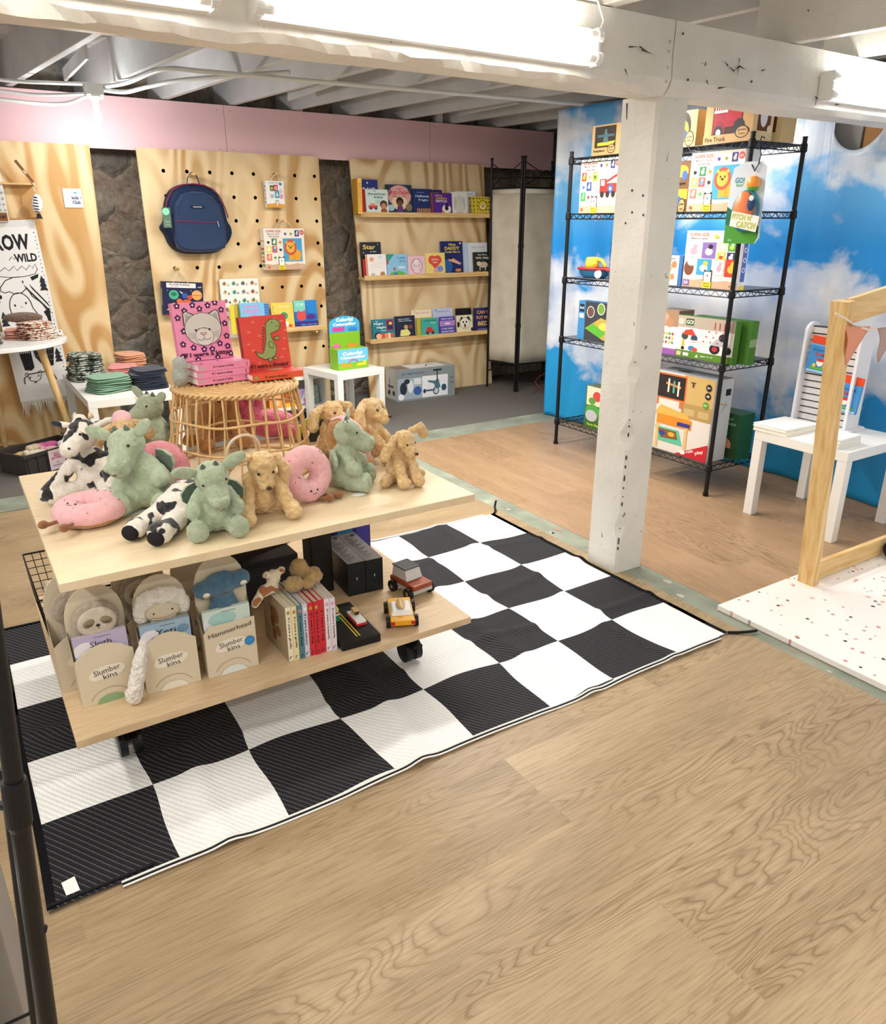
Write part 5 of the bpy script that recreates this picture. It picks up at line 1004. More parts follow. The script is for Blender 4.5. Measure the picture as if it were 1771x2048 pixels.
b=MB(); b.rbox((-.055,0,0),(.055,.02,.13),mat('#b9a3d6',.2,0,.6),.008); prt(b,.11,.13,[('P',[(.1,.1),(.6,.9),(.8,.6),(.35,.1)],'#dfe7f3'),('E',.6,.3,.25,.12,'#d98ab5')],-.0005,.0003,-.055,0); tag(b.build('clear_pack',None,(2.31,5.66,cz+.002),(R(-10),0,0)),'lilac clear packet leaning in the cubby shelf','packet')
b=MB(); b.rbox((-.05,0,0),(.05,.02,.14),mat('#a9dcd4',.3,0,.5),.006); prt(b,.10,.14,[('R',.1+.16*(i%5),.1+.12*(i//5),.22+.16*(i%5),.18+.12*(i//5),['#5fb7c4','#f0a5b5','#f2e27a'][i%3]) for i in range(30)],-.0005,.0003,-.05,0); tag(b.build('craft_pack',None,(2.40,5.70,cz+.002),(R(-8),0,0)),'mint green craft kit packet at the right of the cubby shelf','packet')
for k,(c,ds) in enumerate((('#efe0da','pale pink'),('#e9d9d0','cream'),('#f0d3cc','patterned blush'))):
    flatbook(ds+' thin book lying on top of the white cubby shelf',2.24+.02*k,5.78,.3605+.0105*k,.34,.24,.010,R(5*k-6),c,[('E',.2+.2*i,.3+.3*(i%2),.06,.08,['#d98f86','#e9b7a6','#b5706a'][i%3]) for i in range(4)],'thin books on the cubby shelf')
# green caterpillar counter display
def caterpillar(): 
    e=empty('counter_display','green card counter display reading Colorful Caterpillar on the small white table','display box',(2.575,5.30,.4512),(0,0,R(6)))
    fa=[('R',0,0,1,1,'#6ec0e8'),('R',0,0,1,.34,'#7fb52c'),('T','Colorful',.48,.78,.66,.17,'#f6efe6',0,.05),('T','Caterpillar',.5,.57,.84,.17,'#f6efe6',0,.05)]+[('E',.16+.055*i,.20+.02*(i%2),.045,.075,'#ef9a35') for i in range(5)]+[('E',.66+.055*i,.20+.02*(i%2),.045,.075,'#f0d12f') for i in range(5)]+[('E',.16,.32,.05,.07,'#ef9a35'),('E',.88,.32,.05,.07,'#f0d12f'),('L',arc(.5,.28,.16,.2,.2,2.94),.03,'#d95f86')]
    b=MB(); b.box((-.135,0,0),(.135,.12,.155),mat('#7fb52c',.4)); prt(b,.27,.155,fa,-.0004,.0003,-.135,0); b.build('tray',e)
    pl=[(-.135,.156),(.135,.156),(.135,.33)]+[(.135*math.cos(R(a)),.33+.06*math.sin(R(a))) for a in range(15,181,15)]
    b=MB(); b.prism(pl,.105,.108,mat('#7fb52c',.4),mat('#6ec0e8')); b.prism([(-.1345,.27),(.1345,.27),(.1345,.33)]+[(.1345*math.cos(R(a)),.33+.0595*math.sin(R(a))) for a in range(15,181,15)],.1042,.1049,mat('#3fa7d6'))
    prt(b,.27,.24,[('T','Colorful',.5,.86,.56,.12,'#f6efe6',0,.05),('T','Caterpillar',.5,.71,.78,.12,'#f6efe6',0,.05)]+[('E',.14+.06*i,.57+.015*(i%2),.055,.065,'#d93c9a') for i in range(6)]+[('E',.66+.05*i,.55+.015*(i%2),.045,.05,'#3a7fd0') for i in range(5)]+[('E',.2,.06,.14,.06,'#ee6aa0'),('E',.72,.04,.2,.05,'#f0873a')],.1036,.0003,-.135,.156)
    b.build('header_card',e)
caterpillar()
sc_=[('R',0,0,1,1,'#8b9496'),('T','Highwaykick 1',.32,.86,.34,.07,'#3f5f86'),('T','SR',.1,.86,.05,.06,'#3f5f86'),('R',0,.06,.42,.72,'#a9b2bd'),('E',.1,.4,.06,.2,'#2d3442'),('E',.22,.45,.05,.2,'#e4e6e8'),('E',.34,.3,.07,.14,'#3f62a8'),('E',.16,.62,.05,.08,'#2d3442'),('R',.28,.5,.4,.7,'#dfe3e6'),('E',.06,.14,.05,.1,'#f0f1f2'),('R',.42,.06,.87,.74,'#f0f1f3'),('E',.66,.24,.055,.13,'#2a3a4a'),('E',.66,.24,.04,.095,'#cfd6dc'),('E',.8,.32,.045,.11,'#35566b'),('E',.46,.26,.025,.07,'#2a3a4a'),('R',.47,.24,.64,.30,'#4a6f80'),('P',[(.66,.3),(.74,.34),(.70,.62),(.64,.56),(.52,.6),(.52,.54),(.62,.48)],'#4f7688'),('R',.67,.55,.69,.9,'#3b3f48'),('R',.61,.88,.76,.93,'#2a2e36'),('T','1+',.94,.62,.05,.07,'#4a5560'),('T','SCOOT',.94,.46,.07,.04,'#4a5560')]
carton('long grey scooter box standing on the carpet below the book ledges',.60,.285,.235,'#8b9496','#b0b0ac',sc_,(3.272,5.86,.001),(0,0,R(-2)),sitems=[('R',.05,.03,.95,.97,'#cfcdc8'),('L',[(.35,.25),(.35,.7)],.04,'#3b4048'),('E',.3,.22,.1,.08,'#2f3640'),('R',.2,.4,.7,.46,'#4a5f70'),('E',.7,.24,.1,.08,'#2f3640')],titems=[('R',.25,.1,.85,.85,'#e6e6e8'),('R',.02,.1,.22,.85,'#8a7a72'),('L',[(.55,.3),(.62,.6),(.75,.6)],.02,'#3b4048')])
# ================= RACK TOYS (fronts face -x) =================
RR=(0,0,-PI/2)
def RK(label,yL,z,w,h,d,front,side,items=(),x=3.60,**k): return carton(label,w,h,d,front,side,items,(x,yL,z+.0045),RR,**k)
S1,S2,S3,S4,S5=1.89,1.56,1.158,.763,.18
RK('vehicle memory game box with a red fire engine left of the post',3.985,S2,.345,.315,.07,'#efe4d8','#e7dacb',game('car'),group='memory game boxes on the wire rack',rs=SIDE)
RK('lion memory game box on the wire rack right of the post',3.10,S2,.345,.295,.12,'#efe4d8','#e7dacb',game('wild'),group='memory game boxes on the wire rack',rs=[('R',0,0,1,1,'#f1efec'),('E',.3,.86,.16,.07,'#e88a84'),('R',.5,.55,.9,.6,'#e88a84'),('R',.2,.45,.9,.47,'#c9c5c1'),('R',.2,.35,.8,.37,'#c9c5c1')])
RK('farm animal memory game box with pink pigs on the middle shelf',3.075,S3+.003,.37,.30,.06,'#efe4d8','#e7dacb',game('farm'),group='memory game boxes on the wire rack',rs=[('R',0,0,1,1,'#eef0f4'),('R',.3,.14,.9,.97,'#5a73c4')]+[('E',.6,.85-.17*k,.22,.045,'#e9edf8') for k in range(4)]+[('E',.6,.85-.17*k,.13,.027,'#5a73c4') for k in range(4)]+[('R',.3,0,.9,.07,'#f2dc33')])
def kraft(nm,items): return [('R',0,0,1,1,'#c29a66')]+items
gl=lambda u,v,r: [('E',u,v,r,r*1.1,'#3a2f22'),('E',u,v,r*.85,r*.93,'#c29a66'),('T','green',u,v+.04,r*1.25,.06,'#3a2f22'),('T','toys',u,v-.05,r*.9,.06,'#3a2f22')]
ft=kraft('',[('P',[(.16,.22),(.78,.22),(.78,.98),(.16,.98)],'#3c2018'),('R',.18,.40,.76,.92,'#a31f32'),('R',.42,.55,.76,.98,'#b32538'),('E',.30,.32,.13,.24,'#8d1a2b'),('E',.30,.27,.10,.18,'#2c2a2c'),('E',.30,.27,.05,.09,'#d9d9d9'),('E',.72,.36,.12,.22,'#2c2a2c'),('R',.18,.76,.46,.82,'#efe9e2'),('R',.18,.90,.46,.96,'#efe9e2')]+[('R',.2+.05*k,.80,.22+.05*k,.92,'#efe9e2') for k in range(6)]+[('R',0,0,1,.22,'#c29a66'),('T','Fire Truck',.26,.11,.44,.12,'#3a2a1c')]+gl(.80,.24,.14))
RK('kraft cardboard box holding a red toy fire truck on top of the rack',3.035,S1,.30,.19,.16,'#c29a66','#d9bd8c',ft,group='kraft vehicle toy boxes on top of the rack',rs=[('R',0,0,1,1,'#e6d0a2'),('R',.2,.25,.85,.95,'#6b3b2a'),('E',.5,.6,.18,.26,'#e8e8ee'),('P',[(.34,.75),(.66,.75),(.42,.98)],'#d8505a'),('E',.82,.3,.12,.1,'#efe0bf')])
RK('pale kraft toy box beside the fire truck box at the rear of the top shelf',2.90,S1,.20,.19,.12,'#e6d0a2','#cdb384',[('R',.2,.25,.85,.95,'#6b3b2a'),('E',.45,.6,.2,.22,'#dcd6c9')],x=3.78,group='kraft vehicle toy boxes on top of the rack')
RK('kraft box with a yellow toy bus just right of the post on the top shelf',3.24,S1,.15,.18,.15,'#d3b07a','#b8925f',kraft('',[('E',.4,.55,.34,.42,'#241c18'),('E',.35,.45,.3,.3,'#e0b52f'),('E',.35,.35,.26,.16,'#2f4c70'),('R',0,0,1,.12,'#d3b07a')])+gl(.72,.22,.2),group='kraft vehicle toy boxes on top of the rack')
RK('kraft box with a yellow and blue toy seaplane at the left of the top shelf',3.90,S1,.24,.17,.14,'#c29a66','#a98455',kraft('',[('R',.10,.26,.85,.95,'#2c2418'),('P',[(.2,.32),(.75,.32),(.85,.45),(.2,.42)],'#d9b82f'),('P',[(.4,.42),(.6,.42),(.52,.85),(.46,.85)],'#4e6b6a'),('R',.2,.6,.8,.68,'#3f6370'),('T','Seaplane',.28,.15,.42,.1,'#3a2a1c')])+gl(.72,.2,.14),group='kraft vehicle toy boxes on top of the rack')
RK('kraft box with a yellow toy dumper behind the post on the second shelf',3.25,S2,.16,.26,.15,'#6f4d2e','#5a3d24',[('E',.6,.80,.25,.12,'#e3bc35'),('E',.7,.72,.12,.1,'#3f62a8'),('R',.3,.25,.9,.45,'#e3bc35'),('E',.5,.22,.16,.1,'#3f62a8'),('T','Dumper',.5,.56,.6,.08,'#2c1c10')]+gl(.7,.1,.16),group='kraft vehicle toy boxes on the second shelf')
RK('cream and blue sorting toy box beside the farm memory game',3.235,S3+.003,.15,.165,.10,'#ece4d6','#3a6fb0',[('R',.82,0,1,1,'#3a6fb0'),('E',.35,.6,.15,.15,'#c9a27a'),('E',.6,.7,.12,.12,'#b07f55'),('E',.3,.2,.2,.1,'#d9c38a'),('E',.55,.3,.1,.1,'#b7894f'),('T','Shapes',.4,.9,.5,.08,'#5a6f8f')])
RK('purple edged building set box beside the green one',3.225,S4+.003,.155,.255,.13,'#ede6e4','#a18a7a',[('R',0,.64,1,1,'#a58468'),('E',.35,.8,.2,.14,'#cc9f80'),('E',.6,.72,.2,.1,'#b8896a'),('R',0,0,1,.14,'#9a5aa8')]+[('E',.2+.15*(i%5),.28+.1*(i//5),.05,.03,['#e2c23a','#4f9a4a','#c2403a'][i%3]) for i in range(15)],group='building set boxes')
PP=[('R',0,0,1,1,'#efe9e2'),('R',0,.72,1,1,'#b5a898'),('R',0,0,1,.17,'#5c8a2e'),('R',.16,.78,.30,.94,'#2f5a2a'),('T','GO!',.23,.86,.12,.1,'#f2f2ea'),('E',.07,.86,.05,.08,'#cfc8bd'),('E',.70,.30,.09,.12,'#262428'),('E',.92,.30,.06,.09,'#262428'),('E',.70,.30,.045,.06,'#c2303a'),('P',[(.62,.38),(.95,.38),(.88,.55),(.72,.55)],'#b9b7bd'),('E',.82,.58,.07,.09,'#2e2b3a'),('E',.16,.52,.06,.09,'#3b4f3a'),('E',.33,.48,.06,.09,'#3a4a5f'),('P',[(.12,.55),(.36,.55),(.28,.70),(.16,.66)],'#c8452f'),('R',.12,.2,.16,.42,'#d9b52f'),('E',.14,.22,.03,.04,'#1f1d1d'),('R',.24,.40,.44,.44,'#dfd3d3'),('E',.3,.24,.06,.06,'#3f7fc2'),('E',.36,.22,.05,.05,'#d94f3a'),('R',.04,.03,.12,.13,'#d3c5a0'),('R',.16,.04,.26,.12,'#d9d9cf'),('P',[(.38,.04),(.44,.04),(.41,.12)],'#efe9e2'),('T','ages 5-12',.58,.09,.22,.05,'#dfe8cf')]+[('R',.66+.08*i,.76,.675+.08*i,.92,'#c9523f') for i in range(4)]+[('E',.5+.04*(i%9),.45+.12*(i%3),.012,.018,'#d0354a') for i in range(12)]
RK('green building set box with two toy racers at the front of the fourth shelf',3.075,S4+.003,.40,.235,.05,'#efe9e2','#4b7a2c',PP,group='building set boxes',rs=[('R',0,0,1,1,'#4b7f30')])
RK('second green building set box behind the front one',3.00,S4+.003,.38,.235,.055,'#4b7f30','#4b7f30',[],x=3.668,group='building set boxes',rs=[('R',0,0,1,1,'#47792c'),('T','SINCE YOU PLAY WITH A CAR',.5,.5,.75,.28,'#e7f0dc',PI/2,0)])
RK('blue building set box with a green field left of the post',3.925,S4+.003,.36,.25,.07,'#3e4048','#3a7fb5',[('R',0,0,.18,1,'#3f86bd'),('R',.03,.72,.15,.92,'#1f2a3c'),('T','PLUS',.09,.82,.1,.06,'#eef2f5'),('R',.03,.56,.15,.68,'#cfe0ec'),('P',[(.2,.3),(.7,.05),(1,.15),(1,.5),(.6,.62)],'#b9a24e'),('P',[(.22,.3),(.6,.1),(.75,.25),(.4,.45)],'#5bae3a'),('E',.33,.74,.1,.15,'#e9e6e0'),('E',.33,.74,.085,.13,'#6a4a45'),('E',.6,.84,.1,.15,'#e9e6e0'),('E',.6,.84,.085,.13,'#6f9a3a'),('E',.7,.4,.14,.1,'#dccb5a'),('R',.85,.0,1,.12,'#c2403a')],group='building set boxes')
RK('tall wooden desk and easel toy box on the bottom shelf',3.20,S5,.445,.485,.16,'#e5dfd8','#b9c6d2',[('R',.50,.48,1,1,'#d0b070'),('R',.50,.48,1,.66,'#b8995c'),('R',.55,.52,.72,.60,'#cdb27a'),('R',.78,.52,.95,.60,'#cdb27a'),('R',.05,.66,.55,.98,'#e2713a'),('R',.07,.68,.53,.96,'#2e2a29'),('L',[(.2,.86),(.46,.83)],.03,'#e88344'),('L',[(.25,.92),(.25,.75)],.03,'#efe0cd'),('L',[(.34,.90),(.34,.75)],.03,'#5fb0a0'),('L',[(.42,.90),(.42,.72)],.03,'#efe0cd'),('R',.04,.58,.10,.66,'#e2713a'),('R',.46,.58,.52,.66,'#e2713a'),('P',[(.05,.46),(.15,.58),(.62,.52),(.70,.42)],'#edb45a'),('R',.10,.34,.70,.46,'#e58f2e'),('R',.46,.36,.68,.41,'#3c3a8a'),('P',[(.08,.30),(.50,.30),(.58,.12),(.16,.12)],'#5fc4a0'),('P',[(.12,.28),(.46,.28),(.5,.18),(.2,.16)],'#8a5a3a'),('E',.22,.22,.06,.03,'#2f4a9a'),('E',.38,.23,.06,.03,'#d9b23a'),('R',.10,.03,.15,.34,'#e5bd7c'),('R',.60,.03,.65,.36,'#e5bd7c'),('R',.03,.16,.06,.5,'#c9a163'),('P',[(.46,0),(1,0),(1,.22)],'#cc2a35'),('T','role',.72,.085,.12,.04,'#f5efec',.38),('T','play',.88,.10,.14,.05,'#f5efec',.38),('E',.60,.05,.05,.03,'#f5efec'),('E',.91,.90,.045,.042,'#1f1f22'),('T','3+',.91,.90,.05,.03,'#f5efec'),('E',.91,.80,.045,.042,'#1f1f22'),('T','45',.91,.80,.05,.03,'#f5efec'),('E',.89,.69,.045,.04,'#58a83a'),('T','2in1',.89,.69,.06,.02,'#f5efec'),('T','T',.66,.9,.08,.06,'#3a3430')],rs=[('R',0,0,1,1,'#cfd6de'),('R',.0,0,.06,1,'#f0f2f4'),('R',.62,.80,.9,.88,'#2a2a30'),('L',[(.3,.72),(.8,.68)],.03,'#c99a5a'),('L',[(.5,.6),(.7,.72)],.03,'#8aa0a8')],titems=[('R',0,0,1,1,'#b5bcc2'),('E',.35,.5,.12,.14,'#4a4a4e')],top='#b5bcc2')
RK('green play house toy box at the right of the bottom shelf',2.86,S5,.17,.275,.13,'#1f5436','#256040',[('T','Play',.5,.88,.5,.08,'#7fb08c'),('T','House',.55,.78,.6,.08,'#7fb08c'),('P',[(0,.3),(.4,.45),(.4,.5),(0,.75)],'#e8eae6'),('R',0,.2,.4,.42,'#b52a2c'),('E',.45,.3,.3,.16,'#e29a80'),('R',.5,.08,1,.24,'#2c4a2e')],x=3.78)
RK('green farm playset box at the left of the bottom shelf',3.80,S5,.22,.285,.11,'#3f6f35','#4a5a3a',[('R',.05,.55,1,1,'#e7d9bd'),('E',.5,.78,.18,.12,'#c84b45'),('E',.3,.66,.15,.08,'#5a9a45'),('E',.35,.42,.32,.16,'#4fa04a'),('E',.3,.3,.26,.14,'#b9bcc0'),('E',.85,.4,.14,.25,'#c22f3c'),('R',0,0,1,.16,'#3f6a2d'),('T','Farm Playset',.5,.08,.7,.07,'#c8d86a')])
# toy boats
def boat(label,y):
    e=empty('toy_boat',label,'toy boat',(3.66,y,S3+.0065),(0,0,R(-75)),'plastic toy tug boats'); b=MB()
    vs=[];fs=[];n=28
    for j,(s_,z) in enumerate(((.62,0.001),(.85,.02),(1,.055))):
        for i in range(n): a=2*PI*i/n; vs.append((.12*s_*math.cos(a),.062*s_*math.sin(a),z+(.012*abs(math.cos(a))**3 if j==2 else 0)))
    for j in range(2):
        for i in range(n): fs.append((j*n+i,j*n+(i+1)%n,(j+1)*n+(i+1)%n,(j+1)*n+i))
    fs.append(list(range(n))[::-1]); b.add(vs,fs,mat('#2f6f9a',.35)); b.build('hull',e,smooth=True)
    b=MB(); b.torus((0,0,.060),.11,.008,mat('#b8323a',.35),(0,0,0),sc_=(1.08,.56,1)); b.ell((0,0,.056),(.112,.056,.008),mat('#b8323a',.35)); b.build('gunwale',e,smooth=True)
    b=MB(); b.lathe([(.045,.06),(.044,.10),(.040,.125),(.036,.13),(.024,.132),(.024,.128)],mat('#e6cf45',.35),20,(-.02,0,0)); b.tube([(.01,0,.12),(.05,0,.115),(.085,0,.07)],.012,mat('#e6cf45',.35),10); b.build('cabin',e,smooth=True)
    b=MB(); b.ell((.06,-.052,.03),(.028,.006,.028),mat('#d9d9d4',.5)); b.build('round_tag',e)
boat('blue and red toy boat with yellow cabin at the left end of the rack',3.865); boat('second toy tug boat beside the small wire basket',3.60)
e=empty('wire_basket','small black wire grid basket standing on the rack beside the toy boats','basket',(3.77,3.70,S3+.0065)); b=MB()
for k in range(9): z=.0+k*.028; b.tube([(-.05,-.09,z),(-.05,.09,z),(.1,.09,z),(.1,-.09,z)],.0016,BLACKM,6,True)
for k in range(7): y=-.09+.03*k; b.cyl((-.05,y,0),(-.05,y,.224),.0016,BLACKM,6); b.cyl((.1,y,0),(.1,y,.224),.0016,BLACKM,6)
b.build('wire_grid',e)
# hanging pitch and catch toy
e=empty('catch_toy_pack','green and white pack of an orange catch toy hanging on the front rack post','toy packet',(3.525,2.665,1.405),(0,0,R(-72)))
b=MB(); pl=[(-.085,.0),(.075,0),(.095,.03),(.085,.36),(.06,.385),(-.02,.385),(-.075,.36),(-.085,.30)]
b.prism(pl,-.001,.002,mat('#dfe8f2',.3,0,.5)); prt(b,.18,.385,[('P',[(.03,.0),(.9,0),(.98,.08),(.97,.18),(.5,.26),(.02,.44)],'#4f9b3a'),('P',[(.02,.24),(.02,.46),(.4,.34),(.97,.22),(.97,.12)],'#2f6f4a'),('T','GO!',.28,.78,.26,.07,'#3a9fb0'),('T','PLAY',.3,.72,.2,.03,'#5fae4a'),('T','3+',.2,.04,.1,.03,'#cfe3c5')],-.0014,.0003,-.09,0); b.build('backing_card',e)
b=MB(); b.torus((.012,-.012,.155),.062,.008,mat('#2e8098',.3,0,.5),(PI/2,0,0),sc_=(1,1.5,1)); b.build('toy_ring',e,smooth=True)
b=MB(); b.ell((.0,-.016,.165),(.052,.02,.085),mat('#ef8255',.25,0,.5)); b.build('catch_mitt',e,smooth=True)
b=MB(); b.ell((.035,-.018,.285),(.034,.026,.034),mat('#f29a3e',.3,0,.5)); b.ell((.035,-.016,.268),(.030,.024,.022),mat('#5aa650',.3)); b.build('ball',e,smooth=True)
b=MB(); b.prism([(-.05,.085),(.085,.055),(.095,.13),(-.045,.155)],-.042,-.0385,mat('#f2f2ee')); prt(b,.14,.09,[('T',"PITCH N'",.42,.72,.72,.32,'#c8cf4f',-.12,.04),('T','CATCH',.58,.30,.68,.34,'#c8cf4f',-.12,.04),],-.0424,.0004,-.05,.062); b.ell((.045,-.04,.19),(.02,.006,.035),mat('#28406b')); b.ell((.045,-.045,.215),(.012,.004,.013),mat('#f2f2ee')); b.build('title_badge',e)
b=MB(); b.tube([(.01,-.002,.37),(.03,-.01,.34),(.045,-.01,.37),(.04,.02,.42),(.02,.03,.47),(.03,.03,.50),(.045,.03,.49)],.003,BLACK,8); b.build('hook',e,smooth=True)
# ================= PLUSH TOYS =================
_ct=bpy.data.textures.new('tuft','CLOUDS'); _ct.noise_scale=.011; _ct.noise_depth=2
_cc=bpy.data.textures.new('curl','CLOUDS'); _cc.noise_scale=.016; _cc.noise_depth=1
def RX(p,M): return M@Vector(p)
def plush_mesh(name,blobs,m,vox=.0042,disp=.0035,curl=False):
    """blobs: ('e',centre,radii,rot) or ('c',p,q,r1,r2); merged into one continuous soft body"""
    b=MB()
    for q in blobs:
        if q[0]=='e': b.ell(q[1],q[2],m,q[3] if len(q)>3 else (0,0,0),16,12)
        else:
            p,r_=Vector(q[1]),Vector(q[2]); n=max(2,int((r_-p).length/.010)+1)
            for k in range(n+1): t=k/n; rr_=q[3]*(1-t)+q[4]*t; b.ell(p.lerp(r_,t),(rr_,rr_,rr_),m,(0,0,0),12,8)
    o=b.build(name); mo=o.modifiers.new('r','REMESH'); mo.mode='VOXEL'; mo.voxel_size=vox
    s=o.modifiers.new('s','SMOOTH'); s.factor=.6; s.iterations=5
    d=o.modifiers.new('d','DISPLACE'); d.texture=_cc if curl else _ct; d.strength=disp*(2.2 if curl else 1.5); d.mid_level=.5
    dg=bpy.context.evaluated_depsgraph_get(); me=bpy.data.meshes.new_from_object(o.evaluated_get(dg)); me.name=name
    me.polygons.foreach_set('use_smooth',[True]*len(me.polygons)); me.materials.clear(); me.materials.append(m)
    bpy.data.objects.remove(o); return me
def mobj(name,me,parent,loc=(0,0,0),rot=(0,0,0)):
    o=bpy.data.objects.new(name,me); COL.objects.link(o); o.parent=parent; o.location=loc; o.rotation_euler=rot; return o
EYE=mat('#15110f',.12,0,.6)
def eyes(e,pts,r=.0035):
    for p in pts: b=MB(); b.ell(p,(r,r,r),EYE,(0,0,0),10,8); b.build('eye',e,smooth=True)
TT=.7005; PG_='plush toys around the rattan basket'
def T3(piv,rot):
    return Matrix.Translation(piv)@Euler(rot).to_matrix().to_4x4()@Matrix.Translation(-Vector(piv))
def dragon(label,loc,rz,hrot=(0,0,0),brot=(0,0,0),wing=(1,1),s=1,group='sage green plush dragons'):
    e=empty('plush_dragon',label,'plush toy',loc,(0,0,R(rz)),group); e.scale=(s,s,s)
    H=T3((0,0,.135),[R(a) for a in hrot]); B=T3((0,.01,.04),[R(a) for a in brot]); HB=B@H
    def h(p): return tuple(HB@Vector(p))
    def bo(p): return tuple(B@Vector(p))
    er=(B.to_3x3()@H.to_3x3()).to_euler()
    bl=[('e',bo((0,.005,.062)),(.069,.060,.062)),('e',bo((0,.0,.108)),(.051,.046,.050)),('c',bo((0,0,.13)),h((0,-.005,.16)),.030,.030),
        ('e',h((0,-.008,.190)),(.049,.047,.044),er),('c',h((0,-.03,.178)),h((0,-.070,.158)),.036,.031),('e',h((-.013,-.090,.172)),(.011,.010,.010)),('e',h((.013,-.090,.172)),(.011,.010,.010)),
        ('e',h((-.014,-.096,.168)),(.010,.009,.009))]
    for s_ in (-1,1):
        bl+=[('c',bo((s_*.036,-.008,.120)),bo((s_*.058,-.030,.086)),.021,.024),('e',bo((s_*.058,-.042,.080)),(.025,.025,.025)),
             ('c',(s_*.040,-.02,.030),(s_*.052,-.058,.030),.028,.029),('e',(s_*.056,-.078,.035),(.032,.019,.035))]
    bl+=[('c',(0,.045,.03),(.0,.10,.014),.026,.010)]
    mobj('body',plush_mesh('body',bl,GREENF),e)
    for s_ in (-1,1):  # ears: flat leaf shapes
        b=MB(); p=h((s_*.040,-.002,.214)); q=h((s_*.098,-.006,.244)); m=Vector(p).lerp(Vector(q),.5); d=(Vector(q)-Vector(p)); qe=d.to_track_quat('X','Z').to_euler()
        b.ell(m,(d.length*.60,.007,.018),GREENF,tuple(qe),16,10); b.build('ear',e,smooth=True)
        if wing[0 if s_<0 else 1]:
            b=MB(); c=Vector(bo((s_*.035,.040,.13))); b.X=B@Matrix.Translation(Vector((s_*.035,.042,.13)))@Matrix.Rotation(R(-28*s_),4,'Z')@Matrix.Rotation(R(18*s_),4,'Y')
            pl=[(0,-.03),(s_*.022,-.048),(s_*.048,-.044),(s_*.066,-.012),(s_*.062,.010),(s_*.036,.022),(s_*.008,.02)]
            if s_<0: pl=pl[::-1]
            b.prism(pl,-.006,.006,GREEND,GREENF); b.X=None; b.build('wing',e,bevel=.004,smooth=False)
        b=MB(); b.lathe([(.009,0),(.008,.006),(.004,.014),(.0005,.018)],GREEND,10); o=b.build('horn',e,h((s_*.018,-.002,.225)),tuple(er),smooth=True)
    eyes(e,[h((-.032,-.040,.200)),h((.032,-.040,.200))],.0042)
    b=MB(); b.tube([h((.024*math.sin(a),-.094-.006*math.cos(a)+abs(math.sin(a))*.012,.153-.004*math.cos(a))) for a in [-1.3+.26*k for k in range(11)]],.0013,EYE,5)
    b.build('stitched_mouth',e)
    return e
dragon('front green plush dragon with bowed head sitting at the table edge',(.520,1.968,TT),-12,(30,-8,8),s=.94)
dragon('largest looking green plush dragon grinning to the left beside the cow',(.418,2.255,TT),-34,(10,6,-14),(0,-17,0),(0,1),1.10)
dragon('green plush dragon turned right beside the standing pink donut',(.985,2.115,TT),55,(4,0,6),(0,0,0),(1,0),.95)
dragon('green plush dragon half hidden behind the left of the basket',(.555,2.78,TT),-62,(0,0,-8),(0,0,0),(0,1),1.0)
def doggy(label,loc,rz,hrot=(0,0,0),earL=((-.045,-.005,.200),(-.085,-.010,.185),(-.100,-.018,.145)),earR=((.045,-.005,.200),(.085,-.010,.185),(.100,-.018,.145)),s=1,m=None,arms=((-.055,-.085,.022),(.055,-.085,.022)),group='curly tan plush dogs'):
    m=m or TANF; e=empty('plush_dog',label,'plush toy',loc,(0,0,R(rz)),group); e.scale=(s,s,s)
    H=T3((0,0,.14),[R(a) for a in hrot]); h=lambda p:tuple(H@Vector(p))
    bl=[('e',(0,.01,.055),(.050,.046,.055)),('e',(0,.0,.105),(.040,.036,.050)),('e',h((0,-.012,.182)),(.044,.042,.038)),('c',h((0,-.035,.170)),h((0,-.062,.155)),.030,.024)]
    for a,sg in ((arms[0],-1),(arms[1],1)):
        bl+=[('c',(sg*.034,-.008,.125),((sg*.034+a[0])/2,-.05,.078),.019,.021),('c',((sg*.034+a[0])/2,-.05,.078),a,.021,.023),('e',(a[0],a[1]-.008,a[2]+.004),(.026,.026,.026))]
        bl+=[('c',(sg*.035,.01,.028),(sg*.085,-.02,.024),.024,.022)]
    mobj('body',plush_mesh('body',bl,m,.0045,.004,True),e)
    for E_ in (earL,earR):
        P=[h(p) for p in E_]; el=[('c',P[0],P[1],.014,.017),('c',P[1],P[2],.019,.021)]
        mobj('ear',plush_mesh('ear',el,m,.0045,.004,True),e)
    eyes(e,[h((-.022,-.050,.186)),h((.022,-.050,.186))],.0042); b=MB(); b.ell(h((0,-.088,.163)),(.008,.006,.006),mat('#4f3220',.4),(0,0,0),12,8); b.build('nose',e,smooth=True)
    b=MB(); b.ell((0,.065,.03),(.016,.02,.016),m); b.build('tail',e,smooth=True)
    return e
doggy('front curly tan plush dog hanging its head beside the pink donut',(.672,2.025,TT),-8,(36,0,6),((-.04,-.0,.205),(-.085,.0,.205),(-.115,-.01,.165)),((.042,-.005,.2),(.066,-.028,.165),(.060,-.045,.11)),.97,arms=((-.060,-.085,.022),(.075,-.075,.022)))
doggy('curly tan plush dog with one ear flung out at the right end of the table',(1.155,2.065,TT),8,(20,0,10),((-.04,-.0,.195),(-.075,-.01,.165),(-.09,-.012,.125)),((.044,-.0,.205),(.095,.0,.212),(.115,-.01,.185)),.84,arms=((-.040,-.075,.022),(.020,-.085,.022)))
doggy('curly tan plush dog looking right at the back of the table',(1.185,2.35,TT),48,(0,0,-8),s=1.02)
doggy('curly tan plush dog behind the right green dragon',(1.075,2.42,TT),20,(0,0,0),s=.98)
doggy('curly tan plush dog hidden behind the left green dragon and cow',(.420,2.57,TT),-160,(0,0,0),s=.92)
doggy('dark caramel plush dog sitting behind the rattan basket',(.80,2.86,TT),-6,(10,0,0),s=1.28,m=TAND)
def cow_material_note(): pass
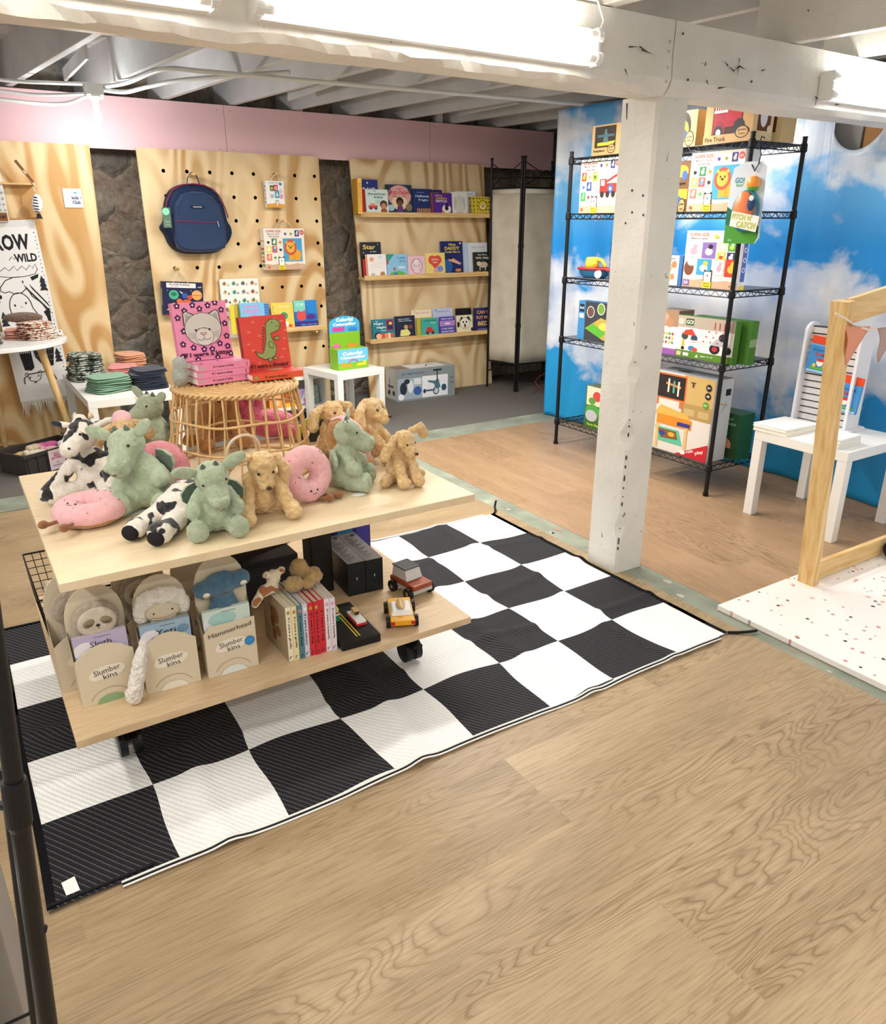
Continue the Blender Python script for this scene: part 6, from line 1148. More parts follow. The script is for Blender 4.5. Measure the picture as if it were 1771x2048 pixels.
def cowA():
    e=empty('plush_cow','black and white plush cow seated at the back left behind the donut','plush toy',(.300,2.46,TT),(0,0,R(-34)),'black and white plush cows'); e.scale=(1.05,)*3
    bl=[('e',(0,0,.06),(.056,.05,.06)),('e',(0,-.005,.105),(.042,.04,.045)),('e',(-.005,-.03,.195),(.042,.045,.044)),('c',(-.01,-.05,.19),(-.02,-.085,.165),.034,.028),
        ('c',(-.04,-.01,.12),(-.075,-.06,.07),.020,.020),('c',(-.075,-.06,.07),(-.10,-.10,.035),.021,.024),('c',(.04,-.01,.12),(.07,-.05,.06),.020,.022),('c',(-.03,-.02,.03),(-.085,-.095,.03),.026,.028),('c',(.03,-.02,.03),(.07,-.09,.03),.026,.028),('e',(-.01,-.02,.236),(.02,.018,.014))]
    mobj('body',plush_mesh('body',bl,COWF),e)
    for p,q in (((-.045,-.02,.215),(-.085,-.025,.225)),((.035,-.02,.218),(.075,-.02,.235))): mobj('ear',plush_mesh('ear',[('c',p,q,.012,.009)],COWF,.004),e)
    for p in ((-.025,-.015,.235),(.02,-.015,.238)): b=MB(); b.lathe([(.008,0),(.006,.012),(.001,.020)],mat('#d9c9a8',.8),10); b.build('horn',e,p,smooth=True)
    eyes(e,[(-.045,-.062,.205),(.01,-.072,.205)],.004)
def cowB():
    e=empty('plush_cow','black and white plush cow lying flat with its hooves toward the table edge','plush toy',(.468,2.115,TT),(0,0,R(-40)),'black and white plush cows'); e.scale=(1.2,)*3
    bl=[('e',(0,.03,.042),(.058,.075,.042)),('e',(0,-.03,.040),(.050,.05,.038)),('e',(.015,.12,.055),(.042,.045,.042)),
        ('c',(-.035,-.05,.03),(-.045,-.115,.024),.024,.022),('e',(-.047,-.135,.025),(.025,.028,.024)),('c',(.025,-.055,.03),(.022,-.135,.024),.025,.024),('e',(.022,-.155,.027),(.028,.031,.026)),('c',(.05,.07,.03),(.10,.09,.02),.02,.02)]
    mobj('body',plush_mesh('body',bl,COWF),e)
    for x,y in ((-.049,-.156),(.022,-.178)): b=MB(); b.ell((x,y,.022),(.020,.010,.018),mat('#1d1b1e',.9)); b.build('hoof',e,smooth=True)
cowA(); cowB()
def donut(label,loc,rot,R_=.055,r=.033,feet=True,eyesp=True,icing=PINKL,tagd=False,group='plush pink donuts'):
    e=empty('plush_donut',label,'plush toy',loc,rot,group); n,k=56,20
    def tor(a0,a1,sc,wav,m,name):
        vs=[];fs=[]
        for i in range(n):
            th=2*PI*i/n; w=wav*math.sin(th*7)+wav*.6*math.sin(th*4+1)
            for j in range(k+1):
                ph=a0-w+(a1+2*w-a0)*j/k; rr_=r*sc*(1+.05*noise.noise(Vector((math.cos(th)*3,math.sin(th)*3,ph)))+ .04*abs(math.sin(th*5)))
                q=R_+rr_*math.cos(ph); vs.append((q*math.cos(th),q*math.sin(th),rr_*.92*math.sin(ph)))
        for i in range(n):
            for j in range(k): a=i*(k+1)+j; b_=((i+1)%n)*(k+1)+j; fs.append((a,b_,b_+1,a+1))
        b=MB(); b.add(vs,fs,m); return b.build(name,e,smooth=True)
    tor(-PI-.5,.5,.97,0,DOUGH,'dough'); tor(-.42,PI+.42,1.03,.10,icing,'icing')
    rnd.seed(int(loc[0]*1000)); b=MB()
    for i in range(22):
        th=rnd.random()*6.28; ph=rnd.uniform(.5,2.6); q=R_+r*1.04*math.cos(ph); p=Vector((q*math.cos(th),q*math.sin(th),r*.96*math.sin(ph))); d=Vector((rnd.uniform(-1,1),rnd.uniform(-1,1),0)).normalized()*.0045
        b.tube([p-d,p+d],.0011,mat(['#6d3f4f','#8a5868','#f6dfe0'][i%3],.7),5)
    b.build('sprinkles',e)['kind']='stuff'
    if eyesp:
        f=-PI/2
        for da in (-.22,.22): th=f+da; b=MB(); b.ell((R_*math.cos(th)*1.0,R_*math.sin(th),r*.97),(.0035,.0035,.003),EYE,(0,0,0),10,8); b.build('eye',e,smooth=True)
        b=MB(); b.tube([((R_+.008+.004*math.cos(a))*math.cos(f+a*.10),(R_+.006)*math.sin(f+a*.10)-.003*math.cos(a),r*.985) for a in [-1.2+.3*t for t in range(9)]],.0009,mat('#4a2530'),5); b.build('smile',e)
    if feet:
        for da in (-.25,.28):
            th=-PI/2+da; p=Vector(((R_+r)*math.cos(th),(R_+r)*math.sin(th),-.006)); d=Vector((math.cos(th),math.sin(th),0))
            mobj('foot',plush_mesh('foot',[('c',p-d*.012,p+d*.03,.006,.007),('e',p+d*.040+Vector((0,0,.004)),(.013,.015,.012))],BOOT,.003,.001),e)
    return e
donut('pink plush donut lying flat with little brown feet at the left',(.240,2.238,TT+.034),(0,0,R(-52)),.060,.037,group='plush pink donuts')
donut('pale pink plush donut standing on its edge at the table middle',(.828,2.062,TT+.086),(R(78),0,R(10)),.051,.034,feet=False)
mobj_=None
# legs of the standing donut stretch out to the right on the table
for o in [o for o in bpy.data.objects if o.name.startswith('plush_donut') and 'standing' in o['label']]:
    for a,c in (((.03,-.075,-.01),(.072,-.082,.03)),((-.0,-.078,-.01),(.035,-.083,.035))):
        mobj('foot',plush_mesh('foot',[('c',a,c,.007,.008),('e',(c[0]+.008,c[1]+.001,c[2]+.008),(.015,.012,.014))],BOOT,.003,.001),o)
donut('pink plush donut leaning behind the left green dragon',(.470,2.36,TT+.080),(R(65),0,R(-20)),.055,.034,feet=False,eyesp=False,icing=PINKF)
donut('pale plush donut edge on at the far left of the basket',(.455,2.72,TT+.097),(R(75),0,R(70)),.065,.036,feet=False,eyesp=False)
donut('plush donut seen from its tan side at the right of the basket',(1.075,2.28,TT+.094),(R(78),0,R(105)),.062,.034,feet=False,eyesp=False)
def bunny():
    e=empty('plush_bunny','hot pink plush bunny lying behind the rattan basket','plush toy',(.98,2.84,TT),(0,0,R(-20)))
    bl=[('e',(.03,0,.055),(.10,.06,.055)),('e',(-.05,-.02,.09),(.055,.045,.05)),('c',(.08,-.03,.03),(.13,-.07,.03),.028,.026)]
    mobj('body',plush_mesh('body',bl,HOTP),e)
    for p,q in (((-.07,-.02,.12),(-.105,-.01,.205)),((-.045,-.02,.12),(-.05,0,.215)),((-.02,-.02,.11),(.01,0,.19))): mobj('ear',plush_mesh('ear',[('c',p,Vector(p).lerp(Vector(q),.6),.016,.024),('c',Vector(p).lerp(Vector(q),.6),q,.024,.012)],HOTP),e)
bunny()
def melon():
    e=empty('plush_avocado','black and lime green plush fruit slice behind the basket','plush toy',(1.175,2.70,TT+.03),(0,0,R(-8)))
    pl=[(.105*math.cos(R(a)),.075*math.sin(R(a))*1.15-.03) for a in range(0,181,12)]; b=MB()
    b.prism(pl,-.03,.028,BLACKF); b.build('dark_slice',e,bevel=.01)
    b=MB(); b.tube([(.107*math.cos(R(a)),.0,.088*math.sin(R(a))-.028) for a in range(-4,185,10)],.016,LIMEF,12); b.build('lime_rind',e,smooth=True)
melon()
b=MB(); b.ell((0,0,.0012),(.024,.017,.0012),WHITE,(0,0,0),24,6); tag(b.build('paper_tag',None,(.985,2.025,TT)),'round white paper tag lying on the table right of the pink donut','tag','toy tags on the table')
b=MB(); b.ell((0,0,.0012),(.036,.026,.0012),WHITE,(0,0,0),24,6); tag(b.build('paper_tag',None,(.355,2.24,TT)),'large round white tag under the flat lying pink donut','tag','toy tags on the table')
b=MB(); b.box((-.012,-.010,.0005),(.012,.010,.006),WHITE); b.tube([(.012,0,.003),(.03,.03,.004),(.045,.055,.006)],.0015,WHITE,5); tag(b.build('fabric_tag',None,(.235,2.215,TT),(0,0,R(15))),'small white fabric tag in front of the flat lying donut','tag','toy tags on the table')
# ================= RATTAN BASKET =================
def basket():
    e=empty('rattan_basket','upside down rattan basket carrying stacked board books on the display table','basket',(.778,2.51,TT)); H=.288; r0,r1=.238,.198
    def rr_(z): return r0+(r1-r0)*(z/H)**1.4
    N=30
    for i in range(N):
        b=MB(); a=2*PI*i/N; pts=[]
        for k in range(8): z=.004+(H-.008)*k/7; q=rr_(z)+.003*math.sin(i*2.3+k*.8); aa=a+.012*math.sin(i*1.7+k); pts.append((q*math.cos(aa),q*math.sin(aa),z))
        b.tube(pts,[.0036+.0008*math.sin(i*5+k) for k in range(8)],RATTAN,7); b.build('upright_cane',e,smooth=True)
    for z,t in ((.006,.006),(.105,.0042),(.195,.0042)):
        b=MB(); b.tube([((rr_(z)+.004)*math.cos(2*PI*i/60),(rr_(z)+.004)*math.sin(2*PI*i/60),z+.004*math.sin(i*.6)) for i in range(60)],t,RATTAN,8,True); b.build('hoop',e,smooth=True)
    b=MB(); 
    for s_ in range(2): b.tube([((r1+.003+.006*math.cos(i*PI/2+s_*PI))*math.cos(2*PI*i/120),(r1+.003+.006*math.cos(i*PI/2+s_*PI))*math.sin(2*PI*i/120),H-.002+.006*math.sin(i*PI/2+s_*PI)) for i in range(120)],.0045,RATTAN,6,True)
    b.build('braided_rim',e,smooth=True)
    b=MB()
    b.lathe([(0,H-.012),(r1-.002,H-.012),(r1,H-.006),(r1-.003,H),(0,H)],RATTAN,48)
    for k in range(11): q=.02+.0165*k; b.tube([(q*math.cos(2*PI*i/40),q*math.sin(2*PI*i/40),H+.0005+.002*math.sin(i*PI/2+k*PI)) for i in range(40)],.0036,RATTAN,5,True)
    b.build('woven_top',e,smooth=True)
    b=MB(); c=Vector((-.062,-.205,.122)); b.tube([c+Vector((.052*math.cos(2*PI*i/40),-.012-.015*math.sin(2*PI*i/40),.052*math.sin(2*PI*i/40))) for i in range(40)],.0052,mat('#e3cdb4',.6),8,True); b.build('ring_handle',e,smooth=True)
basket()
ZB=TT+.2915+.0035
PINK='#ee92b4'
spk=[('R',0,0,1,1,PINK),('T','If I were a kitty',.48,.5,.40,.42,'#5a2340',0,.03),('E',.08,.5,.035,.30,'#b9b5b0'),('L',arc(.95,.5,.02,.25,1.2,5.0,8),.01,'#5a2340')]
kit=[]
for (u,v) in ((.10,.95),(.38,.95),(.80,.97),(.22,.86),(.50,.88),(.66,.93),(.90,.84),(.08,.75),(.93,.60),(.15,.52),(.93,.38),(.10,.30),(.28,.23),(.78,.26),(.47,.185),(.92,.20),(.62,.175),(.06,.09),(.33,.015),(.70,.02),(.96,.07)): kit.append(('F',u,v,.036,'#5b2058','#f6eef2'))
kit+=[('P',[(.16,.60),(.17,.82),(.22,.86),(.40,.78)],'#3c3433'),('P',[(.18,.62),(.185,.81),(.23,.845),(.37,.77)],'#cdc8bf'),('P',[(.20,.66),(.215,.79),(.25,.80),(.32,.75)],'#a9a9a6'),
 ('P',[(.86,.58),(.84,.82),(.79,.86),(.60,.78)],'#3c3433'),('P',[(.84,.60),(.825,.81),(.78,.845),(.63,.77)],'#cdc8bf'),('P',[(.82,.66),(.80,.79),(.76,.80),(.69,.75)],'#a9a9a6'),
 ('E',.51,.53,.345,.285,'#3c3433'),('E',.51,.53,.337,.277,'#cfcbc2'),('E',.51,.40,.172,.158,'#3c3433'),('E',.51,.40,.165,.151,'#d8d4cb'),
 ('E',.37,.52,.022,.020,'#2a2424'),('E',.62,.52,.022,.020,'#2a2424'),('L',arc(.495,.47,.14,.08,.9,2.3,10),.008,'#3c3433'),('P',[(.44,.455),(.45,.475),(.55,.475),(.56,.455),(.50,.42)],'#2a2424'),('P',[(.45,.457),(.455,.470),(.545,.470),(.55,.457),(.50,.428)],'#eba7a5'),('L',[(.5,.43),(.5,.375)],.007,'#3c3433'),('L',arc(.44,.38,.06,.035,PI,2*PI,8),.008,'#3c3433'),('L',arc(.56,.38,.06,.035,PI,2*PI,8),.008,'#3c3433')]
for sx in (-1,1):
    for k in range(3): kit.append(('L',[(.51+sx*.17,.44-.03*k+.02),(.51+sx*.30,.46-.045*k+.02)],.005,'#5a5250'))
kit+=[('T','If I were a kitty',.50,.095,.84,.10,'#3a1230',.0,.03)]
ang=R(7)
for k in range(3): flatbook(['bottom','middle','top'][k]+' of three pink kitty board books lying flat on the rattan basket',.735+.004*k,2.62,ZB+.0222*k,.182,.182,.0215,ang+[.02,-.02,.0][k],PINK,[('E',.1+.2*i,.1+.2*((i*3)%5),.03,.03,'#5b2058') for i in range(5)],'pink kitty board books',spi=spk,name='board_book')
book('upright pink board book with a grey cat face and purple flowers',.188,.190,.024,PINK,kit,(.722,2.612,ZB+.0676),ang,.13,PINK,'pink kitty board books',name='board_book')
DC='#dc4a3c'; din=[]
for (u,v) in ((.28,.90),(.5,.80),(.75,.93),(.9,.88),(.16,.72),(.38,.64),(.92,.55),(.2,.38),(.42,.30),(.88,.35),(.12,.50),(.8,.2),(.3,.14),(.95,.7)):
    din+=[('P',[(u-.035,v-.02),(u+.035,v-.02),(u+.045,v+.012),(u+.02,v+.005),(u+.012,v+.035),(u-.008,v+.006),(u-.035,v+.02)],'#e77a63')]
OL='#3a3a2a'; G='#93a866'
def shape(ps,col,o=.008):
    cx=sum(p[0] for p in ps)/len(ps); cz=sum(p[1] for p in ps)/len(ps)
    return [('P',ps,col),('L',ps+[ps[0]],.011,OL)]
din+=shape([(.24,.36),(.30,.25),(.42,.19),(.56,.19),(.66,.24),(.71,.34),(.70,.46),(.64,.56),(.62,.66),(.70,.68),(.82,.72),(.86,.80),(.84,.87),(.76,.92),(.64,.92),(.56,.87),(.53,.78),(.52,.66),(.50,.54),(.46,.42),(.42,.32),(.36,.30),(.29,.33)],G)
din+=[('P',[(.54-.012*k-.03,.86-.055*k),(.50-.010*k-.035,.835-.055*k),(.54-.012*k-.02,.815-.055*k)],'#4f4a35') for k in range(1,9)]
din+=shape([(.56,.50),(.60,.52),(.66,.46),(.63,.38),(.58,.40),(.55,.44)],G)+shape([(.68,.58),(.76,.60),(.80,.57),(.78,.53),(.70,.54)],G)+shape([(.50,.20),(.58,.20),(.58,.14),(.50,.15)],G)+shape([(.62,.22),(.68,.22),(.70,.16),(.62,.17)],G)+[('E',.68,.86,.012,.012,OL),('L',[(.74,.79),(.82,.78),(.84,.81)],.008,OL),('T','If I were a dinosaur',.52,.075,.84,.085,'#2f2321',0,.02)]
flatbook('orange red dinosaur board book lying flat on the rattan basket',.922,2.585,ZB,.185,.185,.0215,R(2),DC,[('E',.6,.4,.16,.10,'#c9a06a')],'red dinosaur board books',spi=[('R',0,0,1,1,'#e45f3c'),('T','If I were a dinosaur',.46,.5,.44,.42,'#4a231c',0,.02),('E',.07,.5,.04,.28,'#93a866')],name='board_book')
book('upright orange red board book with a green dinosaur',.176,.182,.024,DC,din,(.925,2.575,ZB+.0222),R(8),.13,'#8a3b35','red dinosaur board books',name='board_book')
for lb,loc,m,r_ in (('white fluffy plush head peeking above the pink cat book',(.735,2.73,ZB+.17),WHITEF,.030),('grey plush lump tucked left of the pink kitty book stack',(.612,2.56,ZB),GREYF,.028)):
    e=empty('small_plush',lb,'plush toy',loc); tall=.11 if m is GREYF else .0
    bl=[('e',(0,0,.03),(r_,r_*.9,.034)),('e',(.004,0,.065),(r_*.9,r_*.8,.030))] if m is GREYF else [('c',(0,0,-.165),(0,0,.0),.03,.028),('e',(0,0,.025),(.034,.028,.028)),('e',(-.04,0,.010),(.026,.022,.020)),('e',(.045,0,.02),(.022,.02,.022))]
    mobj('body',plush_mesh('body',bl,m,.004,.004,m is WHITEF),e)
# ================= LOWER SHELF =================
ZS=.2505
KR='#d9ccb2'; KRD='#c2b498'
def sleeper(label,x,y,rz,title,tcol,bcol,bit,w=.145,lean=.10,arch=True,plush=None,plabel='',blabel='',cover_under=None,sticker=False,hh=.335):
    """card display pack, picture book in its pocket and a soft animal behind it: each a thing of its own"""
    e=empty('display_pack',label,'card display pack',(x,y,ZS),(0,0,rz),'cream card packs of sleepy plush animals'); C=mat(KR,.8); D=mat(KRD,.8); d=.055
    pl=[(-w/2,.001),(w/2,.001),(w/2,hh*.72)]+[(w/2*math.cos(R(a)),hh*.72+hh*.28*math.sin(R(a))) for a in range(15,180,15)]+[(-w/2,hh*.72)]
    b=MB(); b.prism(pl,d,d+.003,C); b.build('backing_card',e)
    fh=.165
    top=[(w/2*(1-k/8),fh-.02+ .035*math.sin(PI*k/16)) for k in range(0,17)] if arch else [(w/2,fh),(-w/2+.02,fh),(-w/2,fh-.02)]
    b=MB(); b.prism([(-w/2,0),(w/2,0)]+top,0,.002,C); b.box((-w/2,.0021,0),(w/2,d,.002),C)
    for s_ in (-1,1): x0=s_*w/2; b.add([(x0,.002,0),(x0,d,0),(x0,d,fh+.05),(x0,.002,fh-.02)],[(0,1,2,3)],D); b.add([(x0-s_*.002,.002,0),(x0-s_*.002,d,0),(x0-s_*.002,d,fh+.05),(x0-s_*.002,.002,fh-.02)],[(3,2,1,0)],D)
    its=[('E',.5,.56,.30,.13,'#ece4d3'),('E',.32,.53,.14,.09,'#ece4d3'),('E',.66,.58,.16,.10,'#ece4d3'),('T','Slumber',.50,.60,.46,.10,'#3d3833',.10,.0),('T','kins',.54,.49,.24,.09,'#3d3833',.10,.0),('L',arc(.5,.0,.36,.27,.35,2.8,12),.008,'#8a7d68'),('E',.5,.0,.26,.13,bcol)]
    its=[i for i in its]; its[-1]=('P',[(.24,0),(.76,0),(.70,.09),(.58,.14),(.42,.14),(.30,.09)],bcol)
    if sticker: its+=[('E',.86,.55,.10,.09,'#2f7fc1'),('E',.86,.55,.075,.068,'#3f8fd0')]
    if title=='Hammerhead': its+=[('T',title,.5,.86,.84,.085,'#3d3833',.10,.0)]
    prt(b,w,fh,its,-.0004,.0003,-w/2,0); b.build('printed_pocket',e)
    if plush:
        p=empty('sleepy_plush',plabel,'plush toy',(x+ .0,y,ZS),(0,0,rz),'sleepy plush animals'); plush(p)
    if title and blabel:
        bi=[('R',0,0,1,1,tcol),('E',.2,.8,.22,.12,'#e7e4ea'),('E',.75,.7,.2,.10,'#f0ece2'),('T','Slumberkins',.55,.955,.3,.02,'#4a453f',0,0)]+bit
        if title!='Hammerhead': bi+=[('T',title,.5,.865,.40 if len(title)<6 else .7,.075,'#3d3833',.0,.0)]
        o=Vector((-.002,.006,.004)); M_=Matrix.Rotation(rz,4,'Z'); q=M_@o; book(blabel,w-.014,.205,.012,tcol,bi,(x+q.x,y+q.y,ZS+.0035),rz,.02,None,'books in the card packs')
def P_sloth(m,ml,showface=True):
    def f(p):
        bl=[('e',(0,.034,.240),(.062,.018,.058)),('e',(0,.036,.15),(.045,.014,.09)),('c',(.052,.036,.19),(.075,.03,.14),.012,.013)]
        mobj('body',plush_mesh('body',bl,m,.0045,.004),p)
        b=MB(); b.ell((0,.0195,.238),(.050,.007,.044),ml,(.0,0,0),20,12); b.build('face_patch',p,smooth=True)
        for s_ in (-1,1):
            b=MB(); b.ell((s_*.022,.0128,.242),(.016,.003,.011),mat('#8a7a64',.9),(0,s_*.5,0)); b.build('eye_patch',p,smooth=True)
            b=MB(); b.tube([(s_*.022+.008*math.cos(a),.0092,.240+.003*math.sin(a)) for a in [PI+.3*k for k in range(11)]],.0008,EYE,5); b.build('closed_eye',p)
        b=MB(); b.ell((0,.0118,.232),(.0055,.0025,.004),EYE); b.tube([(0,.011,.23),(0,.011,.222)],.0008,EYE,5); b.build('nose',p)
    return f
def P_yeti(p):
    bl=[('e',(0,.036,.150),(.045,.014,.09)),('e',(-.0,.036,.268),(.070,.018,.038)),('e',(-.058,.034,.235),(.022,.016,.030)),('e',(.056,.034,.240),(.022,.016,.030)),('e',(0,.036,.235),(.05,.013,.04)),
        ('c',(-.060,.020,.155),(-.082,-.022,.125),.016,.019),('c',(-.082,-.022,.125),(-.105,-.030,.050),.020,.022),('e',(-.112,-.030,.030),(.024,.021,.030))]
    mobj('body',plush_mesh('body',bl,WHITEF,.0045,.004,True),p)
    b=MB(); b.ell((-.002,.018,.237),(.046,.007,.026),mat('#cfc4ad',.95,0,.1,0,.5,200)); b.build('face_patch',p,smooth=True)
    eyes(p,[(-.026,.0115,.238),(.024,.0115,.242)],.0026); b=MB(); b.tube([(-.034+.0068*k,.0135-.003*math.sin(k*.34),.226-.004*math.sin(k*.34)) for k in range(11)],.0007,mat('#8b8069'),5); b.build('stitched_mouth',p)
def P_hammer(p):
    bl=[('e',(0,.034,.165),(.05,.017,.10)),('e',(0,.034,.262),(.034,.017,.045)),('c',(-.058,.032,.268),(.058,.032,.282),.026,.026),('e',(0,.034,.292),(.045,.018,.022))]
    mobj('body',plush_mesh('body',bl,BLUEF,.0045,.004),p)
    for x,z in ((-.052,.262),(.056,.276)): b=MB(); b.ell((x,.006,z),(.010,.003,.008),mat('#e7dfc9',.8)); b.tube([(x-.007+.0014*k,.003,z-.001-.003*math.sin(k*.31)) for k in range(11)],.0007,EYE,5); b.build('closed_eye',p)
    b=MB(); b.tube([(-.012+.0024*k,.0155,.252) for k in range(11)],.0008,mat('#2c4a5f'),5); b.build('stitched_mouth',p)
a0=R(-2)
sleeper('front left card pack holding the sloth plush',.188,2.002,R(1),'Sloth','#b9aecb','#8fae82',[('E',.2,.62,.2,.1,'#a79bbd'),('E',.5,.75,.34,.09,'#d9cfc6')],.150,plush=P_sloth(SLOTHF,SLOTHL),plabel='pale brown plush sloth with closed eyes in the front left card pack',blabel='lilac picture book titled Sloth in the front left card pack')
sleeper('middle card pack holding the white yeti plush',.352,1.972,R(-3),'Yeti','#9db9cf','#e9e2d3',[('T','Greets the World',.5,.79,.6,.035,'#4a4f57',0,0),('E',.85,.85,.12,.06,'#6f93b0'),('E',.9,.5,.3,.1,'#8a8f90')],.148,plush=P_yeti,plabel='white fluffy plush yeti with one arm hanging out of its pack',blabel='pale blue picture book titled Yeti in the middle card pack')
sleeper('right hand card pack with a blue round sticker and hammerhead plush',.522,1.962,R(-1),'Hammerhead','#cfe0d8','#dfe6df',[('E',.4,.85,.3,.1,'#a5cfc8')],.150,arch=False,plush=P_hammer,plabel='blue plush hammerhead shark with sleepy eyes in a card pack',blabel='pale green picture book in the hammerhead card pack',sticker=True,hh=.36)
sleeper('rear card pack almost hidden behind the front left sloth pack',.150,2.115,R(3),'','#b9aecb','#8fae82',[],.145,plush=P_sloth(SLOTHF,SLOTHF),plabel='plush sloth in the rear left card pack behind the front one',hh=.34)
sleeper('rear card pack standing behind the white yeti pack',.330,2.12,R(2),'','#b9aecb','#8fae82',[],.15,plush=P_sloth(SLOTHF,SLOTHL),plabel='second plush sloth looking over the top of the white yeti',hh=.355)
sleeper('dark rear card pack behind the hammerhead pack',.500,2.14,R(0),'','#b9aecb','#8fae82',[],.15,hh=.345)
# wire basket with books behind the sloths
e=empty('wire_basket','black wire basket of books at the left end of the lower shelf','basket',(.24,2.46,ZS)); b=MB()
x0,x1,y0,y1=-.175,.17,-.19,.20
for k in range(10):
    z=.004+k*.0245; f=.86+.14*k/9; b.tube([(x0*f,y0*f,z),(x1*f,y0*f,z),(x1*f,y1*f,z),(x0*f,y1*f,z)],.0015,BLACKM,6,True)
for i in range(15):
    for (px,py) in ((x0+(x1-x0)*i/14,y0),(x0+(x1-x0)*i/14,y1),(x0,y0+(y1-y0)*i/14),(x1,y0+(y1-y0)*i/14)): b.cyl((px*.86,py*.86,.004),(px,py,.225),.0014,BLACKM,5)
b.build('wire_grid',e); b=MB(); b.tube([(x0,y0,.225),(x1,y0,.225),(x1,y1,.225),(x0,y1,.225)],.0032,BLACKM,8,True); b.build('rim_wire',e)
for k,(c,ds,t) in enumerate((('#c98f8a','salmon patterned',.02),('#b9a5cf','lilac',.02),('#e8e1d6','cream',.03),('#7e2f35','dark red',.02),('#efe6c8','pale yellow',.02))):
    flatbook(ds+' book lying in the wire basket on the lower shelf',.24,2.46,ZS+.006+.031*k,.26,.30-.02*k,.03,R(3*k-6),c,[('E',.2+.2*i,.3+.3*(i%2),.05,.05,'#f0e2d9') for i in range(4)],'books in the wire basket')
# board books spine out
SPN=[('#efe6cc','If I were a giraffe','cream'),('#ecdfae','If I were a giraffe','pale straw'),('#4f7f8c','If I were a shark','teal blue'),('#d5d3e6','If I were a unicorn','lilac white'),('#cf2f3a','If I were a dog','bright red'),('#c92b38','If I were a dog','red'),('#d0303c','If I were a dog','scarlet'),('#eadfe6','If I were a butterfly','pale pink'),('#e6dae4','If I were a butterfly','faint mauve')]
wh=['first','second','third','fourth','fifth','sixth','seventh','eighth','ninth']
for k,(c,tx,ds) in enumerate(SPN):
    x=.688+.0172*k; e=empty('board_book','%s board book, %s spine from the left in the row beside the toy cars'%(ds,wh[k]),'book',(x,1.925-.002*(k%3)-.004*k*.3,ZS),(0,0,R(1.2-.4*k)),'board books standing in a row'); h=.182; t=.0165; dd=.185; cm=mat(c,.35,0,.4)
    b=MB(); b.box((-t/2,0,0),(-t/2+.002,dd,h),cm); b.box((t/2-.002,0,0),(t/2,dd,h),cm); b.box((-t/2+.002,0,0),(t/2-.002,.002,h),cm)
    prt(b,t,h,[('T',tx,.5,.52,.58*h/t,.45*t/h,'#2c2624' if k not in (4,5,6) else '#3a1114',-PI/2,.02),('E',.5,.90,.3,.035,['#b9935a','#b9935a','#c97b86','#f2f2f0','#c9993f','#c9993f','#a84a35','#d9a5bf','#d9a5bf'][k]),('L',arc(.5,.06,.26,.024,1.0,4.2,7),.12,'#2c2624')],-.0003,.0002,-t/2,0)
    if k==0:
        q=MB(); prt(q,dd,h,[('R',0,0,1,1,'#a89478'),('E',.5,.66,.18,.16,'#8a5a35'),('E',.4,.5,.09,.12,'#6d4528'),('E',.62,.4,.12,.10,'#8a5a35'),('E',.45,.28,.08,.12,'#7a4e2e'),('L',[(.3,.8),(.5,.6),(.35,.4)],.03,'#7a4e2e')],-.0003,.0002); b.X=Matrix.Translation((-t/2,dd,0))@Matrix.Rotation(-PI/2,4,'Z')
        for kk,m in enumerate(q.ms): b.add(q.v,[f for f,i in zip(q.f,q.mi) if i==kk],m)
        b.X=None
    b.build('cover',e); p=MB(); p.box((-t/2+.0021,.0021,.002),(t/2-.0021,dd-.003,h-.003),PAGES)
    for i in range(3): p.box((-t/2+.003+.0035*i,.003,h-.003),(-t/2+.0036+.0035*i,dd-.004,h-.0022),mat('#a9a193'))
    p.build('pages',e)
def small(name,label,loc,bl,m,curl,rz=0):
    e=empty(name,label,'plush toy',loc,(0,0,R(rz)),'small plush toys on the board books'); mobj('body',plush_mesh('body',bl,m,.004,.003,curl),e); return e
small('plush_giraffe','spotted plush giraffe draped over the left end of the board books',(.665,2.02,ZS+.186),[('c',(-.05,-.02,-.005),(-.015,.0,.02),.013,.015),('c',(-.015,0,.02),(.02,.01,.02),.018,.02),('e',(.025,.015,.05),(.022,.022,.026)),('e',(.0,-.0,.07),(.014,.012,.012)),('e',(.05,.01,.07),(.014,.012,.012))],GIRF,False)
small('plush_dog','light brown plush dog lying on top of the red board books',(.765,2.03,ZS+.192),[('e',(-.025,-.03,.022),(.030,.028,.026)),('e',(.015,.02,.045),(.030,.028,.034)),('e',(.045,-.01,.025),(.034,.030,.028)),('e',(.02,-.035,.015),(.02,.02,.018))],m_fur('#c4a46c','#9f7f4b',1),True)
# dark tray toy with two little cars
e=empty('road_playset','black road playset box with yellow stripes and two small wooden cars','toy box',(.912,1.995,ZS+.0),(0,0,R(-3))); e.scale=(1.0,1.05,1.0)
b=MB(); b.rbox((-.066,-.105,0.0002),(.066,.135,.028),BLACK,.003); b.box((-.064,.136,0),(.064,.137,.08),BLACK) if False else None
for x in (-.008,.002): b.box((x,-.085,.028),(x+.0035,.12,.0286),mat('#e3cf3a',.5))
b.build('tray',e)
b=MB(); b.rbox((-.064,.030,.0288),(-.016,.125,.075),mat('#d9d08c',.4),.003); b.box((-.0645,.028,.0288),(-.0155,.030,.050),mat('#2f8a55',.4)); b.box((-.0645,.0275,.050),(-.0155,.0298,.056),mat('#e9e9e6')); b.box((-.0645,.0275,.056),(-.0155,.0298,.060),mat('#c23a34')); b.rbox((-.05,.085,.0755),(-.035,.115,.088),mat('#d9c62f',.4),.001); b.box((-.049,.0845,.077),(-.036,.0855,.086),mat('#4a3a22')); b.build('taxi_car',e,label='pale yellow wooden car with green and red stripe')
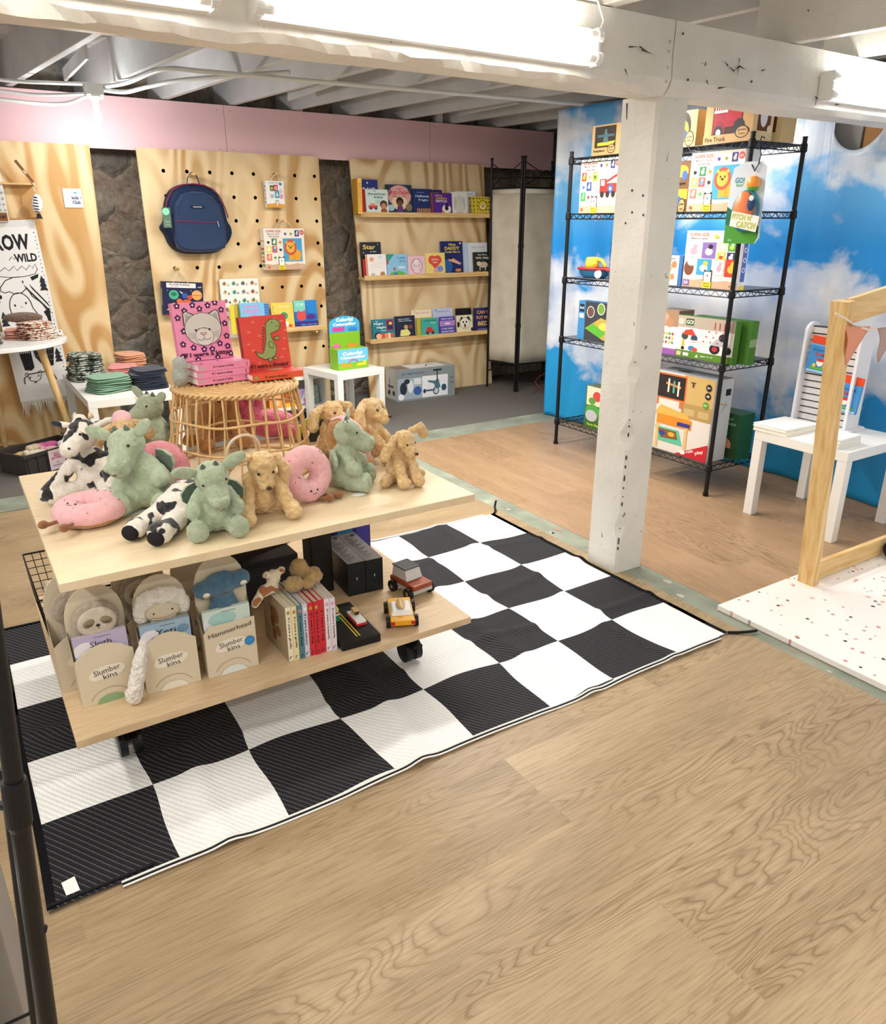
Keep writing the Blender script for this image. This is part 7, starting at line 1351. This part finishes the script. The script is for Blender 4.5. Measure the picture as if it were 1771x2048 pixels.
b=MB(); b.rbox((.018,-.03,.0288),(.052,.05,.044),mat('#f1efe9',.4),.002); b.box((.0175,-.033,.0288),(.0525,-.03,.036),mat('#c8323a')); b.box((.0165,-.03,.0288),(.018,.045,.040),mat('#c8323a')); b.rbox((.030,.012,.0442),(.046,.040,.060),mat('#d9bd82',.5),.001); b.box((.0305,.0112,.0445),(.0455,.012,.056),mat('#5a2e1c')); b.build('white_car',e,label='white wooden car with red trim')
# two long dark boxes
for k,lb in enumerate(('left long black box with grey printed top behind the road playset','right long black box with grey printed top beside the red car')):
    tt=[('R',0,0,1,1,'#7f7b78')]+[('R',.12,.08+.05*i,.12+.7*(.4+.6*((i*7)%5)/5),.095+.05*i,'#5f5b59') for i in range(17)]+[('R',.6,.86,.85,.92,'#3a3736')]
    carton(lb,.066,.126,.27,'#0f1a20','#14181c',[('P',[(.5,.56),(.54,.5),(.51,.5),(.52,.44),(.46,.52),(.49,.52)],'#e9e6da')],(1.022+.0675*k,2.215-.006*k,ZS+.0005),(0,0,R(-4)),'long black boxes',titems=tt,top='#7f7b78')
# purple book box and dark folders at the back
carton('glossy indigo blue box at the back right of the lower shelf',.17,.33,.05,'#3a37a0','#2c2a80',[('R',.0,0,.62,1,'#2d2b7d'),('P',[(.1,.9),(.55,1),(.62,.7),(.3,.55)],'#5a58b8'),('P',[(.62,.95),(1,1),(1,.75),(.75,.7)],'#6a62b8'),('R',.62,0,.64,1,'#201f60'),('T','Playhouse',.82,.80,.30,.04,'#d9d6f0',PI/2,0),('E',.35,.28,.2,.08,'#2f7fb0'),('R',.985,0,1,1,'#7a2f5a')],(1.115,2.56,ZS+.0005),(0,0,R(-2)))
b=MB(); b.rbox((0,0,0),(.14,.02,.26),mat('#2f7f7f',.5),.002); tag(b.build('document_box',None,(.66,2.56,ZS+.0005)),'teal box standing behind the dark folder on the lower shelf','box')
b=MB(); b.rbox((-.13,-.10,0),(.13,.10,.006),mat('#26262c',.25,0,.5),.002); prt(b,.1,.1,[]); tag(b.build('dark_folder',None,(.735,2.44,ZS+.215),(R(24),R(-10),R(0))),'dark shiny folder lying slanted under the tabletop','folder')
b=MB(); b.rbox((-.15,-.09,0),(.15,.09,.155),mat('#2a2b30',.5),.004); tag(b.build('storage_box',None,(.74,2.43,ZS+.0005)),'dark storage box in the shadow at the back of the lower shelf','box')
# wooden cars
def wheel(b,c,ax,r,w): b.cyl(Vector(c)-Vector(ax)*w/2,Vector(c)+Vector(ax)*w/2,r,BLACK,20)
def redcar():
    e=empty('wooden_toy_car','rust red and grey wooden toy jeep with black roof on the lower shelf','toy car',(1.232,2.135,ZS),(0,0,R(8)))
    b=MB(); RU=mat('#9c4a2c',.4); GR=mat('#b9b9b6',.4); b.rbox((-.042,-.07,.022),(.042,.07,.036),GR,.002); b.prism([(-.07,.0362),(.07,.0362),(.07,.056),(-.07,.050)],0,0,RU) if False else b.rbox((-.042,-.07,.0362),(.042,.07,.054),RU,.003); b.build('chassis',e)
    b=MB(); vs=[(-.036,-.022,.0545),(.036,-.022,.0545),(.036,.066,.0545),(-.036,.066,.0545),(-.032,-.008,.094),(.032,-.008,.094),(.032,.062,.094),(-.032,.062,.094)]; b.add(vs,[(0,3,2,1),(4,5,6,7),(0,1,5,4),(1,2,6,5),(2,3,7,6),(3,0,4,7)],mat('#d5d3cf',.4)); b.build('cab',e,bevel=.002)
    b=MB(); b.rbox((-.035,-.012,.0942),(.035,.066,.098),mat('#1e1d20',.4),.0015); b.build('roof',e)
    for x in (-.048,.048):
        for y in (-.045,.045): b=MB(); wheel(b,(x,y,.0215),(1,0,0),.0215,.014); b.cyl((x*1.155,y,.0215),(x*1.16,y,.0215),.008,mat('#b9b9b6',.3,1),12); b.build('wheel',e)
redcar()
def yellowcar():
    e=empty('wooden_toy_car','yellow and white wooden toy car with a surfboard on its roof','toy car',(1.098,1.975,ZS),(0,0,R(-24))); e.scale=(1.12,)*3
    Y=mat('#e6a51f',.35); b=MB(); b.rbox((-.036,-.075,.018),(.036,.075,.034),Y,.003); b.build('chassis',e)
    b=MB(); b.prism([],0,0,Y) if False else b.add([(-.033,-.045,.0342),(.033,-.045,.0342),(.033,.04,.0342),(-.033,.04,.0342),(-.026,-.03,.046),(.026,-.03,.046),(.026,.03,.046),(-.026,.03,.046)],[(0,3,2,1),(4,5,6,7),(0,1,5,4),(1,2,6,5),(2,3,7,6),(3,0,4,7)],mat('#f1efe9',.35)); b.build('cabin',e,bevel=.003)
    for s_ in (-1,1): b=MB(); b.box((s_*.030-.006,-.0765,.022),(s_*.030+.006,-.075,.032),mat('#b8242c')); b.build('tail_light',e)
    b=MB(); b.ell((0,0,.052),(.013,.034,.0035),mat('#c9a565',.4),(0,0,0),20,8); b.box((-.0012,-.03,.0555),(.0012,.03,.0558),mat('#efe2c0')); b.build('surfboard',e,smooth=False)
    for x in (-.041,.041):
        for y in (-.045,.045): b=MB(); wheel(b,(x,y,.018),(1,0,0),.018,.012); b.build('wheel',e)
yellowcar()
